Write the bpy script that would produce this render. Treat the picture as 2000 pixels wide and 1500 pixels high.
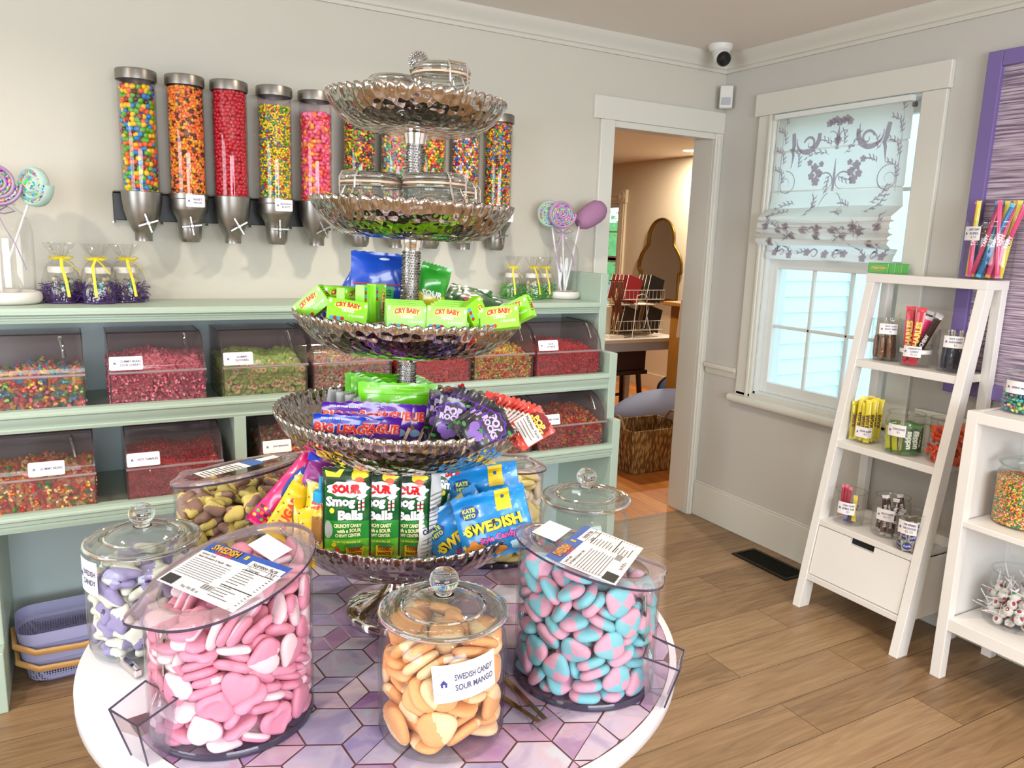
import bpy, math, random
import numpy as np
from mathutils import Matrix, Vector, Quaternion
for o in list(bpy.data.objects): bpy.data.objects.remove(o)
scene = bpy.context.scene
COL = scene.collection
PI = math.pi; R = math.radians
# ------------------------------------------------------------------ camera
F = 1520.9; YAW, PITCH, ROLL = 0.51726, 0.18438, 0.03526
CAM = Vector((0, 0, 1.5))
_f = Vector((math.sin(YAW)*math.cos(PITCH), math.cos(YAW)*math.cos(PITCH), -math.sin(PITCH)))
_r0 = Vector((math.cos(YAW), -math.sin(YAW), 0)); _u0 = _r0.cross(_f)
_r = _r0*math.cos(ROLL) + _u0*math.sin(ROLL); _u = _r.cross(_f)
cam = bpy.data.cameras.new('camera'); camo = bpy.data.objects.new('camera', cam); COL.objects.link(camo)
cam.sensor_width = 36; cam.lens = F/2000*36; cam.clip_start = .02; cam.clip_end = 200
mw = Matrix((_r, _u, -_f)).transposed().to_4x4(); mw.translation = CAM; camo.matrix_world = mw
scene.camera = camo
scene.view_settings.view_transform = 'Standard'; scene.view_settings.look = 'None'
scene.view_settings.gamma = 1.0; scene.view_settings.use_curve_mapping = False
scene.view_settings.exposure = -0.30
cy = scene.cycles
cy.max_bounces = 9; cy.diffuse_bounces = 4; cy.glossy_bounces = 4; cy.transmission_bounces = 8
cy.transparent_max_bounces = 40; cy.caustics_reflective = False; cy.caustics_refractive = False
cy.sample_clamp_indirect = 5; cy.use_adaptive_sampling = True; cy.adaptive_threshold = .035
W, D, CH = 3.014, 3.175, 2.455       # window wall x, back wall y, ceiling height
TZ = 0.75                            # table top height
def ray(px, py): return _f*F + _r*(px-1000) - _u*(py-750)
def on(px, py, ax, v):               # where the line of sight meets the plane axis = v
    d = ray(px, py); return CAM + d*((v-CAM[ax])/d[ax])
def at(px, py, dep):                 # the point at a given forward distance
    d = ray(px, py); return CAM + d*(dep/F)
def proj(p):
    d = Vector(p)-CAM; z = d.dot(_f); return 1000+F*d.dot(_r)/z, 750-F*d.dot(_u)/z
def depth(p): return (Vector(p)-CAM).dot(_f)
# ------------------------------------------------------------------ world, lights
w = bpy.data.worlds.new('world'); scene.world = w; w.use_nodes = True
nt = w.node_tree; bg = nt.nodes['Background']
bg.inputs[0].default_value = (.62, .88, 1.0, 1); bg.inputs[1].default_value = 3.4
def area(name, loc, rot, sx, sy, power, col, shape='RECTANGLE', spread=180):
    l = bpy.data.lights.new(name, 'AREA'); l.shape = shape; l.size = sx
    if shape in ('RECTANGLE', 'ELLIPSE'): l.size_y = sy
    l.energy = power; l.color = col; l.spread = R(spread)
    o = bpy.data.objects.new(name, l); COL.objects.link(o); o.location = loc; o.rotation_euler = rot
    return o
WARM = (1, .86, .70)
DOWN = [(1.15, 2.15, 19), (-.75, 2.15, 18), (1.45, .75, 13), (-.6, .35, 14), (2.35, -.2, 16), (.3, -1.3, 22), (-2.2, .8, 18), (2.2, -1.5, 16)]
for k, (x, y, p) in enumerate(DOWN):
    area('downlight', (x, y, CH-.012), (0, 0, 0), .11, .11, p, WARM, 'DISK', 150)
# added ambient fill panels, out of view at the rear and side walls
area('rear_fill_light', (.2, -3.35, 1.5), (R(90), 0, 0), 3.2, 1.6, 215, (.95, .96, 1))
area('side_fill_light', (-3.35, .2, 1.5), (0, R(-90), 0), 1.6, 2.6, 105, (.95, .96, 1))
area('back_room_downlight', (5.005, 5.625, 2.335), (0, 0, 0), .15, .15, 44, (1, .88, .72), 'DISK')
area('back_room_downlight', (3.4, 4.9, 2.335), (0, 0, 0), .15, .15, 40, (1, .88, .72), 'DISK')
# ------------------------------------------------------------------ materials
def lin(c):
    if isinstance(c, str):
        c = c.lstrip('#'); c = [int(c[i:i+2], 16)/255 for i in (0, 2, 4)]
    return tuple((v/12.92 if v <= .04045 else ((v+.055)/1.055)**2.4) for v in c[:3]) + (1,)
MATS = {}
def mat(name, col, rough=.5, metal=0., spec=.5, bump=0., bscale=60, vary=0., vscale=8, trans=0., sss=0., coat=0., emit=0):
    if name in MATS: return MATS[name]
    m = bpy.data.materials.new(name); m.use_nodes = True; MATS[name] = m
    nt = m.node_tree; b = nt.nodes['Principled BSDF']; L = nt.links
    c = lin(col); b.inputs['Base Color'].default_value = c
    b.inputs['Roughness'].default_value = rough; b.inputs['Metallic'].default_value = metal
    b.inputs['Specular IOR Level'].default_value = spec
    if coat: b.inputs['Coat Weight'].default_value = coat; b.inputs['Coat Roughness'].default_value = .05
    if trans: b.inputs['Transmission Weight'].default_value = trans; b.inputs['IOR'].default_value = 1.47
    if sss:
        b.inputs['Subsurface Weight'].default_value = sss; b.inputs['Subsurface Radius'].default_value = (.01, .006, .005); b.inputs['Subsurface Scale'].default_value = 1
    if emit: b.inputs['Emission Color'].default_value = c; b.inputs['Emission Strength'].default_value = emit
    if vary or bump:
        tc = nt.nodes.new('ShaderNodeTexCoord')
        n = nt.nodes.new('ShaderNodeTexNoise'); n.inputs['Scale'].default_value = bscale if bump else vscale; n.inputs['Detail'].default_value = 3
        L.new(tc.outputs['Object'], n.inputs['Vector'])
        if bump:
            bp = nt.nodes.new('ShaderNodeBump'); bp.inputs['Strength'].default_value = bump; bp.inputs['Distance'].default_value = .004
            L.new(n.outputs['Fac'], bp.inputs['Height']); L.new(bp.outputs[0], b.inputs['Normal'])
        if vary:
            n2 = nt.nodes.new('ShaderNodeTexNoise'); n2.inputs['Scale'].default_value = vscale; n2.inputs['Detail'].default_value = 3
            L.new(tc.outputs['Object'], n2.inputs['Vector'])
            mx = nt.nodes.new('ShaderNodeMix'); mx.data_type = 'RGBA'
            mx.inputs[6].default_value = tuple(v*(1-vary) for v in c[:3])+(1,); mx.inputs[7].default_value = tuple(min(1, v*(1+vary)) for v in c[:3])+(1,)
            L.new(n2.outputs['Fac'], mx.inputs[0]); L.new(mx.outputs[2], b.inputs['Base Color'])
    return m
def thin(name, tint='#ffffff', refl=1.0, rough=.02, ior=1.45, body=0., bcol='#ffffff', bump=0., bs=30):
    """thin clear sheet: light passes straight through, tinted, with a Fresnel reflection"""
    if name in MATS: return MATS[name]
    m = bpy.data.materials.new(name); m.use_nodes = True; MATS[name] = m
    nt = m.node_tree; N = nt.nodes; L = nt.links; N.clear()
    out = N.new('ShaderNodeOutputMaterial'); tr = N.new('ShaderNodeBsdfTransparent'); gl = N.new('ShaderNodeBsdfGlossy')
    tr.inputs[0].default_value = lin(tint); gl.inputs['Roughness'].default_value = rough
    fr = N.new('ShaderNodeFresnel'); ge = N.new('ShaderNodeNewGeometry'); ma = N.new('ShaderNodeMath'); ma.operation = 'MULTIPLY_ADD'
    ma.inputs[1].default_value = 1/ior-ior; ma.inputs[2].default_value = ior; L.new(ge.outputs['Backfacing'], ma.inputs[0]); L.new(ma.outputs[0], fr.inputs[0])
    mu = N.new('ShaderNodeMath'); mu.operation = 'MULTIPLY'; mu.inputs[1].default_value = refl; L.new(fr.outputs[0], mu.inputs[0])
    mx = N.new('ShaderNodeMixShader'); L.new(mu.outputs[0], mx.inputs[0]); L.new(tr.outputs[0], mx.inputs[1]); L.new(gl.outputs[0], mx.inputs[2])
    last = mx
    if body:
        df = N.new('ShaderNodeBsdfDiffuse'); df.inputs[0].default_value = lin(bcol)
        m2 = N.new('ShaderNodeMixShader'); m2.inputs[0].default_value = body; L.new(mx.outputs[0], m2.inputs[1]); L.new(df.outputs[0], m2.inputs[2]); last = m2
    if bump:
        tc = N.new('ShaderNodeTexCoord'); n = N.new('ShaderNodeTexNoise'); n.inputs['Scale'].default_value = bs; L.new(tc.outputs['Object'], n.inputs['Vector'])
        bp = N.new('ShaderNodeBump'); bp.inputs['Strength'].default_value = bump; bp.inputs['Distance'].default_value = .01; L.new(n.outputs['Fac'], bp.inputs['Height'])
        L.new(bp.outputs[0], gl.inputs['Normal']); L.new(bp.outputs[0], fr.inputs['Normal'])
    L.new(last.outputs[0], out.inputs[0]); return m
def colmat(name, rough=.35, spec=.5, attr='Col', bump=0., bs=200, sss=0., coat=0.):
    """base colour from each candy's own printed colour (a face attribute)"""
    if name in MATS: return MATS[name]
    m = mat(name, '#ffffff', rough, spec=spec, bump=bump, bscale=bs, sss=sss, coat=coat)
    a = m.node_tree.nodes.new('ShaderNodeAttribute'); a.attribute_name = attr
    m.node_tree.links.new(a.outputs['Color'], m.node_tree.nodes['Principled BSDF'].inputs['Base Color']); return m
def flat(col, rough=.45):            # printed ink or plain plastic of one colour
    return mat('ink_'+col.lstrip('#')+('' if rough == .45 else str(rough)), col, rough)
# ------------------------------------------------------------------ mesh builder
FONT = {}
def glyphs(s, bold=.0, res=2):
    key = (s, bold, res)
    if key in FONT: return FONT[key]
    cu = bpy.data.curves.new('t', 'FONT'); cu.body = s; cu.size = 1; cu.resolution_u = res; cu.offset = bold; cu.fill_mode = 'FRONT'
    o = bpy.data.objects.new('t', cu); COL.objects.link(o)
    dg = bpy.context.evaluated_depsgraph_get(); me = bpy.data.meshes.new_from_object(o.evaluated_get(dg))
    v = [(p.co.x, p.co.y) for p in me.vertices]; f = [tuple(p.vertices) for p in me.polygons]
    bpy.data.objects.remove(o); bpy.data.curves.remove(cu); bpy.data.meshes.remove(me)
    if v:
        x0 = min(a[0] for a in v); x1 = max(a[0] for a in v); y0 = min(a[1] for a in v); y1 = max(a[1] for a in v)
        v = [((a[0]-x0)-(x1-x0)/2, a[1]-(y0+y1)/2) for a in v]; h = y1-y0; v = [(a/h, b/h) for a, b in v]; wd = (x1-x0)/h
    else: wd = 0
    FONT[key] = (v, f, wd); return FONT[key]
class MB:
    def __init__(s): s.v = []; s.f = []; s.m = []; s.mats = []; s.c = None; s.T = Matrix.Identity(4)
    def mi(s, m):
        if m is None: m = flat('#cccccc')
        if m not in s.mats: s.mats.append(m)
        return s.mats.index(m)
    def add(s, vs, fs, m=None, M=None, cols=None, ms=None):
        n = len(s.v); T = s.T @ M if M is not None else s.T
        s.v += [tuple(T @ Vector(p)) for p in vs]; s.f += [tuple(i+n for i in q) for q in fs]
        if ms: s.m += [s.mi(x) for x in ms]
        else: s.m += [s.mi(m)]*len(fs)
        if cols is not None:
            if s.c is None: s.c = [(1, 1, 1, 1)]*(len(s.f)-len(fs))
            s.c += cols
        elif s.c is not None: s.c += [(1, 1, 1, 1)]*len(fs)
    def box(s, x0, x1, y0, y1, z0, z1, m=None, M=None):
        s.add([(x0,y0,z0),(x1,y0,z0),(x1,y1,z0),(x0,y1,z0),(x0,y0,z1),(x1,y0,z1),(x1,y1,z1),(x0,y1,z1)],
              [(3,2,1,0),(4,5,6,7),(0,1,5,4),(1,2,6,5),(2,3,7,6),(3,0,4,7)], m, M)
    def prism(s, poly, h0, h1, m=None, M=None):          # polygon in XY (ccw), extruded in Z
        n = len(poly)
        s.add([(x, y, h0) for x, y in poly]+[(x, y, h1) for x, y in poly],
              [tuple(range(n))[::-1], tuple(range(n, 2*n))]+[(i, (i+1) % n, n+(i+1) % n, n+i) for i in range(n)], m, M)
    def lathe(s, prof, m=None, n=32, M=None, rf=None, cap=True, zf=None):
        vs = []; fs = []; k = len(prof)
        for j, (r, z) in enumerate(prof):
            for i in range(n):
                a = 2*PI*i/n; rr = rf(r, z, a, j) if rf else r; zz = zf(r, z, a, j) if zf else z
                vs.append((rr*math.cos(a), rr*math.sin(a), zz))
        for j in range(k-1):
            for i in range(n):
                i2 = (i+1) % n; fs.append((j*n+i, j*n+i2, (j+1)*n+i2, (j+1)*n+i))
        if cap and prof[0][0] > 1e-6: fs.append(tuple(range(n))[::-1])
        if cap and prof[-1][0] > 1e-6: fs.append(tuple(range((k-1)*n, k*n)))
        s.add(vs, fs, m, M)
    def tube(s, pts, r, m=None, n=8, M=None, closed=False, flatk=1.0):
        pts = [Vector(p) for p in pts]; k = len(pts); vs = []; fs = []; up = None
        for i, p in enumerate(pts):
            if closed: t = pts[(i+1) % k]-pts[i-1]
            else: t = pts[min(i+1, k-1)]-pts[max(i-1, 0)]
            t = t.normalized() if t.length > 1e-9 else Vector((0, 0, 1))
            if up is None:
                up = Vector((0, 0, 1)) if abs(t.z) < .9 else Vector((1, 0, 0))
            sx = t.cross(up)
            sx = sx.normalized() if sx.length > 1e-6 else Vector((1, 0, 0)); up = sx.cross(t).normalized()
            rr = r[i] if isinstance(r, (list, tuple)) else r
            for j in range(n):
                a = 2*PI*j/n; vs.append(p+sx*math.cos(a)*rr+up*math.sin(a)*rr*flatk)
        for i in range(k if closed else k-1):
            i2 = (i+1) % k
            for j in range(n):
                j2 = (j+1) % n; fs.append((i*n+j, i*n+j2, i2*n+j2, i2*n+j))
        if not closed: fs += [tuple(range(n))[::-1], tuple(range((k-1)*n, k*n))]
        s.add(vs, fs, m, M)
    def ball(s, c, r, m=None, n=12, k=8, sc=(1, 1, 1), M=None, cols=None):
        vs = [(c[0], c[1], c[2]-r*sc[2])]; fs = []
        for j in range(1, k):
            t = PI*j/k
            for i in range(n):
                a = 2*PI*i/n; vs.append((c[0]+r*sc[0]*math.sin(t)*math.cos(a), c[1]+r*sc[1]*math.sin(t)*math.sin(a), c[2]-r*sc[2]*math.cos(t)))
        vs.append((c[0], c[1], c[2]+r*sc[2])); e = len(vs)-1
        for i in range(n):
            i2 = (i+1) % n; fs.append((0, 1+i2, 1+i)); fs.append((e, 1+(k-2)*n+i, 1+(k-2)*n+i2))
            for j in range(k-2): fs.append((1+j*n+i, 1+j*n+i2, 1+(j+1)*n+i2, 1+(j+1)*n+i))
        s.add(vs, fs, m, M, cols=[cols]*len(fs) if cols else None)
    def text(s, t, h, m, fn=None, u=0, v=0, bold=.0, rot=0, arch=0, sx=1., M=None, align=0, maxw=None):
        vs, fs, wd = glyphs(t, bold)
        if not fs: return
        if maxw and wd*h*sx > maxw: sx = sx*maxw/(wd*h*sx)
        c, si = math.cos(rot), math.sin(rot); out = []
        for x, y in vs:
            x = x*h*sx + align*wd*h*sx/2; y = y*h + arch*(1-(2*x/(wd*h*sx+1e-9))**2)*h
            X = u+x*c-y*si; Y = v+x*si+y*c; out.append(fn(X, Y) if fn else (X, Y, 0))
        s.add(out, fs, m, M)
    def build(s, name, parent=None, smooth=40, bevel=0, label=None, link=True):
        me = bpy.data.meshes.new(name); me.from_pydata(s.v, [], s.f)
        for m in s.mats: me.materials.append(m)
        me.polygons.foreach_set('material_index', s.m)
        if s.c is not None:
            a = me.attributes.new('Col', 'FLOAT_COLOR', 'FACE'); a.data.foreach_set('color', [x for c in s.c for x in c])
        if smooth:
            me.polygons.foreach_set('use_smooth', [True]*len(s.f)); me.update()
            me.set_sharp_from_angle(angle=R(smooth))
        me.update(); o = bpy.data.objects.new(name, me)
        if link: COL.objects.link(o)
        if parent is not None: o.parent = parent
        if bevel:
            b = o.modifiers.new('bevel', 'BEVEL'); b.width = bevel; b.segments = 2; b.limit_method = 'ANGLE'; b.angle_limit = R(50)
        if label: o['label'] = label
        return o
def tag(o, label, cat, group=None, kind=None):
    o['label'] = label; o['category'] = cat
    if group: o['group'] = group
    if kind: o['kind'] = kind
    return o
def thing(name, label, cat, loc=(0, 0, 0), rot=(0, 0, 0), group=None):
    o = bpy.data.objects.new(name, None); COL.objects.link(o); o.empty_display_size = .02
    o.location = loc; o.rotation_euler = rot; return tag(o, label, cat, group)
def kids(o): return [c for c in bpy.data.objects if c.parent == o]
def dup(o, loc=None, rot=None, label=None, group=None, M=None):
    ch = {}
    def walk(a, par):
        c = a.copy(); COL.objects.link(c)
        if par is not None: c.parent = par
        for k in a.children: walk(k, c)
        return c
    c = walk(o, None)
    if loc is not None: c.location = loc
    if rot is not None: c.rotation_euler = rot
    if M is not None: c.matrix_world = M
    if label: c['label'] = label
    if group: c['group'] = group
    return c
def struct(o): o['kind'] = 'structure'; return o
def T(x=0, y=0, z=0): return Matrix.Translation((x, y, z))
def RX(a): return Matrix.Rotation(R(a), 4, 'X')
def RY(a): return Matrix.Rotation(R(a), 4, 'Y')
def RZ(a): return Matrix.Rotation(R(a), 4, 'Z')
def upright(w_, h_):                 # maps (u, v) of a print to the plane facing -Y
    return lambda u, v: (u, -.0004, v)
# clear materials
GLASS = thin('clear_glass', '#fefefe', .75, .015, 1.45)
GLASS_EDGE = thin('glass_edge', '#f3f8f6', 1.5, .02, 1.5)
LIDGLASS = thin('lid_glass', '#eef4f1', 2.2, .03, 1.5, body=.04, bcol='#dfe8e4')
SOLID = mat('solid_glass', '#f6fbfa', .0, trans=1.0)
ACRYL = thin('clear_acrylic', '#fcfafc', .7, .02, 1.45)
ACRYL_LID = thin('acrylic_lid', '#f2eaee', 1.3, .04, 1.5, body=.30, bcol='#b6a4ab')
ACRYL_EDGE = thin('acrylic_edge', '#8d8798', 1.6, .03, 1.5, body=.25, bcol='#6a6480')
SMOKE = thin('smoky_acrylic', '#ece6e7', .8, .03, 1.45, body=.05, bcol='#b8a8aa')
SMOKE_EDGE = mat('smoky_edge', '#3a3338', .2)
FILM = thin('clear_film', '#fbfbfb', 1.4, .06, 1.5, bump=.6, bs=40)
CHROME = mat('chrome', '#e8e4e0', .05, 1.0)
STEEL = mat('brushed_steel', '#94908b', .34, .95, vary=.1, vscale=20)
DARK = mat('dark_steel', '#2c2c2e', .4, .6)
WHITEP = mat('white_paint', '#e9e7e4', .4, vary=.02, vscale=3)
CARD = mat('card_stock', '#f1eef0', .5)
INK = flat('#4a4a70'); GREYINK = flat('#77777c'); NAVY = flat('#3b3b86')
def house_logo(mb, fn, u, v, s, m=None):
    P = [(-.5, -.1), (-.38, -.1), (-.38, -.5), (-.12, -.5), (-.12, -.12), (.12, -.12), (.12, -.5), (.38, -.5), (.38, -.1), (.5, -.1), (0, .5)]
    vs = [fn(u+x*s, v+y*s) for x, y in P]
    fs = [(0, 1, 8, 9, 10), (1, 2, 3, 4), (1, 4, 5, 8), (5, 6, 7, 8)]
    mb.add(vs, [f[::-1] for f in fs], m or NAVY)
def card(w_, h_, lines, price=None, parent=None, M=None, name='label_card', ring=False, fn=None, ts=1.0):
    mb = MB()
    if M is not None: mb.T = M
    c = .1*h_; P = []
    for sx, sy in ((1, -1), (1, 1), (-1, 1), (-1, -1)):
        for k in range(4):
            a = {(1, -1): -90, (1, 1): 0, (-1, 1): 90, (-1, -1): 180}[(sx, sy)]+k*30
            P.append((sx*(w_/2-c)+c*math.cos(R(a)), sy*(h_/2-c)+c*math.sin(R(a))))
    if fn is None:
        n = len(P); mb.add([(x, 0, z) for x, z in P]+[(x, .0008, z) for x, z in P], [tuple(range(n)), tuple(range(2*n-1, n-1, -1))]+[(i, n+i, n+(i+1) % n, (i+1) % n) for i in range(n)], CARD)
        g = upright(0, 0)
    else:
        nx = 14; X = [-w_/2+w_*i/nx for i in range(nx+1)]
        for off in (0, .0006):
            mb.add([fn(x, z, off) for x in X for z in (-h_/2, h_/2)], [(2*i, 2*i+2, 2*i+3, 2*i+1) for i in range(nx)], CARD)
        g = lambda u, v: fn(u, v, .0014)
    house_logo(mb, g, -w_*.34, 0 if not ring else .02*h_, h_*.2)
    if ring:
        for k in range(40):
            if k % 10 in (0, 9): continue
            a = 2*PI*k/40; a2 = a+.11; r1, r2 = h_*.27, h_*.29
            mb.add([g(-w_*.34+r*math.cos(b), r*math.sin(b)) for r, b in ((r1, a), (r2, a), (r2, a2), (r1, a2))], [(0, 1, 2, 3)], flat('#9a9ac8'))
    n = len(lines)+(1 if price else 0); hh = h_*(.17 if n > 1 else .17)*ts; gap = hh*1.6
    for i, t in enumerate(lines+([price] if price else [])):
        last = price and i == n-1
        mb.text(t, hh*(1.15 if last else 1), GREYINK if last else INK, g, w_*.13, ((n-1)/2-i)*gap, bold=.0 if last else .022, maxw=w_*.62)
    return mb.build(name, parent, smooth=0)

# ================================================================== ROOM SHELL
def wall_mat(name, col, vary=.015):
    return mat(name, col, .65, spec=.25, vary=vary, vscale=2.5, bump=.05, bscale=220)
WALL = wall_mat('wall_paint', '#c8c5ba'); WALLR = wall_mat('window_wall_paint', '#c4c1bb'); CEIL = wall_mat('ceiling_paint', '#e2dcd6')
TRIM = mat('trim_paint', '#d6d5cc', .35, vary=.02, vscale=3)
def floor_mat(name, c1, c2, c3, bw, bh, rot=0, scale=1):
    m = bpy.data.materials.new(name); m.use_nodes = True; nt = m.node_tree; N = nt.nodes; L = nt.links; b = N['Principled BSDF']
    tc = N.new('ShaderNodeTexCoord'); mp = N.new('ShaderNodeMapping'); mp.inputs['Rotation'].default_value = (0, 0, rot); L.new(tc.outputs['Object'], mp.inputs[0])
    br = N.new('ShaderNodeTexBrick'); br.offset = .37; br.offset_frequency = 2; br.inputs['Scale'].default_value = 1
    br.inputs['Brick Width'].default_value = bw; br.inputs['Row Height'].default_value = bh; br.inputs['Mortar Size'].default_value = .0013; br.inputs['Mortar Smooth'].default_value = .3
    br.inputs['Color1'].default_value = (0, 0, 0, 1); br.inputs['Color2'].default_value = (1, 1, 1, 1); br.inputs['Mortar'].default_value = (.5, .5, .5, 1)
    L.new(mp.outputs[0], br.inputs['Vector'])
    m2 = N.new('ShaderNodeMapping'); m2.inputs['Scale'].default_value = (1.4, 16, 1); L.new(mp.outputs[0], m2.inputs[0])
    ad = N.new('ShaderNodeVectorMath'); ad.operation = 'ADD'; L.new(m2.outputs[0], ad.inputs[0])
    sc = N.new('ShaderNodeVectorMath'); sc.operation = 'SCALE'; sc.inputs['Scale'].default_value = 13; L.new(br.outputs['Color'], sc.inputs[0]); L.new(sc.outputs[0], ad.inputs[1])
    n = N.new('ShaderNodeTexNoise'); n.inputs['Scale'].default_value = 2.2; n.inputs['Detail'].default_value = 6; n.inputs['Distortion'].default_value = 1.6; L.new(ad.outputs[0], n.inputs['Vector'])
    mx = N.new('ShaderNodeMath'); mx.operation = 'MULTIPLY_ADD'; mx.inputs[1].default_value = .30; L.new(br.outputs['Color'], mx.inputs[0]); 
    sb = N.new('ShaderNodeMath'); sb.operation = 'MULTIPLY'; sb.inputs[1].default_value = .75; L.new(n.outputs['Fac'], sb.inputs[0]); L.new(sb.outputs[0], mx.inputs[2])
    cr = N.new('ShaderNodeValToRGB'); e = cr.color_ramp.elements; e[0].position = .2; e[0].color = lin(c1); e[1].position = .85; e[1].color = lin(c3); x = e.new(.5); x.color = lin(c2)
    L.new(mx.outputs[0], cr.inputs[0])
    dk = N.new('ShaderNodeMix'); dk.data_type = 'RGBA'; dk.inputs[7].default_value = lin('#3b2c1e'); L.new(br.outputs['Fac'], dk.inputs[0]); L.new(cr.outputs[0], dk.inputs[6])
    L.new(dk.outputs[2], b.inputs['Base Color']); b.inputs['Roughness'].default_value = .38; b.inputs['Specular IOR Level'].default_value = .35
    bp = N.new('ShaderNodeBump'); bp.inputs['Strength'].default_value = .12; bp.inputs['Distance'].default_value = .002; L.new(n.outputs['Fac'], bp.inputs['Height']); L.new(bp.outputs[0], b.inputs['Normal'])
    return m
FLOOR = floor_mat('vinyl_planks', '#66503a', '#8c7052', '#a68b6a', 1.22, .178)
PINE = floor_mat('pine_boards', '#a5602a', '#c67e3e', '#d9995a', 3.0, .11, PI/2)
X0, Y0 = -3.4, -3.4                                  # far left and rear of the shop
DX0, DX1, DZ = 2.315, 2.962, 2.055                   # door opening
TH = .13
def simple(name, boxes, m, bevel=0, parent=None, kind=True, lab=None):
    mb = MB()
    for b in boxes: mb.box(*b, m)
    o = mb.build(name, parent, smooth=0, bevel=bevel)
    if kind and parent is None: struct(o)
    return o
simple('floor', [(X0, W, Y0, D+.06, -.1, 0)], FLOOR)
simple('ceiling', [(X0, W+.15, Y0, D+TH, CH, CH+.1)], CEIL)
simple('wall_back', [(X0, DX0-.02, D, D+TH, 0, CH), (DX0-.02, DX1+.02, D, D+TH, DZ+.02, CH), (DX1+.02, W+.15, D, D+TH, 0, CH)], WALL)
WY0, WY1, WZ0, WZ1 = 2.052, 2.80, .765, 2.13
simple('wall_right', [(W, W+.15, Y0, WY0, 0, CH), (W, W+.15, WY1, D, 0, CH), (W, W+.15, WY0, WY1, 0, WZ0), (W, W+.15, WY0, WY1, WZ1, CH)], WALLR)
simple('wall_left', [(X0-.1, X0, Y0, -1.1, 0, CH), (X0-.1, X0, 1.5, D+TH, 0, CH), (X0-.1, X0, -1.1, 1.5, 0, .7), (X0-.1, X0, -1.1, 1.5, 2.3, CH)], WALL)
simple('wall_rear', [(X0, -1.4, Y0-.1, Y0, 0, CH), (1.8, W+.15, Y0-.1, Y0, 0, CH), (-1.4, 1.8, Y0-.1, Y0, 0, .7), (-1.4, 1.8, Y0-.1, Y0, 2.3, CH)], WALL)
simple('baseboard_back', [(X0, DX0-.12, D-.015, D, 0, .19)], TRIM, .004)
simple('baseboard_right', [(W-.016, W, Y0, D-.018, 0, .19), (W-.012, W, Y0, D-.018, .19, .2)], TRIM, .004)
# crown moulding: stepped profile swept along two walls
def crown(name, horiz):
    P = [(0, 0), (0, -.085), (.012, -.085), (.014, -.07), (.022, -.066), (.022, -.052), (.03, -.045), (.036, -.03), (.05, -.02), (.052, 0)]
    mb = MB(); n = len(P)
    if horiz: vs = [(X0, D-a, CH+b) for a, b in P]+[(W, D-a, CH+b) for a, b in P]
    else: vs = [(W-a, D, CH+b) for a, b in P]+[(W-a, Y0, CH+b) for a, b in P]
    mb.add(vs, [(i, (i+1) % n, n+(i+1) % n, n+i) for i in range(n)]+[tuple(range(n)), tuple(range(2*n-1, n-1, -1))], mat('crown_paint', '#cbc9c0', .5)); struct(mb.build(name, smooth=50))
crown('trim_1', True); crown('trim_2', False)
# door casing and jamb
mb = MB()
mb.box(2.19, 3.0135, D-.022, D, DZ+.018, 2.178, TRIM)                     # plain header board
mb.box(DX0-.08, DX0, D-.018, D, 0, DZ+.018, TRIM)
mb.box(DX1, W-.001, D-.018, D, 0, DZ+.018, TRIM); mb.box(DX1+.012, DX1+.03, D-.026, D-.018, 0, DZ, TRIM)
mb.box(DX0-.02, DX0, D, D+TH+.02, 0, DZ, TRIM); mb.box(DX1, DX1+.02, D, D+TH+.02, 0, DZ, TRIM); mb.box(DX0-.02, DX1+.02, D, D+TH+.02, DZ, DZ+.018, TRIM)
mb.box(DX0, DX1, D-.012, D, DZ-.012, DZ+.018, TRIM)
struct(mb.build('door_1', smooth=0, bevel=.003))
# chair rail stub and window stool
def rail(name, y0, y1, z, d=.03):
    P = [(0, -.045), (0, .014), (d, .014), (d+.004, .004), (d, -.008), (d*.6, -.012), (d*.45, -.03), (d*.2, -.045)]
    mb = MB(); n = len(P)
    mb.add([(W-a, y0, z+b) for a, b in P]+[(W-a, y1, z+b) for a, b in P], [(i, (i+1) % n, n+(i+1) % n, n+i) for i in range(n)]+[tuple(range(n)), tuple(range(2*n-1, n-1, -1))], TRIM); return mb.build(name, smooth=50)
struct(rail('trim_3', 2.915, 3.14, .862)); struct(rail('trim_4', -1, 1.90, .862))
win = bpy.data.objects.new('window_1', None); COL.objects.link(win); win['kind'] = 'structure'
mb = MB()
mb.box(W-.02, W, WY1, WY1+.105, WZ0-.02, WZ1, TRIM); mb.box(W-.032, W-.02, WY1+.012, WY1+.03, WZ0-.02, WZ1, TRIM)
mb.box(W-.02, W, WY0-.105, WY0, WZ0-.02, WZ1, TRIM); mb.box(W-.026, W, WY0-.115, WY1+.13, WZ1, WZ1+.105, TRIM)
mb.box(W-.02, W, WY0-.1, WY1+.1, WZ0-.05, WZ0, TRIM)
mb.build('window_casing', win, smooth=0, bevel=.004)
SP = [(0, .703), (0, .745), (.034, .745), (.043, .742), (.049, .735), (.051, .724), (.049, .713), (.043, .706), (.034, .703)]; k9 = len(SP); mb = MB()
mb.add([(W-a, WY0-.1, b_) for a, b_ in SP]+[(W-a, WY1+.13, b_) for a, b_ in SP], [(i, (i+1) % k9, k9+(i+1) % k9, k9+i) for i in range(k9)]+[tuple(range(k9)), tuple(range(2*k9-1, k9-1, -1))], TRIM)
mb.build('window_sill', win, smooth=40)
VINYL = mat('white_vinyl', '#dfe3e2', .35)
mb = MB(); xg = W+.07
mb.box(W, W+.15, WY0, WY0+.012, WZ0, WZ1, VINYL); mb.box(W, W+.15, WY1-.012, WY1, WZ0, WZ1, VINYL); mb.box(W, W+.15, WY0, WY1, WZ0, WZ0+.012, VINYL); mb.box(W, W+.15, WY0, WY1, WZ1-.012, WZ1, VINYL)
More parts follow.
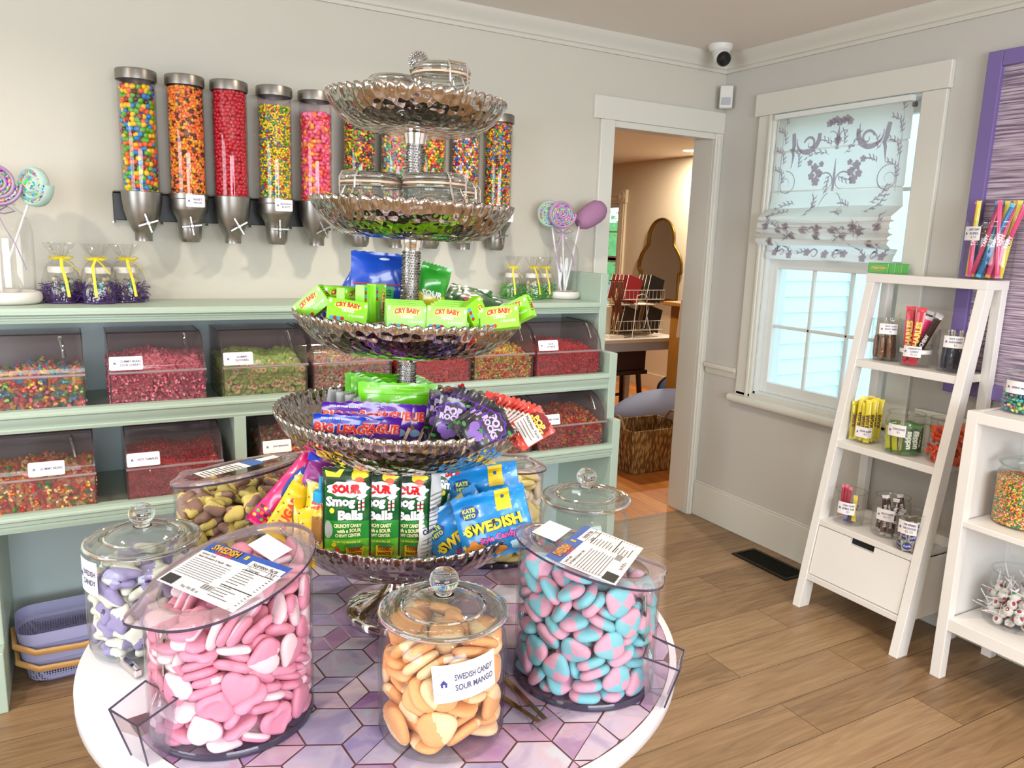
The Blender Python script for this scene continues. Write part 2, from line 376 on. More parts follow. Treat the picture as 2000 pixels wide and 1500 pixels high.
mb.build('window_jamb', win, smooth=0)
def sash(name, x, y0, y1, z0, z1, st=.045, rails=(.055, .05), vb=2, hb=1):
    mb = MB(); mb.box(x, x+.035, y0, y0+st, z0, z1, VINYL); mb.box(x, x+.035, y1-st, y1, z0, z1, VINYL); mb.box(x, x+.035, y0+st, y1-st, z0, z0+rails[0], VINYL); mb.box(x, x+.035, y0+st, y1-st, z1-rails[1], z1, VINYL)
    a, b = y0+st, y1-st; c, d = z0+rails[0], z1-rails[1]
    for k in range(1, vb+1): yy = a+(b-a)*k/(vb+1); mb.box(x+.01, x+.025, yy-.008, yy+.008, c, d, VINYL)
    for k in range(1, hb+1): zz = c+(d-c)*k/(hb+1); mb.box(x+.01, x+.025, a, b, zz-.008, zz+.008, VINYL)
    o = mb.build(name, win, smooth=0, bevel=.003)
    g = MB(); g.box(x+.015, x+.019, a, b, c, d, GLASS); g.build('pane', o, smooth=0)
sash('lower_sash', W+.03, WY0+.012, WY1-.012, WZ0+.012, 1.45); sash('upper_sash', W+.07, WY0+.012, WY1-.012, 1.405, WZ1-.012, vb=2)
mb = MB(); mb.box(W+.012, W+.03, 2.38, 2.46, 1.45, 1.462, VINYL); mb.tube([(W+.02, 2.40, 1.462), (W+.02, 2.44, 1.475)], .006, VINYL, 8); mb.build('sash_lock', win)
# ---- the neighbouring house outside the window
SID = mat('white_siding', '#e8f2f2', .5)
mb = MB(); z = -.6; SH = mat('siding_shadow_gap', '#b9cccc', .6)
while z < 4.2:
    mb.add([(3.17, 3.285, z), (4.31, 3.285, z), (4.31, 3.297, z+.096), (3.17, 3.297, z+.096), (3.17, 3.30, z), (4.31, 3.30, z)], [(0, 1, 2, 3), (1, 0, 4, 5)], SID); z += .0955
mb.box(3.17, 4.31, 3.305, 3.31, -.6, 4.2, SID); mb.box(4.31, 4.37, 3.27, 3.31, -.6, 4.2, SID); mb.box(4.37, 4.42, 3.29, 3.31, -.6, 4.2, SID); mb.box(4.42, 7.4, 3.30, 3.31, -.6, 4.2, SID)
o = mb.build('exterior_wall', smooth=0); struct(o)
mb = MB(); BPN = mat('blue_pane', '#5f8fb4', .1); 
for z0_, z1_ in ((.55, 1.30), (1.36, 2.1)):
    for k in range(2): mb.box(4.90+.36*k, 5.22+.36*k, 3.292, 3.298, z0_, z1_, BPN)
mb.box(4.84, 5.64, 3.285, 3.30, .46, 2.2, SID)
for k in range(2): mb.box(4.90+.36*k, 5.22+.36*k, 3.280, 3.284, .55, 1.30, BPN); mb.box(4.90+.36*k, 5.22+.36*k, 3.280, 3.284, 1.36, 2.1, BPN)
struct(mb.build('window_3', smooth=0))
mb = MB(); mb.box(3.18, 40, -20, 40, -.62, -.6, mat('outdoor_ground', '#a9b8a2', .9, vary=.2)); struct(mb.build('ground_outside', smooth=0))
# ---- roman blind
def blind():
    root = thing('roman_blind', 'cream roman blind with lilac damask print, folded up over the window', 'window blind', (W-.012, 2.43, 1.5))
    m = bpy.data.materials.new('blind_linen'); m.use_nodes = True; nt = m.node_tree; N = nt.nodes; L = nt.links
    b = N['Principled BSDF']; out = N['Material Output']; tr = N.new('ShaderNodeBsdfTranslucent'); mx = N.new('ShaderNodeMixShader')
    mx.inputs[0].default_value = .62; b.inputs['Base Color'].default_value = lin('#d9cdc2'); b.inputs['Roughness'].default_value = .9; tr.inputs[0].default_value = lin('#fbf8f6')
    wv = N.new('ShaderNodeTexNoise'); wv.inputs['Scale'].default_value = 120; tc = N.new('ShaderNodeTexCoord'); mp = N.new('ShaderNodeMapping'); mp.inputs['Scale'].default_value = (1, 3, .15)
    L.new(tc.outputs['Object'], mp.inputs[0]); L.new(mp.outputs[0], wv.inputs[0]); bp = N.new('ShaderNodeBump'); bp.inputs['Strength'].default_value = .3; bp.inputs['Distance'].default_value = .002; L.new(wv.outputs[0], bp.inputs['Height']); L.new(bp.outputs[0], b.inputs['Normal'])
    L.new(b.outputs[0], mx.inputs[1]); L.new(tr.outputs[0], mx.inputs[2]); L.new(mx.outputs[0], out.inputs[0])
    pr = bpy.data.materials.new('damask_print'); pr.use_nodes = True; nt = pr.node_tree; N = nt.nodes; L = nt.links
    b = N['Principled BSDF']; out = N['Material Output']; tr = N.new('ShaderNodeBsdfTranslucent'); mx = N.new('ShaderNodeMixShader'); mx.inputs[0].default_value = .45
    b.inputs['Base Color'].default_value = lin('#b3a3a8'); b.inputs['Roughness'].default_value = .9; tr.inputs[0].default_value = lin('#c4bed2'); L.new(b.outputs[0], mx.inputs[1]); L.new(tr.outputs[0], mx.inputs[2]); L.new(mx.outputs[0], out.inputs[0])
    # local coords: u along -y in the room (image right), v = height, x out of the wall
    hw = .345
    def P(u, v, off=0): return (-off, -u, v)
    mb = MB(); prof = [(.0, .60), (.002, .455), (.012, .45), (.002, .445), (.003, .27), (.012, .265), (.004, .26), (.012, .19), (.05, .165), (.075, .145), (.078, .128), (.05, .122), (.076, .118), (.086, .108), (.078, .098), (.05, .096), (.078, .092), (.088, .083), (.078, .073), (.05, .071), (.078, .067), (.088, .058), (.078, .048), (.05, .046), (.076, .042), (.084, .030), (.06, .016), (.008, .014), (.006, .012), (.006, -.012), (.014, -.022), (.016, -.04), (.012, -.05), (.0, -.05)]
    nu = 16
    def off_at(v):
        for (a, b), (c, d) in zip(prof, prof[1:]):
            if b >= v >= d and b > d: return a+(c-a)*(b-v)/(b-d)
        return 0
    vs = []; fs = []
    for i in range(nu+1):
        u = -hw+2*hw*i/nu
        for j, (o_, v) in enumerate(prof):
            k = 1.035 if .0 < v < .2 else 1
            vs.append(P(u*k, v+(.004*math.sin(u*9+j) if v < .2 else 0), o_+.003*math.sin(7*u+j*2)))
    n = len(prof)
    for i in range(nu):
        for j in range(n-1): fs.append((i*n+j, i*n+j+1, (i+1)*n+j+1, (i+1)*n+j))
    mb.add(vs, fs, m)
    def q(u, v): return P(u, v, off_at(v)+.0035)
    def ribbon(pts, w0, w1=None):
        w1 = w0 if w1 is None else w1; n = len(pts); A = []
        for i, (x, y) in enumerate(pts):
            x2, y2 = pts[min(i+1, n-1)]; x1, y1 = pts[max(i-1, 0)]; dx, dy = x2-x1, y2-y1; l = math.hypot(dx, dy) or 1
            ww = 1.25*(w0+(w1-w0)*i/(n-1))*(.35+.65*math.sin(PI*min(1, .15+i/(n-1)*.9))); A += [q(x-dy/l*ww, y+dx/l*ww), q(x+dy/l*ww, y-dx/l*ww)]
        mb.add(A, [(2*i, 2*i+1, 2*i+3, 2*i+2) for i in range(n-1)], pr)
    def dot(u, v, r, k=7):
        mb.add([q(u+r*math.cos(2*PI*i/k), v+r*math.sin(2*PI*i/k)*.9) for i in range(k)], [tuple(range(k))], pr)
    def flower(u, v, r):
        dot(u, v, r*.38)
        for i in range(5): a = 2*PI*i/5+.3; dot(u+r*.68*math.cos(a), v+r*.68*math.sin(a), r*.5)
    def leafy(u, v, a, l, n=6):
        ribbon([(u+l*t*math.cos(a+t*.5), v+l*t*math.sin(a+t*.5)) for t in [i/8 for i in range(9)]], .0012)
        for i in range(n):
            t = (i+1)/n; s = 1 if i % 2 else -1; b = a+t*.5; x, y = u+l*t*math.cos(b), v+l*t*math.sin(b)
            ribbon([(x, y), (x+.012*math.cos(b+s*.8), y+.012*math.sin(b+s*.8)), (x+.022*math.cos(b+s*.5), y+.022*math.sin(b+s*.5))], .004, .001)
    def spiral(u, v, r0, r1, a0, turns, wd, s=1):
        ribbon([(u+s*(r0+(r1-r0)*t)*math.cos(a0+turns*2*PI*t), v+(r0+(r1-r0)*t)*math.sin(a0+turns*2*PI*t)) for t in [i/26 for i in range(27)]], wd, wd*.4)
    for s in (-1, 1):
        spiral(s*.175, .50, .075, .05, 2.9, .55, .012, s); spiral(s*.15, .475, .034, .006, .2, 1.1, .006, s)
        ribbon([(s*(.25-.01*math.sin(t*3)), .53-.16*t) for t in [i/8 for i in range(9)]], .012, .004)
        spiral(s*.27, .30, .06, .012, 1.5, 1.4, .0025, s)
        for k in range(7): leafy(s*(.30), .30+.045*k, PI/2+(.5 if k % 2 else -.5), .045, 5)
        ribbon([(s*.31, .25), (s*.312, .4), (s*.308, .58)], .0015)
        for (a, b, r_) in ((.11, .365, .02), (.085, .34, .018), (.125, .33, .017), (.10, .305, .02), (.14, .39, .014), (.075, .38, .013)): flower(s*a, b, r_)
        leafy(s*.04, .42, PI/2-s*1.1, .12, 8); leafy(s*.03, .455, PI/2-s*.5, .06, 6); spiral(s*.045, .30, .045, .03, .4, .75, .0035, s); spiral(s*.03, .49, .03, .008, 1, 1.0, .0022, s)
        leafy(s*.02, .33, -PI/2+s*.7, .07, 7); leafy(s*.2, .42, PI/2-s*.4, .06, 6); leafy(s*.21, .37, PI/2+s*.6, .05, 6)
        for v in (.205, .165): leafy(s*.2, v, PI/2-s*1.3, .1, 9); leafy(s*.1, v-.02, .6*s+PI/2, .05, 6)
        for k, (a, b) in enumerate(((.3, .10), (.22, .085), (.14, .06), (.27, .03), (.18, .10), (.08, .085), (.29, -.02), (.2, -.03), (.1, -.015))): flower(s*a, b, .017); leafy(s*a, b, 1+k, .05, 5)
        spiral(s*.06, -.02, .025, .008, 0, 1, .004, s); spiral(s*.25, -.02, .02, .006, 0, 1, .003, s)
        ribbon([(s*(.02+.05*t), .25-.08*t*t) for t in [i/8 for i in range(9)]], .0018)
    ribbon([(0, .26), (0, .33), (0, .40)], .008, .003); ribbon([(0, .44), (0, .5), (0, .54)], .01, .004)
    for k in range(7): flower((k-3)*.018, .555+.006*(k % 3), .016)
    for (a, b) in ((0, .48), (0, .09), (0, .06), (0, -.02)): flower(a, b, .018)
    mb.build('fabric', root, smooth=30)
    h = MB(); h.box(-.03, 0, -.35, .35, .60, .622, VINYL, M=None); h.build('head_rail', root, smooth=0)
    c = MB(); c.tube([(-.012, -.352, .585), (-.012, -.362, .585)], .012, STEEL, 12); c.build('cord_pulley', root)
blind()
# ---- floor register
root = thing('floor_register', 'black metal floor register set in the planks by the window wall', 'floor vent', (2.855, 2.45, 0)); root.scale = (1.4, 1, 1)
mb = MB(); BL = mat('black_metal', '#17140f', .5, .5)
mb.box(-.055, .055, -.17, -.155, 0, .006, BL); mb.box(-.055, .055, .155, .17, 0, .006, BL); mb.box(-.055, -.042, -.155, .155, 0, .006, BL); mb.box(.042, .055, -.155, .155, 0, .006, BL); mb.build('frame', root, smooth=0)
mb = MB(); mb.box(-.042, .042, -.155, .155, 0, .0008, mat('duct_dark', '#050505', .9))
for k in range(30): mb.box(-.042, .042, -.152+k*.0103, -.149+k*.0103, .0008, .004, BL)
mb.build('grille', root, smooth=0)
# ---- security camera and motion sensor
p = on(1408, 88, 2, CH)
root = thing('security_camera', 'white dome security camera on the ceiling in the corner above the doorway', 'camera', (p.x, p.y, CH))
WP = mat('white_plastic', '#d9d8d4', .35)
mb = MB(); mb.lathe([(.058, 0), (.058, -.012), (.05, -.026), (.046, -.03)], WP, 32); mb.build('base', root)
mb = MB(); mb.tube([(0, 0, -.02), (-.01, -.02, -.05)], .04, WP, 24); mb.ball((-.012, -.026, -.062), .040, WP, 24, 14); mb.build('housing', root)
mb = MB(); Md = T(-.012, -.026, -.062) @ (Vector((-.35, -1, -.55)).to_track_quat('Z', 'Y').to_matrix().to_4x4())
mb.lathe([(.034, .018), (.034, .034), (.028, .042), (.0, .045)], mat('lens_black', '#0a0a0c', .15), 28, Md, cap=False); mb.build('lens', root)
p = on(1442, 204, 0, W)
root = thing('motion_sensor', 'small white motion sensor on the wall beside the door header', 'sensor', (W-.03, D-.045, 2.19), (0, 0, R(-45)))
mb = MB(); mb.box(-.032, .032, -.045, 0, 0, .11, WP); mb.build('housing', root, smooth=0, bevel=.006)
mb = MB(); mb.box(-.022, .022, -.05, -.045, .015, .05, mat('sensor_window', '#a9adb4', .4)); mb.build('sensor_window', root, smooth=0, bevel=.002)
# ---- purple framed pin board on the window wall
PURP = mat('purple_paint', '#7a68a4', .5); 
gm = bpy.data.materials.new('grasscloth'); gm.use_nodes = True; nt = gm.node_tree; N = nt.nodes; L = nt.links; b = N['Principled BSDF']; b.inputs['Roughness'].default_value = .8
tc = N.new('ShaderNodeTexCoord'); mp = N.new('ShaderNodeMapping'); mp.inputs['Scale'].default_value = (1, 5, 190); n = N.new('ShaderNodeTexNoise'); n.inputs['Scale'].default_value = 1; n.inputs['Detail'].default_value = 4
L.new(tc.outputs['Object'], mp.inputs[0]); L.new(mp.outputs[0], n.inputs[0]); cr = N.new('ShaderNodeValToRGB'); e = cr.color_ramp.elements; e[0].position = .38; e[0].color = lin('#6c5c72'); e[1].position = .62; e[1].color = lin('#cbb9c8'); L.new(n.outputs['Fac'], cr.inputs[0]); L.new(cr.outputs[0], b.inputs['Base Color'])
bz = on(1854, 765, 0, W-.02).z
root = thing('framed_panel', 'purple framed panel of lilac grasscloth hanging on the window wall', 'wall panel', (W, 1.2, bz))
mb = MB(); H_ = 2.232-bz
mb.box(-.03, -.001, .545, .60, 0, H_, PURP); mb.box(-.03, -.001, -.60, -.545, 0, H_, PURP); mb.box(-.03, -.001, -.545, .545, 0, .055, PURP); mb.box(-.03, -.001, -.545, .545, H_-.055, H_, PURP); mb.build('frame', root, smooth=0, bevel=.003)
mb = MB(); mb.box(-.012, -.001, -.545, .545, .055, H_-.055, gm); mb.build('panel', root, smooth=0)

# ================================================================== CANDY SHAPES AND PILES
def o_heart(t):
    x = 16*math.sin(t)**3/17; y = (13*math.cos(t)-5*math.cos(2*t)-2*math.cos(3*t)-math.cos(4*t))/17
    k = .42; return (x*(1-k)+math.sin(t)*k, (y+.1)*(1-k)+math.cos(t)*k)
def o_egg(t):
    r = 1+.09*math.cos(3*t)-.05*abs(math.cos(t)); return (r*math.sin(t)*.9, r*math.cos(t))
def o_mango(t):
    r = 1+.07*math.cos(3*t+.3)+.02*math.cos(5*t); return (r*math.sin(t)*.92, r*math.cos(t))
def o_critter(t):
    r = .82+.13*math.cos(5*t)+.1*math.cos(2*t)+.05*math.cos(3*t+1); return (r*math.sin(t)*.9, r*math.cos(t))
def o_frog(t):
    r = .86+.12*math.cos(4*t+.4)+.07*math.cos(3*t); return (r*math.sin(t), r*math.cos(t)*.86)
def o_oval(t): return (math.sin(t)*.68, math.cos(t))
def o_flower(t):
    r = .84+.16*abs(math.cos(2.5*t)); return (r*math.sin(t), r*math.cos(t))
def puff(outline, Rr, Tt, n=30, mat_fn=None, mb=None, ridges=0, side=1):
    prof = [(.0, 1), (.28, 1.0), (.55, .97), (.76, .86), (.9, .66), (.98, .36), (1.01, 0), (.98, -.36), (.9, -.66), (.76, -.86), (.55, -.97), (.28, -1), (0, -1)]
    if ridges: prof = [(.0, .8), (.28, .8), (.5, .78), (.6, 1.0), (.78, 1.0), (.9, .66), (.98, .36), (1.01, 0), (.98, -.36), (.9, -.66), (.76, -.86), (.55, -.97), (0, -1)]
    prof = prof[1:-1]; vs = []; fs = []
    for s, z in prof:
        for i in range(n):
            x, y = outline(2*PI*i/n); vs.append((x*Rr*s, y*Rr*s, z*Tt))
    m = len(prof); a = len(vs); vs.append((0, 0, prof[0][1]*Tt)); b = a+1; vs.append((0, 0, prof[-1][1]*Tt))
    for k in range(m-1):
        for i in range(n):
            j = (i+1) % n; fs.append(((k+1)*n+i, (k+1)*n+j, k*n+j, k*n+i))
    for i in range(n):
        j = (i+1) % n; fs.append((a, i, j)); fs.append((b, (m-1)*n+j, (m-1)*n+i))
    mb = mb or MB(); ms = None
    if mat_fn:
        ms = []
        for f in fs:
            cx = sum(vs[q][0] for q in f)/len(f)/Rr; cyy = sum(vs[q][1] for q in f)/len(f)/Rr; cz = sum(vs[q][2] for q in f)/len(f)/Tt; ms.append(mat_fn(cx, cyy, cz))
    mb.add(vs, fs, None if ms else mat_fn, None, ms=ms); return mb
PILES = {}
PILES['heart'] = [-215, 662, 230, -19, 0, 128, 262, 974, 371, 32, 39, -15, 456, -723, 198, -175, -26, 5, -36, 987, 201, -8, 1, 137, 865, -710, 303, -90, -23, 52, -782, -597, 190, -171, -6, 82, 793, 499, 65, -180, 0, -65, -666, 488, 65, 180, 0, 77, 984, 26, 65, -180, 0, -45, 894, -433, 399, -42, 12, 22, -387, 870, 65, 0, 0, -85, 579, -652, 109, 166, -13, 64, -830, -431, 66, 180, 1, -94, -847, 80, 65, 0, 0, 88, 449, -1025, 252, 90, -17, 22, -769, 171, 195, -3, 4, -8, 51, 986, 65, 0, 0, -1, -390, -626, 65, 0, 0, 46, 468, 852, 97, 11, -9, 115, -969, -213, 195, -165, -4, -77, -1092, 253, 204, 92, 44, -101, 892, -418, 65, 0, 0, 109, -568, -963, 356, -94, 23, 149, 753, 640, 211, -14, 4, 85, -856, 12, 359, -5, 12, -9, 350, -754, 288, 157, 12, 131, 164, 692, 345, 126, 17, -132, -269, -925, 124, 20, -17, 49, -720, 674, 208, -150, 38, 145, 579, 725, 286, -22, -6, 60, 751, 162, 186, -174, -1, -70, 573, 805, 415, 170, -20, 10, -1108, -161, 430, 89, -41, 100, -788, 795, 412, -89, 29, 46, 929, -119, 245, 171, -26, 139, -796, 369, 337, -24, 42, 64, 95, -982, 139, -14, 20, -43, 1111, -130, 485, 88, 22, 83, 541, 828, 549, 11, -24, -34, -144, 982, 354, -15, -9, 10, -826, -439, 416, -171, 24, -95, 583, -617, 408, 39, 9, 126, -493, -692, 307, 9, 4, 145, 1063, 354, 260, -87, -62, -75, -396, 866, 404, -174, 40, -144, -913, 110, 675, 87, -10, 49, 848, -47, 438, -166, -16, 75, -455, 801, 520, -5, 33, -156, 837, -359, 562, 15, 14, 152, 785, 224, 477, 149, -58, 147, 586, 384, 427, 178, -34, 158, -1009, 466, 640, 96, -7, -115, -78, -987, 321, -174, -29, -1, 800, 512, 530, 29, -4, 52, -632, 774, 692, -145, 4, -1, 734, -122, 633, -7, 6, 67, -743, -113, 664, 11, 9, -82, -849, -502, 528, 25, -7, -12, 358, 937, 663, 30, -16, -22, 976, 110, 700, -9, 16, 35, -92, 1116, 630, 90, 78, -176, 207, -967, 518, -162, 2, 154, -154, -913, 479, 41, 27, -127, -156, -770, 655, 171, 37, 155, -474, -718, 443, -171, -4, -166, 246, 919, 757, -172, 34, -125, 908, 262, 799, 12, 17, 120, -106, 838, 629, 10, 48, -7, -1032, 177, 693, -91, -54, 50, -1027, -340, 823, 118, -58, -99, -371, -569, 626, 145, -3, 64, 327, -874, 612, -167, 13, 117, -691, -707, 660, 3, -46, 56, 761, 651, 803, -149, -6, 133, -581, 386, 653, 169, -16, -64, 311, -830, 739, 18, 4, 153, -731, -308, 756, 20, 0, -29, 652, 768, 982, 167, 32, 5, -400, -1036, 714, -98, -22, 163, -468, 875, 853, 12, 34, 26, 215, 643, 737, -97, 21, -173, 676, -709, 610, 14, 18, 108, -867, -466, 1018, 129, -68, -97, -281, 888, 928, -15, 11, -49, -88, -1115, 979, 94, -23, 174, -933, 21, 935, -2, 8, -106, -961, 249, 1064, 135, 22, 32, 158, 945, 881, 21, 28, -100, 598, -704, 773, -26, -13, -55, 783, 373, 1077, 22, 3, -58, -687, 456, 860, -155, 5, -159, -873, -704, 940, -90, 41, 130, -1000, -67, 1267, -137, -7, 58, -789, 611, 915, 156, -10, 12, 32, -1037, 782, -132, -27, 4, 908, 390, 970, 164, -4, 110, 846, 42, 1136, 4, 24, -131, -464, -883, 903, 23, 23, 154, -171, -819, 889, 59, -25, -91, 87, 983, 1019, -146, 5, -56, 737, -559, 812, -177, -31, -129, 940, -249, 862, -56, -23, 157, -897, -71, 1053, 7, -4, 23, 171, -928, 995, -48, 2, -29, 829, -537, 923, 1, -30, -124, -548, 674, 1102, -178, -3, -127, 164, -673, 1156, 46, 21, -71, 979, -58, 910, -46, -29, 151, 1109, -149, 1262, 90, 22, -98, -494, -544, 993, -4, -26, 73, 673, 436, 1200, 22, 1, -53, -746, -203, 1164, -43, 11, -111, 429, 823, 955, 55, 16, 71, 20, 1120, 1334, 90, -27, 177, -729, -591, 1273, -39, 67, -82, 525, -836, 1033, -2, 23, -29, -918, 374, 1161, 35, -18, -159, -213, 652, 1103, 33, -26, 135, -421, -902, 1077, -153, -1, -166, -841, 741, 1158, 92, 82, 51, -538, -831, 1174, 7, -26, -92, 1065, 327, 1315, -95, 24, 106, -928, -341, 1377, -9, -10, 111, 458, 898, 1187, 146, -11, -62, -363, 915, 1367, -175, 16, -160, 859, -459, 1025, 152, -12, -54, -55, 808, 1226, -134, -36, 94, 877, -27, 1391, -11, -51, 137, 904, -397, 1164, -15, -31, -123, -302, 973, 1155, -141, -12, -162, -530, -795, 1303, -155, -10, -147, 277, -1086, 1338, 104, -85, 180, -622, 577, 1247, -5, 4, -83, 104, 757, 1221, -9, -54, 164, 705, -872, 1257, 90, 41, 41, 525, -622, 1216, -14, 5, -114, 710, 467, 1375, -180, 27, -123, 494, -640, 1353, 14, 0, 49, -453, -578, 1470, -20, 9, -169, -61, -873, 1306, -14, -35, -105, 805, 718, 1198, 69, -20, 143, 791, 346, 1498, -146, 2, -28, -159, -993, 1261, 149, 21, -8, -683, 110, 1316, -11, -19, -119, -833, 509, 1378, 154, -13, 121, -519, -385, 1717, 166, -35, 92, 246, 784, 1439, -179, -12, -134, 318, -942, 1363, -7, -89, 111, -536, -217, 1593, 116, -19, 146, -954, 246, 1515, 30, 13, -54, 775, -211, 1457, 132, -34, 165, -83, -978, 1525, -6, 11, 34, -982, -50, 1644, -158, 34, -78, 685, 103, 1629, 53, 0, -129, -882, -450, 1524, 12, 3, -107, -512, 792, 1449, -168, 18, -124, -196, 876, 1547, 33, -3, 82, 523, -848, 1592, 10, 35, 100, 723, -495, 1457, 152, 27, -70, -83, 983, 1721, -8, 4, -133, 556, 971, 1455, -86, -53, -33, 202, -967, 1724, 131, -19, 28, -648, -751, 1660, -167, 3, -39, 175, 923, 1574, 176, 1, -37, -544, -829, 1519, -14, -2, 145, -352, 154, 1548, -27, 15, 177, -899, 35, 1568, 32, -25, 10, 905, 302, 1807, 27, -46, -152, 978, -542, 1468, 90, 22, -120, 923, 629, 1589, -98, -59, 130, 566, 607, 1677, -71, -16, -21, -154, 520, 1665, 21, 22, -66, 570, -597, 1740, -123, -23, -63, -168, -5, 1906, 167, -44, 23, 776, -385, 1614, 9, 37, -7, 569, 786, 1620, -63, 71, 1, -233, 106, 1707, -165, 18, -68, 379, 236, 1957, -15, -27, 27, 528, -777, 1879, -61, 18, 108, 242, -2, 1859, 71, 19, 169, -874, 446, 1486, 156, -16, 114, 62, 291, 1902, -113, -41, 105, -613, 370, 1767, 50, -53, -86, -25, -1005, 1777, 43, -47, -96, 1001, -22, 1638, -153, -17, 90, -160, -925, 1784, -113, -15, -124, -154, -595, 1615, 156, -40, 154, -205, 335, 1881, 135, -54, -65, 615, 149, 1967, 159, 32, 136, 841, -327, 1769, -144, 0, 57, -582, 797, 1564, 19, 11, -96, 515, -155, 1971, -108, 41, 3, 717, 667, 1896, 171, -16, -98, 783, -725, 1837, -58, -71, -142, 354, -280, 1751, -45, 65, 26, 220, -598, 1739, 39, -15, -68, 313, 622, 1812, -50, 5, 87, -683, -721, 1821, 173, 19, -177, 209, 668, 1884, -168, 49, -172, 931, -71, 1883, -155, -12, 162, -240, 960, 1893, 4, -19, 147, -531, 279, 1710, 34, 62, -173, 131, -592, 1834, 30, -29, -46, 944, 342, 1961, -24, -42, -76, -78, -343, 1671, -44, -48, 147, 393, 952, 1842, -97, 3, -176, 765, 553, 2069, -23, 12, 2, 752, -419, 2041, -168, -15, -68, -316, -892, 1798, -74, -20, 48, 378, -362, 2078, 42, -21, 0, -477, 864, 1745, 2, -14, 27, 237, 1095, 1954, -94, 77, 166, -28, 983, 2070, 16, 30, -118, 656, 811, 2111, 56, -9, 167, 138, 831, 1977, -37, 37, 121, 1025, -450, 1914, 92, 54, -112, 261, 764, 2238, -165, 15, -128, 393, 495, 2151, 159, 0, 93, 741, 550, 2302, -174, -12, 75, 713, 142, 2231, -155, 18, 168, 985, -88, 2027, -169, -26, -145, 977, -78, 2172, -162, -22, -162, 1054, 368, 2272, -88, -14, -71]
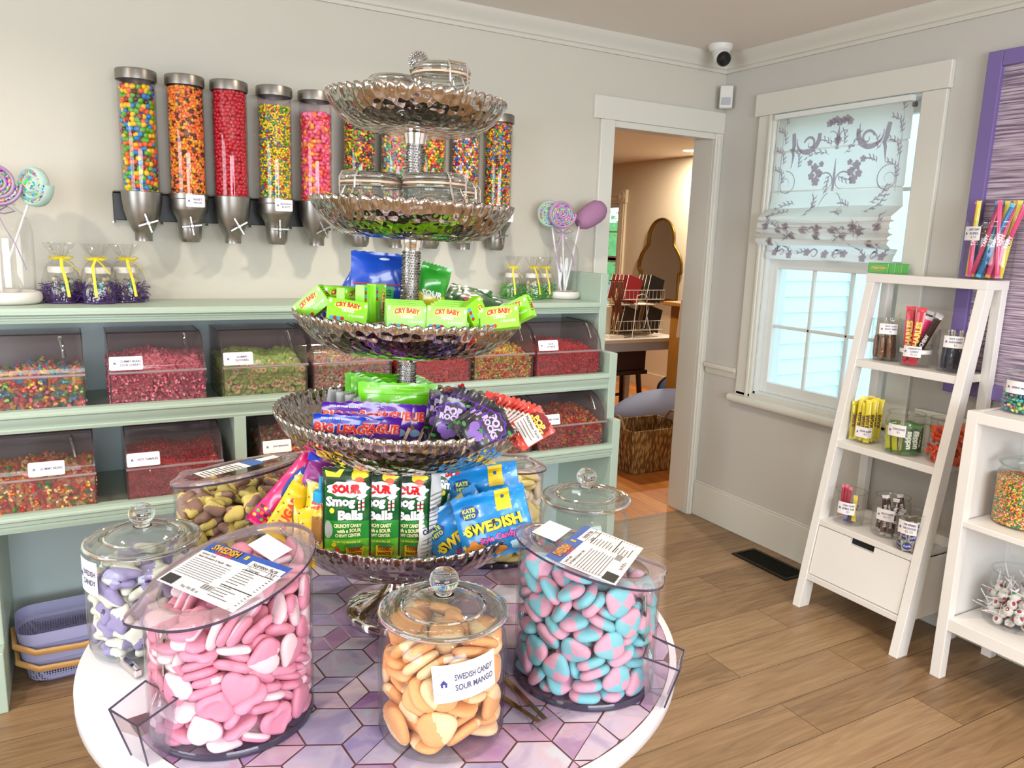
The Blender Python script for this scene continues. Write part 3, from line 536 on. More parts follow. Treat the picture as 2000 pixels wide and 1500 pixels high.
PILES['egg'] = [1076, 243, 247, -90, -32, 101, -468, -851, 666, -161, 23, 150, 377, 1026, 235, 51, 80, -59, -898, 307, 85, 0, 0, 38, -819, -270, 85, -180, 0, -67, 796, -97, 85, 0, 0, -178, 725, 435, 183, -153, -43, -138, -814, -497, 233, -177, -33, 72, -106, 695, 85, 180, 0, -82, -106, 1086, 453, 97, -4, 6, -1084, 200, 384, -91, 37, 79, 610, -766, 173, -153, 34, 112, -998, -114, 242, -56, 0, 59, -65, 1001, 180, 42, 3, -177, -606, 715, 88, -1, 2, 63, -116, -939, 87, 180, -1, -153, -537, -813, 86, 179, 0, 27, 321, -1052, 217, -87, 60, 20, -888, 651, 354, -89, -21, -127, -489, 819, 258, 168, 4, 8, 749, 186, 179, -30, -37, -44, -499, -833, 273, -4, 9, 83, 139, -764, 241, 7, 0, 55, -735, 341, 252, 173, 6, -67, 801, 573, 269, 143, 35, 26, -114, -789, 420, 150, 59, 166, 785, -555, 172, -26, -33, -68, 233, -760, 402, 6, 4, 26, -544, 956, 536, -91, -48, 31, -945, -562, 534, 87, -13, 121, -546, 609, 491, -166, -12, 151, 18, 749, 605, 157, -20, -18, 561, 766, 215, -81, -64, -155, -413, -889, 501, -168, -27, -96, 1064, -267, 240, 115, 79, 101, 287, 929, 482, -141, 23, -59, -661, 227, 606, 2, -20, 104, 765, -330, 408, 126, 31, 27, -768, 264, 425, 177, 8, -38, 678, -678, 439, -167, 5, -127, -1089, -149, 674, 84, -54, -77, -280, 740, 514, 50, 47, 67, -783, -176, 517, -177, -16, 97, 948, -122, 504, 16, 45, 130, -104, -1094, 392, -86, 75, -2, 714, -670, 622, 169, 7, 107, 326, -902, 560, 177, 3, -72, -681, -424, 595, 113, 26, -139, 22, 977, 801, 34, 32, 72, 363, 712, 723, 32, 16, 48, -690, 660, 736, -1, 16, -121, -729, -42, 720, 8, 10, -21, -548, -591, 521, -128, -53, 63, 911, 200, 544, -18, -8, 38, -975, -301, 973, 57, 12, 88, 265, 1069, 955, 94, -84, -17, 667, 877, 672, 90, 65, 144, 795, 614, 508, 139, -39, -55, -473, -497, 819, 3, 28, -16, 637, -321, 807, 164, -6, 161, -325, 895, 813, 0, 18, -14, -767, -202, 981, -141, -32, 127, -931, 296, 762, 152, 19, 86, 623, 786, 940, 27, -34, 10, 686, 431, 937, -11, 36, -139, 935, -392, 858, 60, 3, 84, 854, 429, 760, -26, -20, 132, 931, 35, 759, -11, 11, -109, -743, -756, 891, -179, 71, 40, -734, 644, 913, -171, 11, -64, -457, -572, 1000, 155, -17, -161, -709, -630, 1346, 3, -14, -18, -533, -784, 1190, -6, -5, 110, -963, 190, 977, -12, -18, 15, -14, -978, 794, -30, -1, 119, 267, 662, 965, 17, -10, 29, 744, -631, 940, 124, -24, 131, 1059, -299, 1152, 91, 15, 75, -868, 444, 1123, 163, -12, -50, 366, -890, 730, -177, 0, 75, 977, 72, 944, 5, 15, -23, 596, 363, 1071, 171, 36, -135, 509, 828, 1186, 14, -11, 33, 451, -851, 897, 179, -2, -158, -389, 895, 1011, 163, 1, -100, 733, -283, 1203, 21, -8, -11, 947, 106, 1138, 2, -18, 130, 122, -891, 1043, 173, -5, 87, 949, 551, 1162, 96, 73, 126, -851, -429, 1192, 151, 4, -150, -981, 68, 1265, -165, 31, -20, -268, -1067, 1008, -99, -77, 174, 754, -628, 1322, 31, 1, 53, -191, 947, 1130, -21, 16, -65, 535, 709, 1327, -178, 18, -89, 531, -653, 1139, -19, 29, -135, 578, 664, 1587, -10, -24, -57, 1019, 36, 1429, -74, -20, -125, 494, -984, 1229, 132, 88, -113, -355, -892, 1376, -154, 13, 63, 281, -854, 1348, -133, -48, -126, 50, -1100, 1351, 89, 40, 2, 708, 352, 1412, -140, -11, 106, 81, 802, 1389, -40, 29, -103, -49, 955, 1252, -25, 8, -84, 461, 1001, 1619, 86, -69, 159, 471, -264, 1320, -52, -2, 68, 634, 13, 1427, -56, 46, 21, -834, -466, 1510, -13, -52, -19, -182, -770, 1131, -146, -12, -63, 286, -199, 1355, -132, 24, -135, 14, 1101, 1583, -91, 58, 178, -706, 678, 1325, 22, -4, -13, 910, -292, 1508, -29, 51, -164, 738, -683, 1529, -17, -38, 169, 165, 818, 1588, -139, -27, 72, 387, -455, 1574, -17, 15, -144, -729, -12, 1294, 9, 44, -26, -942, -296, 1777, 131, 7, -126, -588, 782, 1199, -14, -18, 107, 338, -726, 1752, 150, 22, -51, -988, -114, 1501, -34, 16, 145, -297, 897, 1491, -50, 26, 152, -134, 453, 1506, 161, -9, -168, 290, 494, 1429, -91, -42, 160, -71, -724, 1611, -170, 27, 19, 243, 162, 1468, 11, -10, -58, -201, -829, 1487, 24, -17, 121, -661, -107, 1636, 99, -75, 104, -534, 708, 1531, -11, -13, 129, -922, 329, 1453, -29, 22, 1, 452, 683, 1756, 0, -26, -79, -474, -826, 1673, -19, -43, -5, -56, 276, 1636, 167, -2, -137, -154, -1089, 1764, 92, 49, 174, -413, -460, 1599, 130, -23, 173, -95, -253, 1567, 70, 61, -117, -318, 866, 1759, 4, -15, 36, -573, -746, 1787, 36, -31, -88, 112, -808, 1700, -155, -28, 132, -345, -80, 1739, 30, 17, 166, -899, 320, 1660, 174, 34, 45, -190, -467, 1861, -1, 8, -37, -353, 913, 1940, 165, 0, 142, -14, 490, 1803, 152, 7, -24, -728, 657, 1894, -31, 4, 101, -751, -603, 1853, 3, -29, -47, -698, 692, 1716, 166, 28, 156, -963, 80, 2074, -39, -2, 156, -442, 110, 1826, 156, -8, -6, -186, 12, 1977, 29, 2, 68, 124, 939, 1881, -169, 5, 26, -976, 85, 1856, -143, 10, -35, -855, 363, 1931, -51, 68, 12, -609, -168, 1979, -34, 12, 140, -599, -571, 2073, 12, 14, 58]
PILES['mango'] = [-410, -434, 75, 0, 0, 27, 429, 443, 135, -179, -21, -46, -74, 461, 124, -2, -17, 165, 437, -422, 75, 0, 0, -165, -774, -159, 261, -102, 42, 93, 32, -685, 224, 135, 17, 38, -530, 282, 75, 0, 0, 176, 634, 79, 87, 6, 1, -144, 512, -374, 225, 0, 0, -75, -392, -695, 420, 84, 67, -34, 628, 119, 296, -169, -12, 32, 138, 780, 254, -107, 62, -26, -386, 695, 265, -81, 41, -144, -593, -272, 394, 68, 11, 103, 603, -147, 403, 8, -6, -8, -555, 259, 225, 180, 0, 138, -7, 463, 263, -175, 17, -5, 37, -549, 310, 46, -9, -150, 558, 252, 519, 18, -11, -104, -190, -432, 440, 21, 22, -153, 323, 559, 417, 43, 0, 28, -664, 161, 527, 52, -5, 110, 500, 373, 631, -3, 21, 126, 519, -604, 539, -73, -77, 24, 424, -224, 540, -164, 22, -100, 281, -336, 616, 151, 20, 164, 387, 477, 733, -12, 17, 98, -425, 185, 504, 35, 38, 50, -499, -381, 791, 49, 33, -28, -491, 83, 762, -10, 13, -82, 634, -372, 908, -88, 34, -143, -21, 785, 743, 77, 55, -10, 1, -617, 668, 2, 12, -41, 155, -593, 812, -7, 7, -61, -436, 559, 544, 58, -56, 49, -697, 399, 957, -89, 14, 60, 138, -464, 1030, 1, -15, 44, -119, 393, 844, -96, -39, -160, 479, -75, 1054, -149, 10, 89, -262, 587, 1073, -4, 29, 117, 625, 32, 806, -172, 8, -82, -459, -492, 898, 136, 40, -150, 643, 82, 1098, 142, 1, -64, -607, -36, 1075, 178, -3, 115, -81, 583, 760, -97, -17, 21, 29, 204, 1131, -150, 17, -41, -424, 52, 911, -178, -12, 112, -376, 384, 1285, 33, 35, -66, 116, -421, 1197, 174, 11, 176, 355, 523, 962, 171, 31, 48, -311, -655, 967, 37, -55, 38, -59, 17, 1185, 31, 8, -22, -451, 404, 1489, 8, 46, -102, -279, 644, 1398, 68, -86, -167, 425, -676, 1085, 97, 51, -141, -496, -387, 1323, -158, -40, -104, 591, 245, 1283, 158, -33, -67, -347, -547, 1310, -160, -42, -100, 248, 73, 1482, 89, -43, -78, -77, -794, 1223, 100, -58, 166, 582, -251, 1307, -9, -10, 160, -625, 35, 1230, 180, -4, 89, -526, -343, 1484, 36, 29, 165, 130, -639, 1452, -168, 31, 87, 265, 615, 1116, -171, -32, -135, -73, 798, 1397, -91, -18, -176, 621, -170, 1475, -13, -5, -174, 296, 558, 1524, -35, 3, -44, -604, -167, 1504, 6, -45, -80, 330, 576, 1297, -162, -28, -156, 324, -556, 1528, -155, 25, 106, -58, -100, 1363, -20, -17, 88, -35, -167, 1520, -156, -11, -30]
PILES['critter'] = [391, 705, 262, 90, 5, 151, -75, 698, 434, 1, -30, -87, -460, 625, 185, 164, -74, 144, -519, -449, 80, 0, 0, 43, 311, -727, 227, -98, -47, -149, 547, 260, 346, 8, 60, 124, 609, 162, 186, 173, -71, -60, -383, -538, 239, 176, 1, -91, -508, 68, 80, 0, 0, 146, -766, 236, 237, -91, 45, 71, 318, 402, 80, -180, 0, 86, 577, -416, 221, -132, 59, 165, -122, 514, 80, 0, 0, 169, -64, -597, 81, 0, -1, -5, 164, -359, 266, 13, 12, -160, 389, 351, 462, -22, -38, -30, -143, -772, 378, -76, 46, -175, 627, -213, 223, -51, -57, -12, -554, -155, 234, 1, -3, 84, -277, 403, 286, -48, -25, 108, 57, 593, 316, -156, -27, -123, -412, 76, 357, -11, -34, -78, 597, -31, 198, 39, 65, 155, -452, 663, 628, -90, 40, 34, -470, 192, 478, 27, 23, 138, 5, -620, 462, -100, 72, -22, -578, -232, 443, 7, 37, -84, 640, 297, 632, 162, -27, -143, 359, -462, 507, -19, 6, 48, 88, 681, 627, -171, 17, 75, -511, -454, 491, 16, -42, 53, -75, -454, 639, 18, 43, 115, 610, -100, 498, -177, -1, -92, -464, 351, 562, -8, -34, -80, 441, -402, 674, -161, -7, -128, -610, -49, 699, 171, -12, 132, -447, -665, 716, 89, 25, -35, 157, 367, 738, -173, -25, 63, 482, -28, 833, 86, 6, 103, -518, 332, 766, -179, 25, 90, 337, 718, 835, 81, 60, 145, 284, -573, 859, 47, -51, 11, -113, 697, 880, 155, -23, -66, -566, -369, 854, -63, -23, 168, 373, -708, 1217, -88, 36, -152, 468, 520, 992, 131, 15, -174, 85, -796, 765, 91, 36, 6, -681, -29, 881, 164, -4, -171, -326, -148, 1485, 170, 0, 55, 709, 59, 1008, -6, -36, -173, 714, 83, 791, -166, 43, 18, 174, 650, 1139, -29, -40, 65, -41, -692, 1001, 141, 28, 75, -311, 425, 891, -3, -29, -96, 587, -388, 941, -131, 7, 165, -550, 1, 1038, 166, 15, -82, 556, 318, 1207, 146, 40, 57, -184, 646, 1169, 162, -11, 94, -233, -53, 1121, -6, 16, -82, 366, 151, 1059, 50, 28, -171, 213, -336, 1109, 15, 2, -151, -137, -44, 1276, -11, 13, -100, -451, 268, 1155, -21, -19, -43, -284, 576, 1303, 17, -6, -23, 612, 520, 1421, 87, 27, -51, 590, -183, 1152, -175, 47, -103, -599, -523, 1126, -102, 67, 119, -662, -93, 1266, 156, 24, -157, 709, -374, 1387, 88, -38, -117, -629, 484, 1086, 80, -66, -118, 45, 299, 1181, -35, -23, -153, -84, -663, 1184, 27, -30, -89, -428, -534, 1404, -11, 16, -139, 664, -11, 1346, -129, 12, 152, 89, -251, 1347, 175, -69, 143, 27, 144, 1437, 177, 11, -15, 456, -229, 1434, 79, 3, -26, -224, -425, 1053, 149, -34, 146, 306, 281, 1338, 12, -34, -17, 82, -661, 1499, 162, -24, 69, -301, -427, 1281, -21, 7, 166, -366, -593, 1559, -175, -18, 60, -370, 347, 1389, -7, -23, 74, -390, -198, 1643, 171, 5, 85, 71, 249, 1596, -15, -4, -79]
PILES['frog'] = [105, -1096, 197, -83, -49, 1, 937, -39, 80, 0, 0, -165, -748, -644, 80, 0, 0, -19, 445, -881, 80, -180, 0, -114, -245, 1007, 160, -138, 29, -6, 454, -1013, 371, 91, 55, -153, -846, 448, 199, 70, 25, -47, 984, -491, 452, -83, -15, 62, -799, -632, 341, -45, -9, 162, -986, -47, 80, 0, 0, -130, -112, -716, 80, 0, 0, -32, 980, 281, 163, 133, -19, -61, 717, 689, 80, 0, 0, 107, -508, -852, 148, -149, 23, 9, 190, 706, 80, 0, 0, 115, -958, 328, 209, 119, 51, 165, -864, -398, 173, 149, 13, 46, 719, 234, 216, -65, -18, -78, -163, 822, 193, -171, -41, 94, 874, -473, 90, -5, 4, -165, -25, -1109, 564, -90, 55, 179, 704, 698, 239, 0, 0, -84, 760, -802, 251, 85, -73, -131, -594, 823, 148, -27, 24, -121, 470, 831, 206, -80, -30, -115, -900, -256, 289, 23, 10, -174, 235, 1000, 151, -33, 24, 20, -505, 863, 353, -157, -12, 38, 339, 904, 460, 27, 33, -127, 229, -795, 235, -177, -4, 16, 562, -387, 234, 8, -6, 26, 990, -157, 255, -13, -3, 104, -251, -644, 283, -30, -9, -21, 837, -187, 469, 123, -6, 171, -256, -970, 229, -7, -2, -154, -994, 184, 331, -57, -32, 121, 646, 627, 399, 0, 0, 86, -61, -907, 487, 90, -30, 159, -769, 606, 209, 61, 51, -61, 39, 1108, 406, 89, 40, -1, 664, -675, 306, 92, 11, 44, 866, 684, 642, -87, -9, -52, 977, 211, 464, -144, 34, -56, 326, -763, 510, -103, 42, 99, 997, 472, 357, 91, 2, 115, 554, -635, 579, 43, 10, -93, 85, 894, 578, 2, 35, -62, -63, 847, 395, 147, 11, -140, -627, 766, 501, -163, -8, 11, -1103, -52, 438, 86, 3, 93, -442, -906, 408, -150, -8, -63, -808, -113, 448, -16, 7, 64, 648, 567, 681, 79, 38, -9, 746, -435, 570, -178, -81, -152, 193, 725, 635, 160, -29, 152, -738, -822, 524, -90, -20, -42, -1023, -196, 708, 63, 5, 77, 546, 838, 650, 136, 29, -61, 782, -778, 662, 92, 3, 45, -782, 605, 615, 12, -3, 10, 797, 34, 460, -46, -5, 158, 174, -814, 499, 79, -28, 114, 555, 796, 948, 65, 28, 81, -886, 183, 589, -9, 15, -104, -242, 969, 650, -38, -38, 79, 278, 955, 880, 71, 14, -158, 695, 287, 648, -30, -11, 48, 1106, -41, 624, 83, -77, 95, -730, -296, 622, -45, -7, -149, -362, -925, 657, 26, -24, -52, 351, -1047, 745, 86, -18, -162, 348, 662, 872, -118, 69, -104, 398, -771, 884, -147, -27, -56, -39, -1024, 849, 137, 20, 29, -519, 846, 698, -12, 9, -14, -797, -619, 678, 46, 24, 170, -272, 964, 893, -136, -39, -19, -664, 725, 871, 16, 35, -96, 889, 623, 1027, -106, -36, -47, 568, -762, 816, 13, -48, -18, -452, -814, 786, -37, 0, 70, 51, -674, 729, 16, -2, -153, -856, -487, 962, 153, 23, -116, -995, 84, 830, -136, 15, 121, -394, 864, 945, 127, -23, 111, 839, 106, 821, 36, -39, 61, 36, 756, 908, -135, 26, -80, 1055, 329, 851, -91, -68, 109, -806, 508, 853, -136, 17, -53, -860, -392, 827, 31, 17, 0, -793, 161, 855, 25, -43, -172, -986, -69, 1060, 178, -4, 120, 965, -352, 748, 134, 10, 96, 987, -106, 1031, 140, 35, -131, -222, -789, 972, -113, 14, 77, -365, -928, 1196, 170, -22, 27, -877, 491, 1028, -36, -29, 111, 759, -640, 968, -132, 31, 113, -863, -699, 1222, 90, -76, -51, 698, 431, 1023, 77, 18, 165, 852, -14, 931, -152, 45, -33, -902, 372, 1154, 144, -24, 128, 403, 1030, 1235, 92, 32, 158, -545, -819, 921, -156, 29, -157, -939, -321, 1200, -180, 6, -31, 64, -763, 958, 16, 6, 39, 715, 702, 1231, 27, 5, -80, -628, 324, 1141, 90, -13, 73, 268, 791, 1204, 151, -12, 107, -920, 233, 1248, 140, -16, 138, 820, -449, 984, -54, 11, -34, -611, 755, 1102, -6, 11, -99, -655, -745, 1036, 149, -35, 24, -578, -496, 1176, -63, -19, 14, -4, -846, 1129, -176, 9, -41, -981, 68, 1304, 140, -16, 137, 32, 1104, 934, -93, -37, -179, -77, 994, 1184, -14, 10, -161, 345, -935, 1074, -153, 32, -152, 716, -101, 1279, 160, 1, 14, 1082, 247, 1253, -89, -75, 102, 953, -339, 1144, 19, 35, 26, -906, 437, 1454, -3, 16, 106, -726, 678, 1281, 8, 4, -153, -1091, -163, 1646, -88, -9, 98, -331, 686, 1204, 163, -10, -155, -419, 1023, 1325, 98, 75, 30, 623, -753, 1204, -57, 31, 148, 806, -564, 1307, 131, -33, 123, 869, 9, 1459, -34, 37, 47, -129, -691, 1545, 126, -15, 166, -822, -486, 1497, 172, -16, -173, 740, 208, 1159, -106, -4, -173, 49, -834, 1288, -171, -3, 47, 821, 456, 1330, 137, 3, -139, -941, -310, 1362, 5, 0, 66, 698, 796, 1520, 105, 22, 122, 838, 182, 1503, 45, 20, 165, -33, -1109, 1207, -90, 50, 179, -65, 916, 1330, -172, 15, -79, -991, 97, 1525, 154, -20, 117, 982, -260, 1348, -29, -24, -144, 665, -727, 1496, -160, 17, 94, -637, 756, 1454, -5, -10, 6, -556, -758, 1452, -154, 0, -111, -488, -860, 1323, -163, 20, -160, -629, -763, 1598, -168, 24, -174, 916, 348, 1564, 37, -34, -139, 471, 931, 1606, -50, -66, 83, -649, 741, 1615, 10, 5, -141, -293, 606, 1347, 166, 14, -79, 966, -324, 1559, -18, 35, -67, -226, 970, 1558, 142, 4, -149, 286, 798, 1690, 142, -1, 87, 886, -432, 1745, 179, 30, -57, -657, 360, 1552, 26, -48, 146, 476, 660, 1490, -75, -28, -19, -298, -962, 1506, 39, 27, 6, 739, -628, 1624, 29, 23, 97, -417, 356, 1692, -59, 9, 146, 158, 896, 1475, -23, 16, -100, 429, -905, 1337, 0, -14, 51, 15, 1037, 1788, -63, -33, -163, -716, 697, 1770, -10, 4, 88, -554, -779, 1893, 29, 22, 24, 1006, 50, 1706, 12, -27, 117, -86, 670, 1709, -36, -39, -177, -793, -221, 1628, -51, 1, -41, 264, -921, 1468, 16, 14, -101, -218, 140, 1875, 55, -4, -24, -918, 417, 1746, -174, -50, 26, -484, 874, 1959, 17, 14, -173, 456, -874, 1685, 171, 1, 77, -370, 878, 1818, 165, 16, 93, -17, 511, 1769, 51, 9, 39, -245, 756, 1612, 31, -30, 64, 210, -1087, 1915, -91, 77, 10, -511, -448, 1846, 120, -17, -45, 93, -957, 1574, -20, -23, 74, 156, -22, 1773, 9, -11, 91, -983, 210, 1805, 36, 25, -79, -632, 27, 1699, 13, 13, -56, -722, -653, 1714, -154, -5, -100, -6, 231, 1690, -70, 17, -149, 206, -447, 1943, 35, -15, 143, 231, 864, 1848, -180, 38, 179, 798, 536, 1733, -31, -5, -112, -910, -405, 1835, 5, -28, 61, -255, -159, 1911, -148, 24, 125, -360, -294, 1824, -52, -17, -39, 393, 441, 1800, 10, 67, 134, 225, -52, 1921, -166, -2, 51, -650, 347, 1916, -4, 36, -24, 641, 700, 1879, -55, 23, 49, 607, -146, 1827, -87, -51, 169, 171, -824, 1965, 10, -18, 36, 843, -546, 1889, 30, -3, 40, -209, -952, 1797, -151, 4, -64, 478, -803, 1847, -4, 8, 138, 1003, -57, 1854, 15, -26, 113, 893, 448, 1851, 178, -31, 170, -46, -991, 1679, 171, -29, 48, 252, 514, 1923, 75, 1, -140, -714, -53, 1848, -158, 0, 4]
PILES['oval'] = [68, -977, 70, 0, 0, 84, 601, 443, 188, 166, 44, 115, 352, 860, 70, 180, 0, -137, -817, 513, 191, 178, -6, -12, -96, 1104, 208, -79, 81, -164, -281, 773, 274, 145, -39, -122, -546, -804, 70, -180, 0, -111, 1064, 305, 234, 98, 61, -65, -125, -692, 174, -171, -5, -124, -775, -606, 177, 151, 0, 27, 449, -840, 146, -12, -28, -88, 642, -408, 74, 179, 2, -163, 979, -105, 70, 0, 0, 0, 755, 50, 212, -41, 47, 81, -524, 729, 265, -171, 24, 25, 700, 297, 167, 9, -45, -57, -497, 846, 70, 0, 0, 112, 768, 792, 209, -161, 83, -116, -559, 398, 70, 180, 0, -62, -706, -567, 352, 161, -29, -15, 289, 838, 210, -180, 0, -25, -857, -214, 121, -176, 22, 112, 518, -533, 207, 179, -2, 66, -1101, 136, 208, -98, 80, 76, 900, -641, 207, 80, 79, -136, -73, 798, 238, 48, -23, 119, -735, 61, 266, -169, -36, -94, 932, -195, 209, 1, 0, -42, 468, -756, 349, 174, -8, 34, 213, 917, 433, -29, 27, 106, -592, -938, 654, 104, -83, 134, -341, -906, 342, 98, 79, 170, 422, 778, 363, 178, 8, 163, 1092, -246, 562, -90, 16, 77, -479, 761, 522, 19, -33, 21, -327, -1058, 286, -97, -79, -10, 780, -361, 347, 180, 0, 151, 728, 663, 480, -166, -3, 48, 2, -729, 370, 8, 19, 34, -791, 409, 349, 174, 3, -129, -928, -337, 332, 154, -4, 16, -980, -125, 473, 176, 5, 2, 211, -1096, 423, -89, -18, 10, 874, 452, 563, 167, -1, -144, -902, 397, 586, 43, -13, -25, 335, -704, 471, -175, 15, -174, -919, 311, 718, 141, -6, 141, -41, -1026, 624, 138, -82, -31, 745, -598, 498, -4, -2, -9, 822, -50, 497, -177, -8, 119, -759, -667, 738, -52, 18, 5, 52, 832, 520, -160, 33, -157, -139, 882, 720, 167, -34, 31, -80, 983, 581, -145, -9, -84, -573, 701, 627, -25, 35, -168, -52, -717, 633, 166, 23, 133, -357, -674, 628, 20, -22, -70, 827, -406, 690, -177, 49, 33, -964, -195, 621, 1, -7, -158, -756, 628, 658, 135, 9, 148, 421, -828, 683, 22, -15, 55, 552, -436, 612, 9, 0, -148, 457, 871, 677, 177, 6, -126, -633, -315, 702, -171, 10, 43, -924, 202, 832, 24, -25, 16, 638, 459, 741, 179, 1, 84, -239, 843, 816, -175, 36, -164, 555, 504, 884, -177, -8, -77, 944, 114, 643, 3, 9, -23, -419, -884, 899, 30, 9, 77, 666, -618, 913, 114, 75, -41, 331, 846, 817, 8, 0, -53, 863, -453, 886, -150, -33, 161, -741, 538, 989, 158, 5, 30, 416, -904, 805, -177, -26, 105, -18, -670, 848, 9, -2, 0, 834, 726, 869, -81, 76, 140, -704, 393, 1217, -27, 1, 11, 894, -410, 1039, 143, 8, -48, 0, -953, 953, 173, -1, 121, -369, 722, 1056, -147, 16, -105, -272, 766, 958, 29, 23, -118, -375, -771, 1051, -162, -30, 137, 478, -872, 1132, -92, -47, -5, 240, 953, 954, -9, 0, 87, 811, -111, 900, -71, -81, -15, 562, 582, 1016, 6, -7, -102, -882, 169, 1033, 157, -30, 85, 943, 255, 947, 83, 67, 92, 336, -1062, 1114, 90, 31, -162, 1093, 202, 942, 94, -47, -84, 403, 639, 1202, -178, -22, 170, 60, 884, 1210, -1, 9, 171, -330, 418, 1483, -76, -32, -153, -1040, -399, 1184, 92, 5, 112, 340, -681, 1461, 173, -21, 22, -811, -760, 1275, -86, 48, 137, -968, -219, 826, 176, -23, 24, 959, -107, 1148, -12, -13, -156, 849, 13, 1465, 178, -11, -18, -624, -463, 1059, 50, -21, -47, -740, -573, 1087, 49, 25, -83, 110, 973, 1075, 171, -2, 74, -992, -31, 1054, 151, 17, 161, -39, -946, 1096, -175, 0, -60, -25, -956, 1393, 164, 8, -63, -414, 690, 1194, -33, -17, 73, -752, -160, 1272, -110, 61, 30, 762, 525, 1329, -166, 1, -127, -993, 486, 1241, 91, -70, 63, 600, 933, 1238, 70, -86, 168, 857, 487, 1209, -167, 4, -144, 641, -326, 1225, -11, 61, 156, -203, -914, 1227, 4, 1, -62, 178, 947, 1367, -175, 3, -124, 318, 824, 1581, 176, -28, -26, 433, 201, 1427, 178, -8, -67, 556, -561, 1428, -27, 60, 165, 605, 620, 1427, -162, -9, -89, -673, -401, 1510, -159, -16, -67, -400, -787, 1354, 177, 5, 147, 986, -117, 1286, -175, 17, -3, -88, 876, 1434, -178, 48, -158, -395, 1032, 1123, -69, 74, 41, -661, 629, 1350, -124, -49, 172, 704, 248, 1573, -3, 9, 91, -699, -694, 1683, -119, 2, 41, -571, 714, 1425, -56, 49, -9, -583, -399, 1398, 2, 26, 172, -738, 328, 1439, -35, 9, 5, -66, 499, 1712, -98, -26, 45, -319, 204, 1593, -74, 56, 37, 257, -239, 1441, 109, 10, -4, -965, 22, 1258, 147, 4, 140, 633, 493, 1708, 178, 4, -105, -206, -61, 1600, -108, -52, -131, 834, -547, 1353, 148, -26, -179, -206, 790, 1522, 36, 13, -93, -479, -745, 1619, -7, 65, -49, 882, -658, 1556, 115, -68, -151, -136, -573, 1968, 9, 8, 116, 1098, -173, 1561, 92, 52, 84, -800, 462, 1616, 155, -14, 41, 813, -235, 1616, 0, -12, -7, -933, -80, 1477, -30, -7, 71, -840, -387, 1638, -23, -16, 96, 453, 610, 1528, -6, 19, 136, 304, 769, 1751, 170, -27, -12, -434, 288, 1869, -156, -9, -164, -934, 41, 1631, -151, 10, -114, -398, 1038, 1566, 91, 52, 22, 713, -181, 1737, 8, 8, -139, -422, -643, 1871, -165, 2, 139, 82, -908, 1627, 169, -28, 43, -944, 346, 1732, 174, -30, -14, 236, -852, 1561, 1, 30, -159, -351, -828, 1626, 14, -65, 123, -962, -249, 1777, 2, -25, 4, -409, -3, 1567, 141, -74, -21, -99, -1106, 1791, -85, -32, 170, -114, -402, 1509, -4, -14, -113, -241, 800, 1675, 38, 3, -81, -985, 163, 1908, 6, 26, 179, -81, -418, 1651, -3, -14, -118, 352, 262, 1770, -2, -21, 66, 619, -706, 1903, 158, -8, -87, 546, -607, 1678, -3, -17, 20, -328, 749, 1777, -35, -16, 83, 369, -801, 1812, 174, 5, 29, 34, -844, 1822, 139, -16, 84, -614, 547, 1891, -2, 30, 90, -561, 14, 1862, -12, 26, 48, 286, -334, 1869, -10, -32, -131, -482, -299, 1874, 175, -36, -86, 9, -339, 1777, 171, 3, -12, 191, 217, 1587, -5, 3, -153, -699, 861, 1790, -85, 52, 45]

def pile(key):
    """resting places of the sweets in a jar: x, y, z in tenths of a millimetre, then three turns in degrees"""
    d = PILES[key]; return [T(d[k]/1e4, d[k+1]/1e4, d[k+2]/1e4) @ RZ(d[k+5]) @ RY(d[k+4]) @ RX(d[k+3]) for k in range(0, len(d), 6)]
def individuals(name, protos, mats4, label, cat, group):
    """one object per candy: the first of each kind is the built one, the rest are copies of it"""
    first = {}
    for k, (M, i) in enumerate(mats4):
        if i not in first:
            o = protos[i]; COL.objects.link(o) if o.name not in COL.objects else None; first[i] = o
        else:
            o = protos[i].copy(); COL.objects.link(o)
        o.matrix_world = M; tag(o, label, cat, group)
def merged(name, protos, items, label, cat, parent=None, material=None, kind='stuff', group=None):
    """many tiny sweets as one object; items = (matrix, proto index, colour)"""
    V = []; Fc = []; base = 0; cols = []; loops = []; tot = []
    P = [(np.array(v, float), f) for v, f in protos]
    for M, i, c in items:
        v, f = P[i]; A = np.array(M)[:3]; V.append(v @ A[:, :3].T + A[:, 3])
        for q in f: Fc.append(tuple(x+base for x in q))
        cols += [lin(c)]*len(f); base += len(v)
    me = bpy.data.meshes.new(name); me.from_pydata(np.concatenate(V).tolist(), [], Fc); me.materials.append(material)
    a = me.attributes.new('Col', 'FLOAT_COLOR', 'FACE'); a.data.foreach_set('color', [x for c in cols for x in c])
    me.polygons.foreach_set('use_smooth', [True]*len(Fc)); me.update(); me.set_sharp_from_angle(angle=R(50))
    o = bpy.data.objects.new(name, me); COL.objects.link(o)
    if parent: o.parent = parent
    tag(o, label, cat, group, kind); return o
def pmesh(mb): return (mb.v, mb.f)
def raw_ball(r=1, sc=(1, 1, 1), n=9, k=6): mb = MB(); mb.ball((0, 0, 0), r, None, n, k, sc); return mb
def raw_capsule(l, r, bend=0, n=7):
    mb = MB(); N_ = 6; pts = []; rr = []
    for i in range(N_+1):
        t = i/N_*2-1; pts.append((math.sin(bend*t)/max(bend, 1e-6)*l/2 if bend else l/2*t, (1-math.cos(bend*t))*l/2/max(bend, 1e-6) if bend else 0, 0)); rr.append(r*math.sqrt(max(.12, 1-abs(t)**3)))
    mb.tube(pts, rr, None, n); return mb
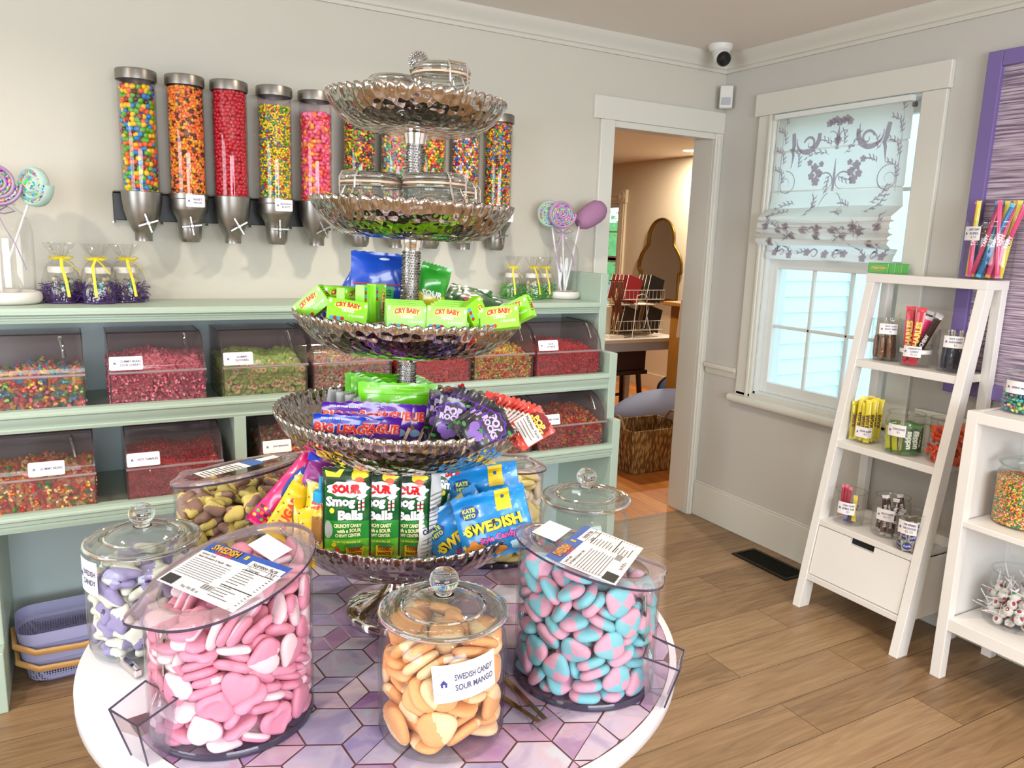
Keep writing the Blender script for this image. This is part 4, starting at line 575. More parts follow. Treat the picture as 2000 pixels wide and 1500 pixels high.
def raw_cube(a, b, c, ch=.18):
    mb = MB(); vs = []
    e = min(a, b, c)*ch
    for k, (zz, ins) in enumerate(((-c/2, e), (-c/2+e, 0), (c/2-e, 0), (c/2, e))):
        for sx, sy in ((-1, -1), (1, -1), (1, 1), (-1, 1)):
            x, y = sx*(a/2-ins), sy*(b/2-ins)
            vs.append((x, y, zz))
    fs = [(3, 2, 1, 0), (12, 13, 14, 15)]+[(k*4+i, k*4+(i+1) % 4, k*4+4+(i+1) % 4, k*4+4+i) for k in range(3) for i in range(4)]
    mb.add(vs, fs, None); return mb
def raw_bear(s):
    mb = MB(); mb.ball((0, 0, 0), s*.34, None, 7, 5, (1, .75, 1.25)); mb.ball((0, 0, s*.5), s*.25, None, 7, 5, (1, .8, .9))
    for sx in (-1, 1):
        mb.ball((sx*s*.17, 0, s*.72), s*.09, None, 5, 4); mb.ball((sx*s*.3, -s*.12, s*.15), s*.13, None, 5, 4, (1, 1, 1.2)); mb.ball((sx*s*.22, -s*.14, -s*.35), s*.16, None, 5, 4, (1, 1.2, 1))
    mb.v = [(x, y, z-s*.15) for x, y, z in mb.v]; return mb
def rrot(): return Quaternion((random.gauss(0, 1), random.gauss(0, 1), random.gauss(0, 1), random.gauss(0, 1))).normalized().to_matrix().to_4x4()
def grid_patch(w_, h_, s, rnd):
    """even but irregular spots on a w x h patch"""
    out = []; rows = max(1, int(h_/(s*.87))); 
    for j in range(rows+1):
        n = max(1, int(w_/s))
        for i in range(n+1):
            out.append((max(0, min(w_, (i+(.5 if j % 2 else 0))*w_/(n+.5)+rnd.uniform(-.25, .25)*s)), max(0, min(h_, j*h_/max(1, rows)+rnd.uniform(-.25, .25)*s))))
    return out
# ================================================================== DISPENSERS ON THE BACK WALL
DCX = [.235, .389, .537, .697, .850, 1.022, 1.177, 1.330, 1.487, 1.644]; DY = 3.08; DZ0 = 1.447
CANDYM = colmat('shiny_candy', .25, .5, coat=.3); SUGARM = colmat('sugared_gummy', .55, .4, bump=.35, bs=700); GUMM = colmat('gummy', .22, .5, sss=.25); CHOC = colmat('wrapped_chew', .3, .5)
def dispenser(k, x, wide):
    root = thing('candy_dispenser', DLAB[k], 'candy dispenser', (x, DY, DZ0), group=None)
    f = MB()
    if wide: f.lathe([(.026, 0), (.028, .0), (.0285, .026), (.034, .034), (.040, .045), (.052, .075), (.060, .105), (.0645, .14), (.067, .168), (.064, .170), (.058, .12), (.03, .04)], STEEL, 36, cap=False)
    else: f.lathe([(.027, 0), (.029, 0), (.034, .008), (.038, .016), (.040, .05), (.042, .075), (.048, .088), (.060, .108), (.064, .118), (.064, .15), (.067, .153), (.067, .170), (.062, .170), (.055, .12)], STEEL, 36, cap=False)
    f.build('funnel', root)
    r = MB(); rot = [18, 8, 30, 0, 28, 12, 40, 20, 5, 15][k]
    r.T = T(.012 if wide else .0, -(.052 if wide else .046), .062 if wide else .058) @ RX(90)
    KN = mat('knob_steel', '#a09c98', .22, 1.0); r.lathe([(.009, -.014), (.009, .008), (.006, .012), (0, .012)], KN, 14)
    for j in range(4):
        a = R(rot+90*j); r.add(*(lambda q: (q.v, q.f))(raw_cube(.032, .007, .006)), KN, T(.018*math.cos(a), .018*math.sin(a), .006) @ Matrix.Rotation(a, 4, 'Z'))
    r.build('turn_knob', root)
    t = MB(); t.lathe([(.0605, .170), (.0605, .545)], ACRYL, 40, cap=False); t.lathe([(.0585, .170), (.0585, .545)], ACRYL, 40, cap=False); t.build('tube', root)
    l = MB(); l.lathe([(.0, .572), (.060, .572), (.0645, .570), (.0655, .566), (.0655, .537), (.062, .537), (.062, .56)], STEEL, 44, cap=False); l.build('lid', root)
    b = MB(); b.box(-.03, .03, .05, D-DY-.001, .10, .16, DARK); b.build('wall_clamp', root, smooth=0, bevel=.004)
    if not wide and k in (1, 3, 9):
        tx = {1: ["REESE'S", "PIECES"], 3: ["BANANA", "RUNTS"], 9: ["MINI", "DROPS"]}[k]
        card(.062, .042, tx, None, root, T(.012, -.0695, .145) @ RZ(-8))
    return root
DLAB = ['wall candy dispenser of peanut chocolates in six colours, leftmost of the row', 'wall candy dispenser of orange, yellow and brown button candies with a white card',
 'wall candy dispenser filled all the way with red cherry balls', 'wall candy dispenser of tiny banana and fruit shaped candies', 'wall candy dispenser of pink and yellow square wrapped chews',
 'wall candy dispenser of dark mixed balls with yellow bananas, sixth from the left', 'wall candy dispenser of pastel building brick candies behind the stand pole',
 'wall candy dispenser of red, yellow and green balls right of the stand pole', 'wall candy dispenser of multicolour balls with white ones, second from the right end', 'wall candy dispenser of mini chocolate candies, rightmost of the row']
for k, x in enumerate(DCX): dispenser(k, x, k % 2 == 0)
for nm, a, b, lb in (('left', .147, .925, 'dark grey wall bracket behind the five left dispensers'), ('right', .95, 1.725, 'dark grey wall bracket behind the five right dispensers')):
    mb = MB(); mb.box(a, b, D-.024, D-.002, 1.517, 1.612, DARK)
    mb.add([(a, D-.002, 1.612), (a, D-.05, 1.614), (b, D-.05, 1.614), (b, D-.002, 1.612), (a, D-.002, 1.616), (a, D-.05, 1.618), (b, D-.05, 1.618), (b, D-.002, 1.616)], [(0, 1, 2, 3), (7, 6, 5, 4), (0, 4, 5, 1), (1, 5, 6, 2), (2, 6, 7, 3), (3, 7, 4, 0)], STEEL)
    for i in range(6): mb.tube([(a+(b-a)*i/5, D-.012, 1.515), (a+(b-a)*i/5, D-.012, 1.505)], .006, CHROME, 8)
    tag(mb.build('dispenser_bracket', smooth=0, bevel=.003), lb, 'bracket')
def tube_fill(k, name, protos, cols, size, top, mode, label, cat, group, wts=None, jit=.5, mats=CANDYM):
    """packs sweets against the inside of dispenser k; mode = how many stand as individuals"""
    rnd = random.Random(100+k); x = DCX[k]; Rt = .0575; z0 = DZ0+.168; H_ = top-.168
    face = math.atan2(-DY, -x); items = []
    for layer in (0, 1):
        rr = Rt-size*(.52+.75*layer); span = R(230)
        for (u, v) in grid_patch(rr*span, H_, size*.98, rnd):
            a = face+u/rr-span/2; rj = rr-rnd.uniform(0, .25)*size
            M = T(x+rj*math.cos(a), DY+rj*math.sin(a), z0+v) @ rrot_(rnd)
            items.append((M, rnd.randrange(len(protos)), rnd.choices(range(len(cols)), wts)[0], layer, abs(u/rr-span/2)))
    for (u, v) in grid_patch(2*Rt, 2*Rt, size, rnd):      # the top of the fill
        if math.hypot(u-Rt, v-Rt) < Rt-size*.5: items.append((T(x+u-Rt, DY+v-Rt, z0+H_-size*.3+rnd.uniform(0, .5)*size) @ rrot_(rnd), rnd.randrange(len(protos)), rnd.choices(range(len(cols)), wts)[0], 0, .1))
    items.sort(key=lambda t: (t[3], t[4]))
    ind, rest = items[:mode], items[mode:]
    if ind:
        P = {}
        for M, i, c, *_ in ind:
            if (i, c) not in P:
                mb = MB(); mb.mats = [mat('candy_'+cols[c].lstrip('#'), cols[c], .25, coat=.3)]; mb.v = protos[i].v; mb.f = protos[i].f; mb.m = [0]*len(mb.f); o = mb.build(name, smooth=60); P[(i, c)] = o
            else: o = P[(i, c)].copy(); COL.objects.link(o)
            o.matrix_world = M; tag(o, label, cat, group)
    if rest: merged(name+'_fill', [pmesh(p) for p in protos], [(M, i, cols[c]) for M, i, c, *_ in rest], 'inner '+label, cat, None, mats)
def rrot_(rnd): return Quaternion([rnd.gauss(0, 1) for _ in range(4)]).normalized().to_matrix().to_4x4()
MM = ['#d8361f', '#e8842a', '#f2c822', '#4fa52a', '#2a7fc8', '#5a2a1c']
tube_fill(0, 'peanut_chocolate', [raw_ball(.0108, (1, .84, .84), 12, 8)], ['#f0662c', '#f4cf1c', '#5db42c', '#1f86cf', '#a32a22', '#4a2a22'], .0178, .515, 300, 'coloured peanut chocolate in the leftmost wall dispenser', 'candy', 'peanut chocolates in the leftmost dispenser', [5, 4, 5, 4, 2, 1.3])
tube_fill(1, 'button_candy', [raw_ball(.0076, (1, 1, .55))], ['#f57a30', '#f2b420', '#5b2c1c'], .0112, .528, 300, 'orange, yellow or brown button candy in the second wall dispenser', 'candy', 'button candies in the second dispenser', [6, 3, 2.4])
tube_fill(2, 'cherry_ball', [raw_ball(.0084, n=12, k=8)], ['#c3122c'], .0148, .532, 300, 'glossy red cherry ball in the third wall dispenser', 'candy', 'cherry balls in the third dispenser')
tube_fill(3, 'fruit_candy', [raw_capsule(.017, .0034, .9), raw_ball(.0048), raw_capsule(.016, .003, .7)], ['#f4dc20', '#f4dc20', '#d22a24', '#1e86b8', '#58b038', '#f08a50'], .0108, .50, 0, 'tiny banana and fruit shaped candies in the fourth wall dispenser', 'candy', None, [5, 3, 1.4, 2, 2, 1])
tube_fill(4, 'square_chew', [raw_cube(.0195, .0195, .0125)], ['#ee5a86', '#e23c4c', '#f7b02c', '#f07a4a', '#f27aa0'], .0185, .485, 260, 'square wrapped fruit chew in the fifth wall dispenser', 'candy', 'square chews in the fifth dispenser', [4, 3, 2, 2, 2])
NB = [raw_ball(.0062)]
tube_fill(5, 'mixed_fruit_candy', NB+[raw_capsule(.026, .0045, .9)], ['#3f8f2e', '#a8262c', '#3c2458', '#e87a20', '#f0d020', '#6fb42c'], .0122, .525, 0, 'dark mixed balls with bananas in the sixth wall dispenser', 'candy', None)
tube_fill(6, 'brick_candy', [raw_cube(.020, .010, .0095, .1)], ['#d8788a', '#e8b84c', '#7fb870', '#5aa6b8', '#d06a5a', '#e8d87a'], .0135, .525, 0, 'pastel building brick candies in the seventh wall dispenser', 'candy', None)
tube_fill(7, 'round_candy', NB, ['#f2cc24', '#d83a2a', '#4a9a38', '#7a2440', '#e88430'], .0118, .525, 0, 'red, yellow and green candy balls in the eighth wall dispenser', 'candy', None)
tube_fill(8, 'round_candy', NB, ['#d83a2a', '#ece8e0', '#2a6ab8', '#f0962a', '#4a9a38', '#8a2a60', '#f0c828'], .0118, .525, 0, 'multicolour and white candy balls in the ninth wall dispenser', 'candy', None)
tube_fill(9, 'mini_chocolate', [raw_ball(.0058, (1, 1, .6))], MM, .0098, .53, 0, 'mini candy coated chocolates in the rightmost wall dispenser', 'candy', None)
# ================================================================== SAGE SHELF UNIT
SAGE = mat('sage_paint', '#a9bcae', .4, vary=.02, vscale=4); SAGED = mat('sage_back_paint', '#b2c4c6', .5, vary=.02, vscale=4)
unit = thing('display_shelving', 'long sage green stepped display shelving along the back wall', 'shelving', (0, D, 0))
UX0, UX1 = -1.35, 2.10
def lip(z1, z0, yf, x0, x1):
    """moulded shelf edge, profile swept along x (y relative to the wall)"""
    h = z1-z0; P = [(0, 0), (.0, -.010), (-.006, -.014), (-.006, -.020), (.004, -.026), (.004, -h*.62), (.010, -h*.70), (.010, -h*.80), (.004, -h*.86), (.006, -h), (.03, -h), (.03, 0)]
    mb = MB(); n = len(P); Y = yf-D
    mb.add([(x0, Y+a, z1+b) for a, b in P]+[(x1, Y+a, z1+b) for a, b in P], [(i, (i+1) % n, n+(i+1) % n, n+i)[::-1] for i in range(n)]+[tuple(range(n))[::-1], tuple(range(n, 2*n))], SAGE); return mb
for z, zb, yf, h in ((1.234, 1.186, 2.85, .022), (.929, .859, 2.75, .05), (.618, .558, 2.70, .05)):
    mb = lip(z, zb, yf, UX0, UX1-.04); zt = z if h < .03 else z-.022
    mb.box(UX0, UX1-.04, yf-D+.03, -.001, zt-.02, zt, SAGE); mb.build('shelf', unit, smooth=50)
def side(x0, x1, parent, name='side_panel'):
    P = [(-.001, 0), (-.001, 1.36), (-.325, 1.36), (-.325, 1.017), (-.425, 1.017), (-.425, .725), (-.475, .725), (-.475, 0)]
    mb = MB(); mb.add([(x0, a, b) for a, b in P]+[(x1, a, b) for a, b in P], [tuple(range(8)), tuple(range(15, 7, -1))]+[(i, 8+i, 8+(i+1) % 8, (i+1) % 8) for i in range(8)], SAGE)
    return mb.build(name, parent, smooth=0, bevel=.003)
side(UX1-.04, UX1, unit)
mb = MB(); mb.box(UX0, UX1-.04, -.012, -.001, 0, 1.2, SAGED); mb.box(UX0, UX1-.04, -.05, -.012, 0, .56, SAGED); mb.build('back_panel', unit, smooth=0)
for x in (.465, -.60): mb = MB(); mb.box(x, x+.04, -.42, -.02, .60, .86, SAGE); mb.build('divider', unit, smooth=0, bevel=.002)
mb = MB(); mb.box(-.30, -.248, -.525, -.05, 0, .20, SAGE); mb.box(-.30, -.248, -.47, -.05, .2, .56, SAGE); mb.build('divider', unit, smooth=0, bevel=.003)
# ---- acrylic scoop bins
def scoop(parent, M, kind=0, m=None):
    m = m or ACRYL; mb = MB(); mb.T = M
    mb.add([(-.02, 0, 0), (.02, 0, 0), (.016, .045, 0), (-.016, .045, 0), (-.024, 0, .022), (.024, 0, .022), (.018, .045, .02), (-.018, .045, .02)], [(0, 1, 2, 3), (0, 3, 7, 4), (2, 1, 5, 6), (3, 2, 6, 7)], m)
    mb.tube([(0, .044, .012), (0, .065, .018), (0, .10, .02), (0, .115, .014)], [.006, .0045, .0055, .006], SOLID, 8); return mb.build('scoop', parent)
def bin_box(x0, x1, yf, z0, label, lines, content, scoopk=1, cardu=.05, dep=.29):
    wd = x1-x0; root = thing('scoop_bin', label, 'bulk candy bin', (x0, yf, z0))
    P = [(0, 0), (0, .112), (.0, .125), (.010, .165), (.035, .200), (.075, .225), (.12, .236), (dep, .236), (dep, 0)]
    mb = MB(); n = len(P)
    for x in (0, wd):
        for dx in (0, .003 if x == 0 else -.003): mb.add([(x+dx, a, b) for a, b in P], [tuple(range(n))], SMOKE)
    mb.box(.003, wd-.003, 0, .003, 0, .112, SMOKE); mb.box(.003, wd-.003, dep-.003, dep, 0, .236, SMOKE); mb.box(.003, wd-.003, .003, dep-.003, 0, .003, SMOKE); mb.box(.003, wd-.003, .12, dep-.003, .233, .236, SMOKE)
    mb.build('body', root, smooth=0)
    e = MB()
    for x in (.0015, wd-.0015): e.tube([(x, a, b) for a, b in P[:8]], .0018, SMOKE_EDGE, 6)
    e.tube([(0, .12, .236), (wd, .12, .236)], .0016, SMOKE_EDGE, 6); e.tube([(0, 0, .001), (wd, 0, .001)], .0016, SMOKE_EDGE, 6); e.build('edges', root)
    l = MB(); Q = [(-.004, .118), (-.006, .128), (.005, .167), (.031, .204), (.073, .229), (.118, .240)]
    for x in (0,):
        A = [(a, b) for a, b in Q]; vs = [(-.002, a, b) for a, b in A]+[(wd+.002, a, b) for a, b in A]; k = len(A)
        l.add(vs, [(i, i+1, k+i+1, k+i)[::-1] for i in range(k-1)], SMOKE)
    l.tube([(-.002, -.006, .120), (wd+.002, -.006, .120)], .005, thin('bin_handle', '#d9ccd0', 1.6, .03, 1.5, body=.35, bcol='#c9b8bc'), 8); l.build('lid', root, smooth=60)
    if lines: card(.098, .044, lines, None, root, T(cardu+.0, -.008, .152) @ RX(-14))
    if scoopk: scoop(root, T(wd-.045, .004, .13) @ RX(60) @ RZ(8))
    if content: content(root, x0+.004, x1-.004, yf+.004, z0+.004, dep-.008)
    return root
def heap(name, protos, cols, s, hf, hb, label, mtl, wts=None, ind=0, lab2=None, seed=1, groupname=None, turn=None):
    def go(root, x0, x1, y0, z0, dep):
        rnd = random.Random(seed); wd = x1-x0; it = []
        hh = lambda y, x=0: hf+(hb-hf)*min(1, y/.16)+.008*math.sin(9*x/wd+seed)*min(1, y/.05)
        for L in (0, 1):
            for u, v in grid_patch(wd-s, hf-s*.5, s*.92, rnd): it.append((x0+s/2+u, y0+s*(.5+.8*L), z0+s*.4+v, L))
            for u, v in grid_patch(wd-s, dep-s, s*.92, rnd): it.append((x0+s/2+u, y0+s/2+v, z0+hh(v, u)-s*(.4+.8*L)+rnd.uniform(-.2, .3)*s, L))
        for u, v in grid_patch(dep-s, hf, s*.95, rnd):
            it.append((x0+s*.5, y0+s/2+u, z0+s*.4+v*hh(u)/hf*.9, 0)); it.append((x1-s*.5, y0+s/2+u, z0+s*.4+v*hh(u)/hf*.9, 0))
        items = [(T(x, y, z) @ (turn(rnd) if turn else rrot_(rnd)), rnd.randrange(len(protos)), rnd.choices(cols, wts)[0], L) for x, y, z, L in it]
        if ind:
            items.sort(key=lambda t: (t[3], t[0].translation.y)); own = items[:ind]; items = items[ind:]
            P = {}
            for M, i, c, _ in own:
                if i not in P: o = ind_proto(name, i); P[i] = o
                else: o = P[i].copy(); COL.objects.link(o)
                o.matrix_world = M; tag(o, lab2, 'gummy candy', groupname)
        if items: merged(name+('_fill' if ind else 's'), [pmesh(p) for p in protos], [t[:3] for t in items], label, 'candy', None, mtl)
    return go
def flower_mb(a):
    g, w_, r_ = mat('gummy_green', '#a3c964', .45, bump=.2, bscale=600), mat('gummy_cream', '#ece0ae', .5), mat('gummy_red', '#dc6a4c', .5)
    return puff(o_flower, .0145, .0045, 15, (lambda x, y, z: g if z < .3 or a else (r_ if math.hypot(x, y) < .35 else w_ if math.hypot(x, y) < .75 else g)))
def ind_proto(name, i): return flower_mb(i).build(name, smooth=60)
SOURC = ['#58a8a0', '#7ab86a', '#d87a88', '#e6c45a', '#e08a58', '#5a9ac0', '#d85a6a']
kid = raw_bear(.024)
bin_box(-.275, .020, 2.78, .909, 'smoky scoop bin of sugared multicolour gummy figures at the left end, upper shelf', None, heap('sour_gummy_figure', [raw_cube(.032, .014, .011, .35), raw_bear(.029)], SOURC, .0205, .10, .115, 'sugared multicolour gummy figures in the upper left bin', SUGARM, seed=3), cardu=.05)
bin_box(.090, .382, 2.78, .909, 'smoky scoop bin of sugared cherry pink gummy bears on the upper shelf', ["GUMMY BEARS", "SOUR CHERRY"], heap('pink_gummy_bear', [raw_bear(.024)], ['#dc7488', '#d2607a', '#e68c9c'], .0162, .108, .150, 'sugared cherry pink gummy bears in the bin', SUGARM, seed=4))
bin_box(.438, .728, 2.78, .909, 'smoky scoop bin of green flower gummies on the upper shelf', ["GUMMY", "FLOWERS"], heap('flower_gummy', [flower_mb(0), flower_mb(1)], ['#8fbf52'], .021, .10, .14, 'green flower gummies deeper in the bin', mat('gummy_green', '#8fbf52', .45), ind=230, lab2='green flower gummy with red and cream centre in the scoop bin', seed=5, groupname='flower gummies in the bin', turn=lambda r: RX(r.uniform(30, 100)) @ RY(r.uniform(-35, 35)) @ RZ(r.uniform(0, 360))))
bin_box(.750, 1.050, 2.78, .909, 'smoky scoop bin of pastel ring and ball gummies partly behind the bowl stand', None, heap('pastel_gummy_ring', [raw_ball(.0075), raw_ball(.008, (1, 1, .6))], ['#d8a8a0', '#a8b878', '#c8c890', '#a898b8', '#e09078', '#d8d0b0'], .0135, .105, .14, 'pastel round gummies in the bin behind the stand', SUGARM, seed=6), scoopk=0)
bin_box(1.070, 1.388, 2.78, .909, 'smoky scoop bin of solid red gummy fish behind the stand pole', None, heap('red_fish_gummy_piece', [raw_ball(.011, (1, .6, .35)), raw_capsule(.028, .004, .4)], ['#d81a20', '#c81420', '#e02a28'], .0145, .085, .13, 'red gummy fish in the bin right of the stand pole', GUMM, seed=7), scoopk=0)
bin_box(1.402, 1.680, 2.78, .909, 'smoky scoop bin of yellow, green and red gummy worms on the upper shelf', None, heap('gummy_worm', [raw_capsule(.026, .0046, .5), raw_capsule(.022, .005, .3)], ['#e8c030', '#d82a20', '#8aac38', '#e88a28', '#e8d068'], .0135, .10, .135, 'short yellow, green and red gummy worms in the bin', GUMM, seed=8), scoopk=1)
bin_box(1.698, 2.028, 2.78, .909, 'smoky scoop bin of shredded red licorice at the right end, upper shelf', ["SOUR", "LICORICE"], heap('red_licorice_string', [raw_capsule(.032, .003, .6), raw_capsule(.028, .0028, 1.2)], ['#d8303a', '#c82430', '#e04a4c'], .0118, .10, .135, 'tangle of short red licorice strings in the right bin', SUGARM, seed=9))
bin_box(-.275, .032, 2.72, .600, 'smoky scoop bin of clear coloured gummy bears at the left end, lower shelf', ["GUMMY BEARS"], heap('gummy_bear', [raw_bear(.026)], ['#d83020', '#e87820', '#e8c860', '#4a9a38', '#e8b890', '#e05a3a'], .0178, .088, .115, 'clear red, orange, yellow and green gummy bears in the lower left bin', GUMM, [4, 4, 3, 2, 3, 2], seed=10), cardu=.175)
bin_box(.122, .418, 2.72, .600, 'smoky scoop bin of small red cinnamon candies on the lower shelf', ["HOT TAMALES"], heap('cinnamon_candy_piece', [raw_capsule(.018, .0042)], ['#b8141e', '#c81e26', '#a01018'], .0105, .085, .135, 'red capsule cinnamon candies in the lower bin', CANDYM, seed=11), scoopk=0)
bin_box(.55, .86, 2.72, .600, 'smoky scoop bin of jaw breaker balls on the lower shelf, right of the divider', ["JAW BREAKERS"], heap('jaw_breaker', [raw_ball(.0095)], ['#c83a48', '#e8a838', '#78a85a', '#a84868', '#d88a6a', '#e8d0a0'], .018, .10, .15, 'small coloured jaw breaker balls in the lower bin', CANDYM, seed=12), scoopk=0)
bin_box(1.36, 1.655, 2.72, .600, 'smoky scoop bin of brown candied nuts low behind the bowl stand', None, heap('candied_nut', [raw_ball(.008, (1, .8, .8))], ['#a8704c', '#8a5a3c', '#c08a60', '#b86a58'], .0135, .085, .12, 'brown candied nuts in the lower bin right of the stand', SUGARM, seed=13), scoopk=0)
bin_box(1.685, 2.028, 2.72, .600, 'smoky scoop bin of red and orange gummies at the right end, lower shelf', ["GUMMY WORMS"], heap('fruit_gummy_piece', [raw_ball(.0095, (1, .8, .6)), raw_capsule(.026, .005, .5)], ['#c8281e', '#d85a28', '#a81c1c', '#d8982a', '#5a7a2a'], .0155, .10, .145, 'red and orange gummies in the lower right bin', GUMM, [5, 4, 4, 2, 1], seed=14))
# ================================================================== ON THE TOP SHELF
TS = 1.2345
CHIN = mat('white_ceramic', '#dcd8d2', .35)
def vase(x, y, label):
    root = thing('glass_cloche', label, 'vase', (x, y, TS)); root.scale = (1.22, 1.22, 1.15) if x < 0 else (1.02, 1.02, 1.0)
    b = MB(); b.lathe([(0, 0), (.068, 0), (.076, .006), (.079, .016), (.078, .028), (.074, .034), (.066, .035), (.064, .026), (0, .024)], CHIN, 44); b.build('base', root)
    g = MB(); P = [(.064, .026), (.066, .12), (.066, .20), (.060, .232), (.045, .256), (.030, .268), (.029, .276)]
    g.lathe(P, GLASS, 36, cap=False); g.lathe([(r-.002, z) for r, z in P], GLASS, 36, cap=False); g.lathe([(.027, .276), (.031, .276), (.031, .279), (.027, .279), (.027, .276)], GLASS_EDGE, 30, cap=False); g.build('glass', root)
    return root
vL = on(14, 588, 2, TS); vR = on(1115, 578, 2, TS)
vase(-.178, 3.04, 'tall clear glass vase on a white dish holding lollipops, left end of the top shelf')
vase(1.995, 3.06, 'tall clear glass vase on a white dish holding lollipops, right end by the doorway')
SPR = bpy.data.materials.new('sprinkles'); SPR.use_nodes = True
nt = SPR.node_tree; N = nt.nodes; L = nt.links; b = N['Principled BSDF']; b.inputs['Roughness'].default_value = .4
tc = N.new('ShaderNodeTexCoord'); vo = N.new('ShaderNodeTexVoronoi'); vo.inputs['Scale'].default_value = 190; L.new(tc.outputs['Object'], vo.inputs[0])
hs = N.new('ShaderNodeHueSaturation'); hs.inputs['Saturation'].default_value = 1.5; hs.inputs['Value'].default_value = 1.1; L.new(vo.outputs['Color'], hs.inputs['Color']); L.new(hs.outputs[0], b.inputs['Base Color'])
bp = N.new('ShaderNodeBump'); bp.inputs['Strength'].default_value = .8; bp.inputs['Distance'].default_value = .002; bp.invert = True; L.new(vo.outputs['Distance'], bp.inputs['Height']); L.new(bp.outputs[0], b.inputs['Normal'])
def lollipop(x, y, z, rad, face, col, label, stick_to, bow=None, roll=0):
    """decorative felt swirl lollipop: rolled rope with sprinkle filling"""
    root = thing('swirl_lollipop', label, 'lollipop', (x, y, z)); M = RZ(face[0]) @ RX(face[1])
    fm = mat('felt_'+col.lstrip('#'), col, .9, bump=.5, bscale=300)
    turns = 3.0; n = 120; rope = MB(); fil = MB(); rope.T = M; fil.T = M
    for mb_, off, rr, m_ in ((rope, 0, .018, fm), (fil, .5, .0165, SPR)):
        pts = []
        for i in range(n+1):
            t = i/n; a = t*turns*2*PI+off*0; r_ = (rad-.008)*(t*.93+.07)-(off*(rad-.008)*.93/turns if off else 0)
            pts.append((max(.001, r_)*math.cos(a+roll), 0, max(.001, r_)*math.sin(a+roll)))
        mb_.tube(pts, rr, m_, 8, flatk=.40)
    rope.build('felt_rope', root); fil.build('sprinkle_band', root)
    s = MB(); e = Vector(stick_to)-Vector((x, y, z)); d = e.normalized(); s.tube([d*rad*.9, e], .004, mat('paper_stick', '#e8e4e8', .6), 8); s.build('stick', root)
    if bow:
        bm_ = mat('ribbon_'+bow.lstrip('#'), bow, .6); k = MB(); c = d*(rad+.012)
        for a in (-1, 1):
            k.tube([c, c+Vector((a*.03, -.01, .02)), c+Vector((a*.05, -.012, .005)), c+Vector((a*.02, -.006, -.004)), c], .006, bm_, 6, flatk=.3)
            k.tube([c, c+Vector((a*.02, -.008, -.05)), c+Vector((a*.045, -.02, -.10)), c+Vector((a*.04+.03, -.02, -.18))], .006, bm_, 6, flatk=.3)
        k.build('bow', root)
lollipop(-.19, 3.0, 1.615, .078, (12, 0), '#b79cc0', 'lilac swirl lollipop with sprinkles cut by the left photo edge', (-.20, 3.06, 1.27), '#b8a0d0')
lollipop(-.083, 3.0, 1.615, .074, (-50, 0), '#b4d2ca', 'mint swirl lollipop with sprinkles turned sideways, in the left vase', (-.21, 3.07, 1.27))
lollipop(1.945, 3.02, 1.618, .072, (-14, 0), '#b79cc0', 'lilac swirl lollipop with sprinkles facing forward, in the right vase', (2.01, 3.07, 1.27), '#c0a4c4')
lollipop(1.915, 3.07, 1.62, .07, (-30, 0), '#b4d2ca', 'mint swirl lollipop mostly behind the lilac one, in the right vase', (1.985, 3.06, 1.27))
root = thing('puffed_lollipop', 'oblong mauve wrapped lollipop leaning right out of the right vase', 'lollipop', (2.118, 3.04, 1.62))
mb = MB(); mb.T = RY(58); F2 = mat('mauve_felt', '#a07498', .9, bump=.4, bscale=120)
mb.lathe([(0, -.085), (.028, -.078), (.044, -.055), (.050, -.02), (.052, .02), (.048, .05), (.034, .072), (.015, .082), (0, .084)], F2, 28, rf=lambda r, z, a, j: r*(1+.03*math.sin(z*160+a*2))); mb.build('head', root)
mb = MB(); mb.tube([(-.06, 0, -.04), (-.11, .02, -.35)], .004, mat('paper_stick', '#e8e4e8', .6), 8); mb.build('stick', root)
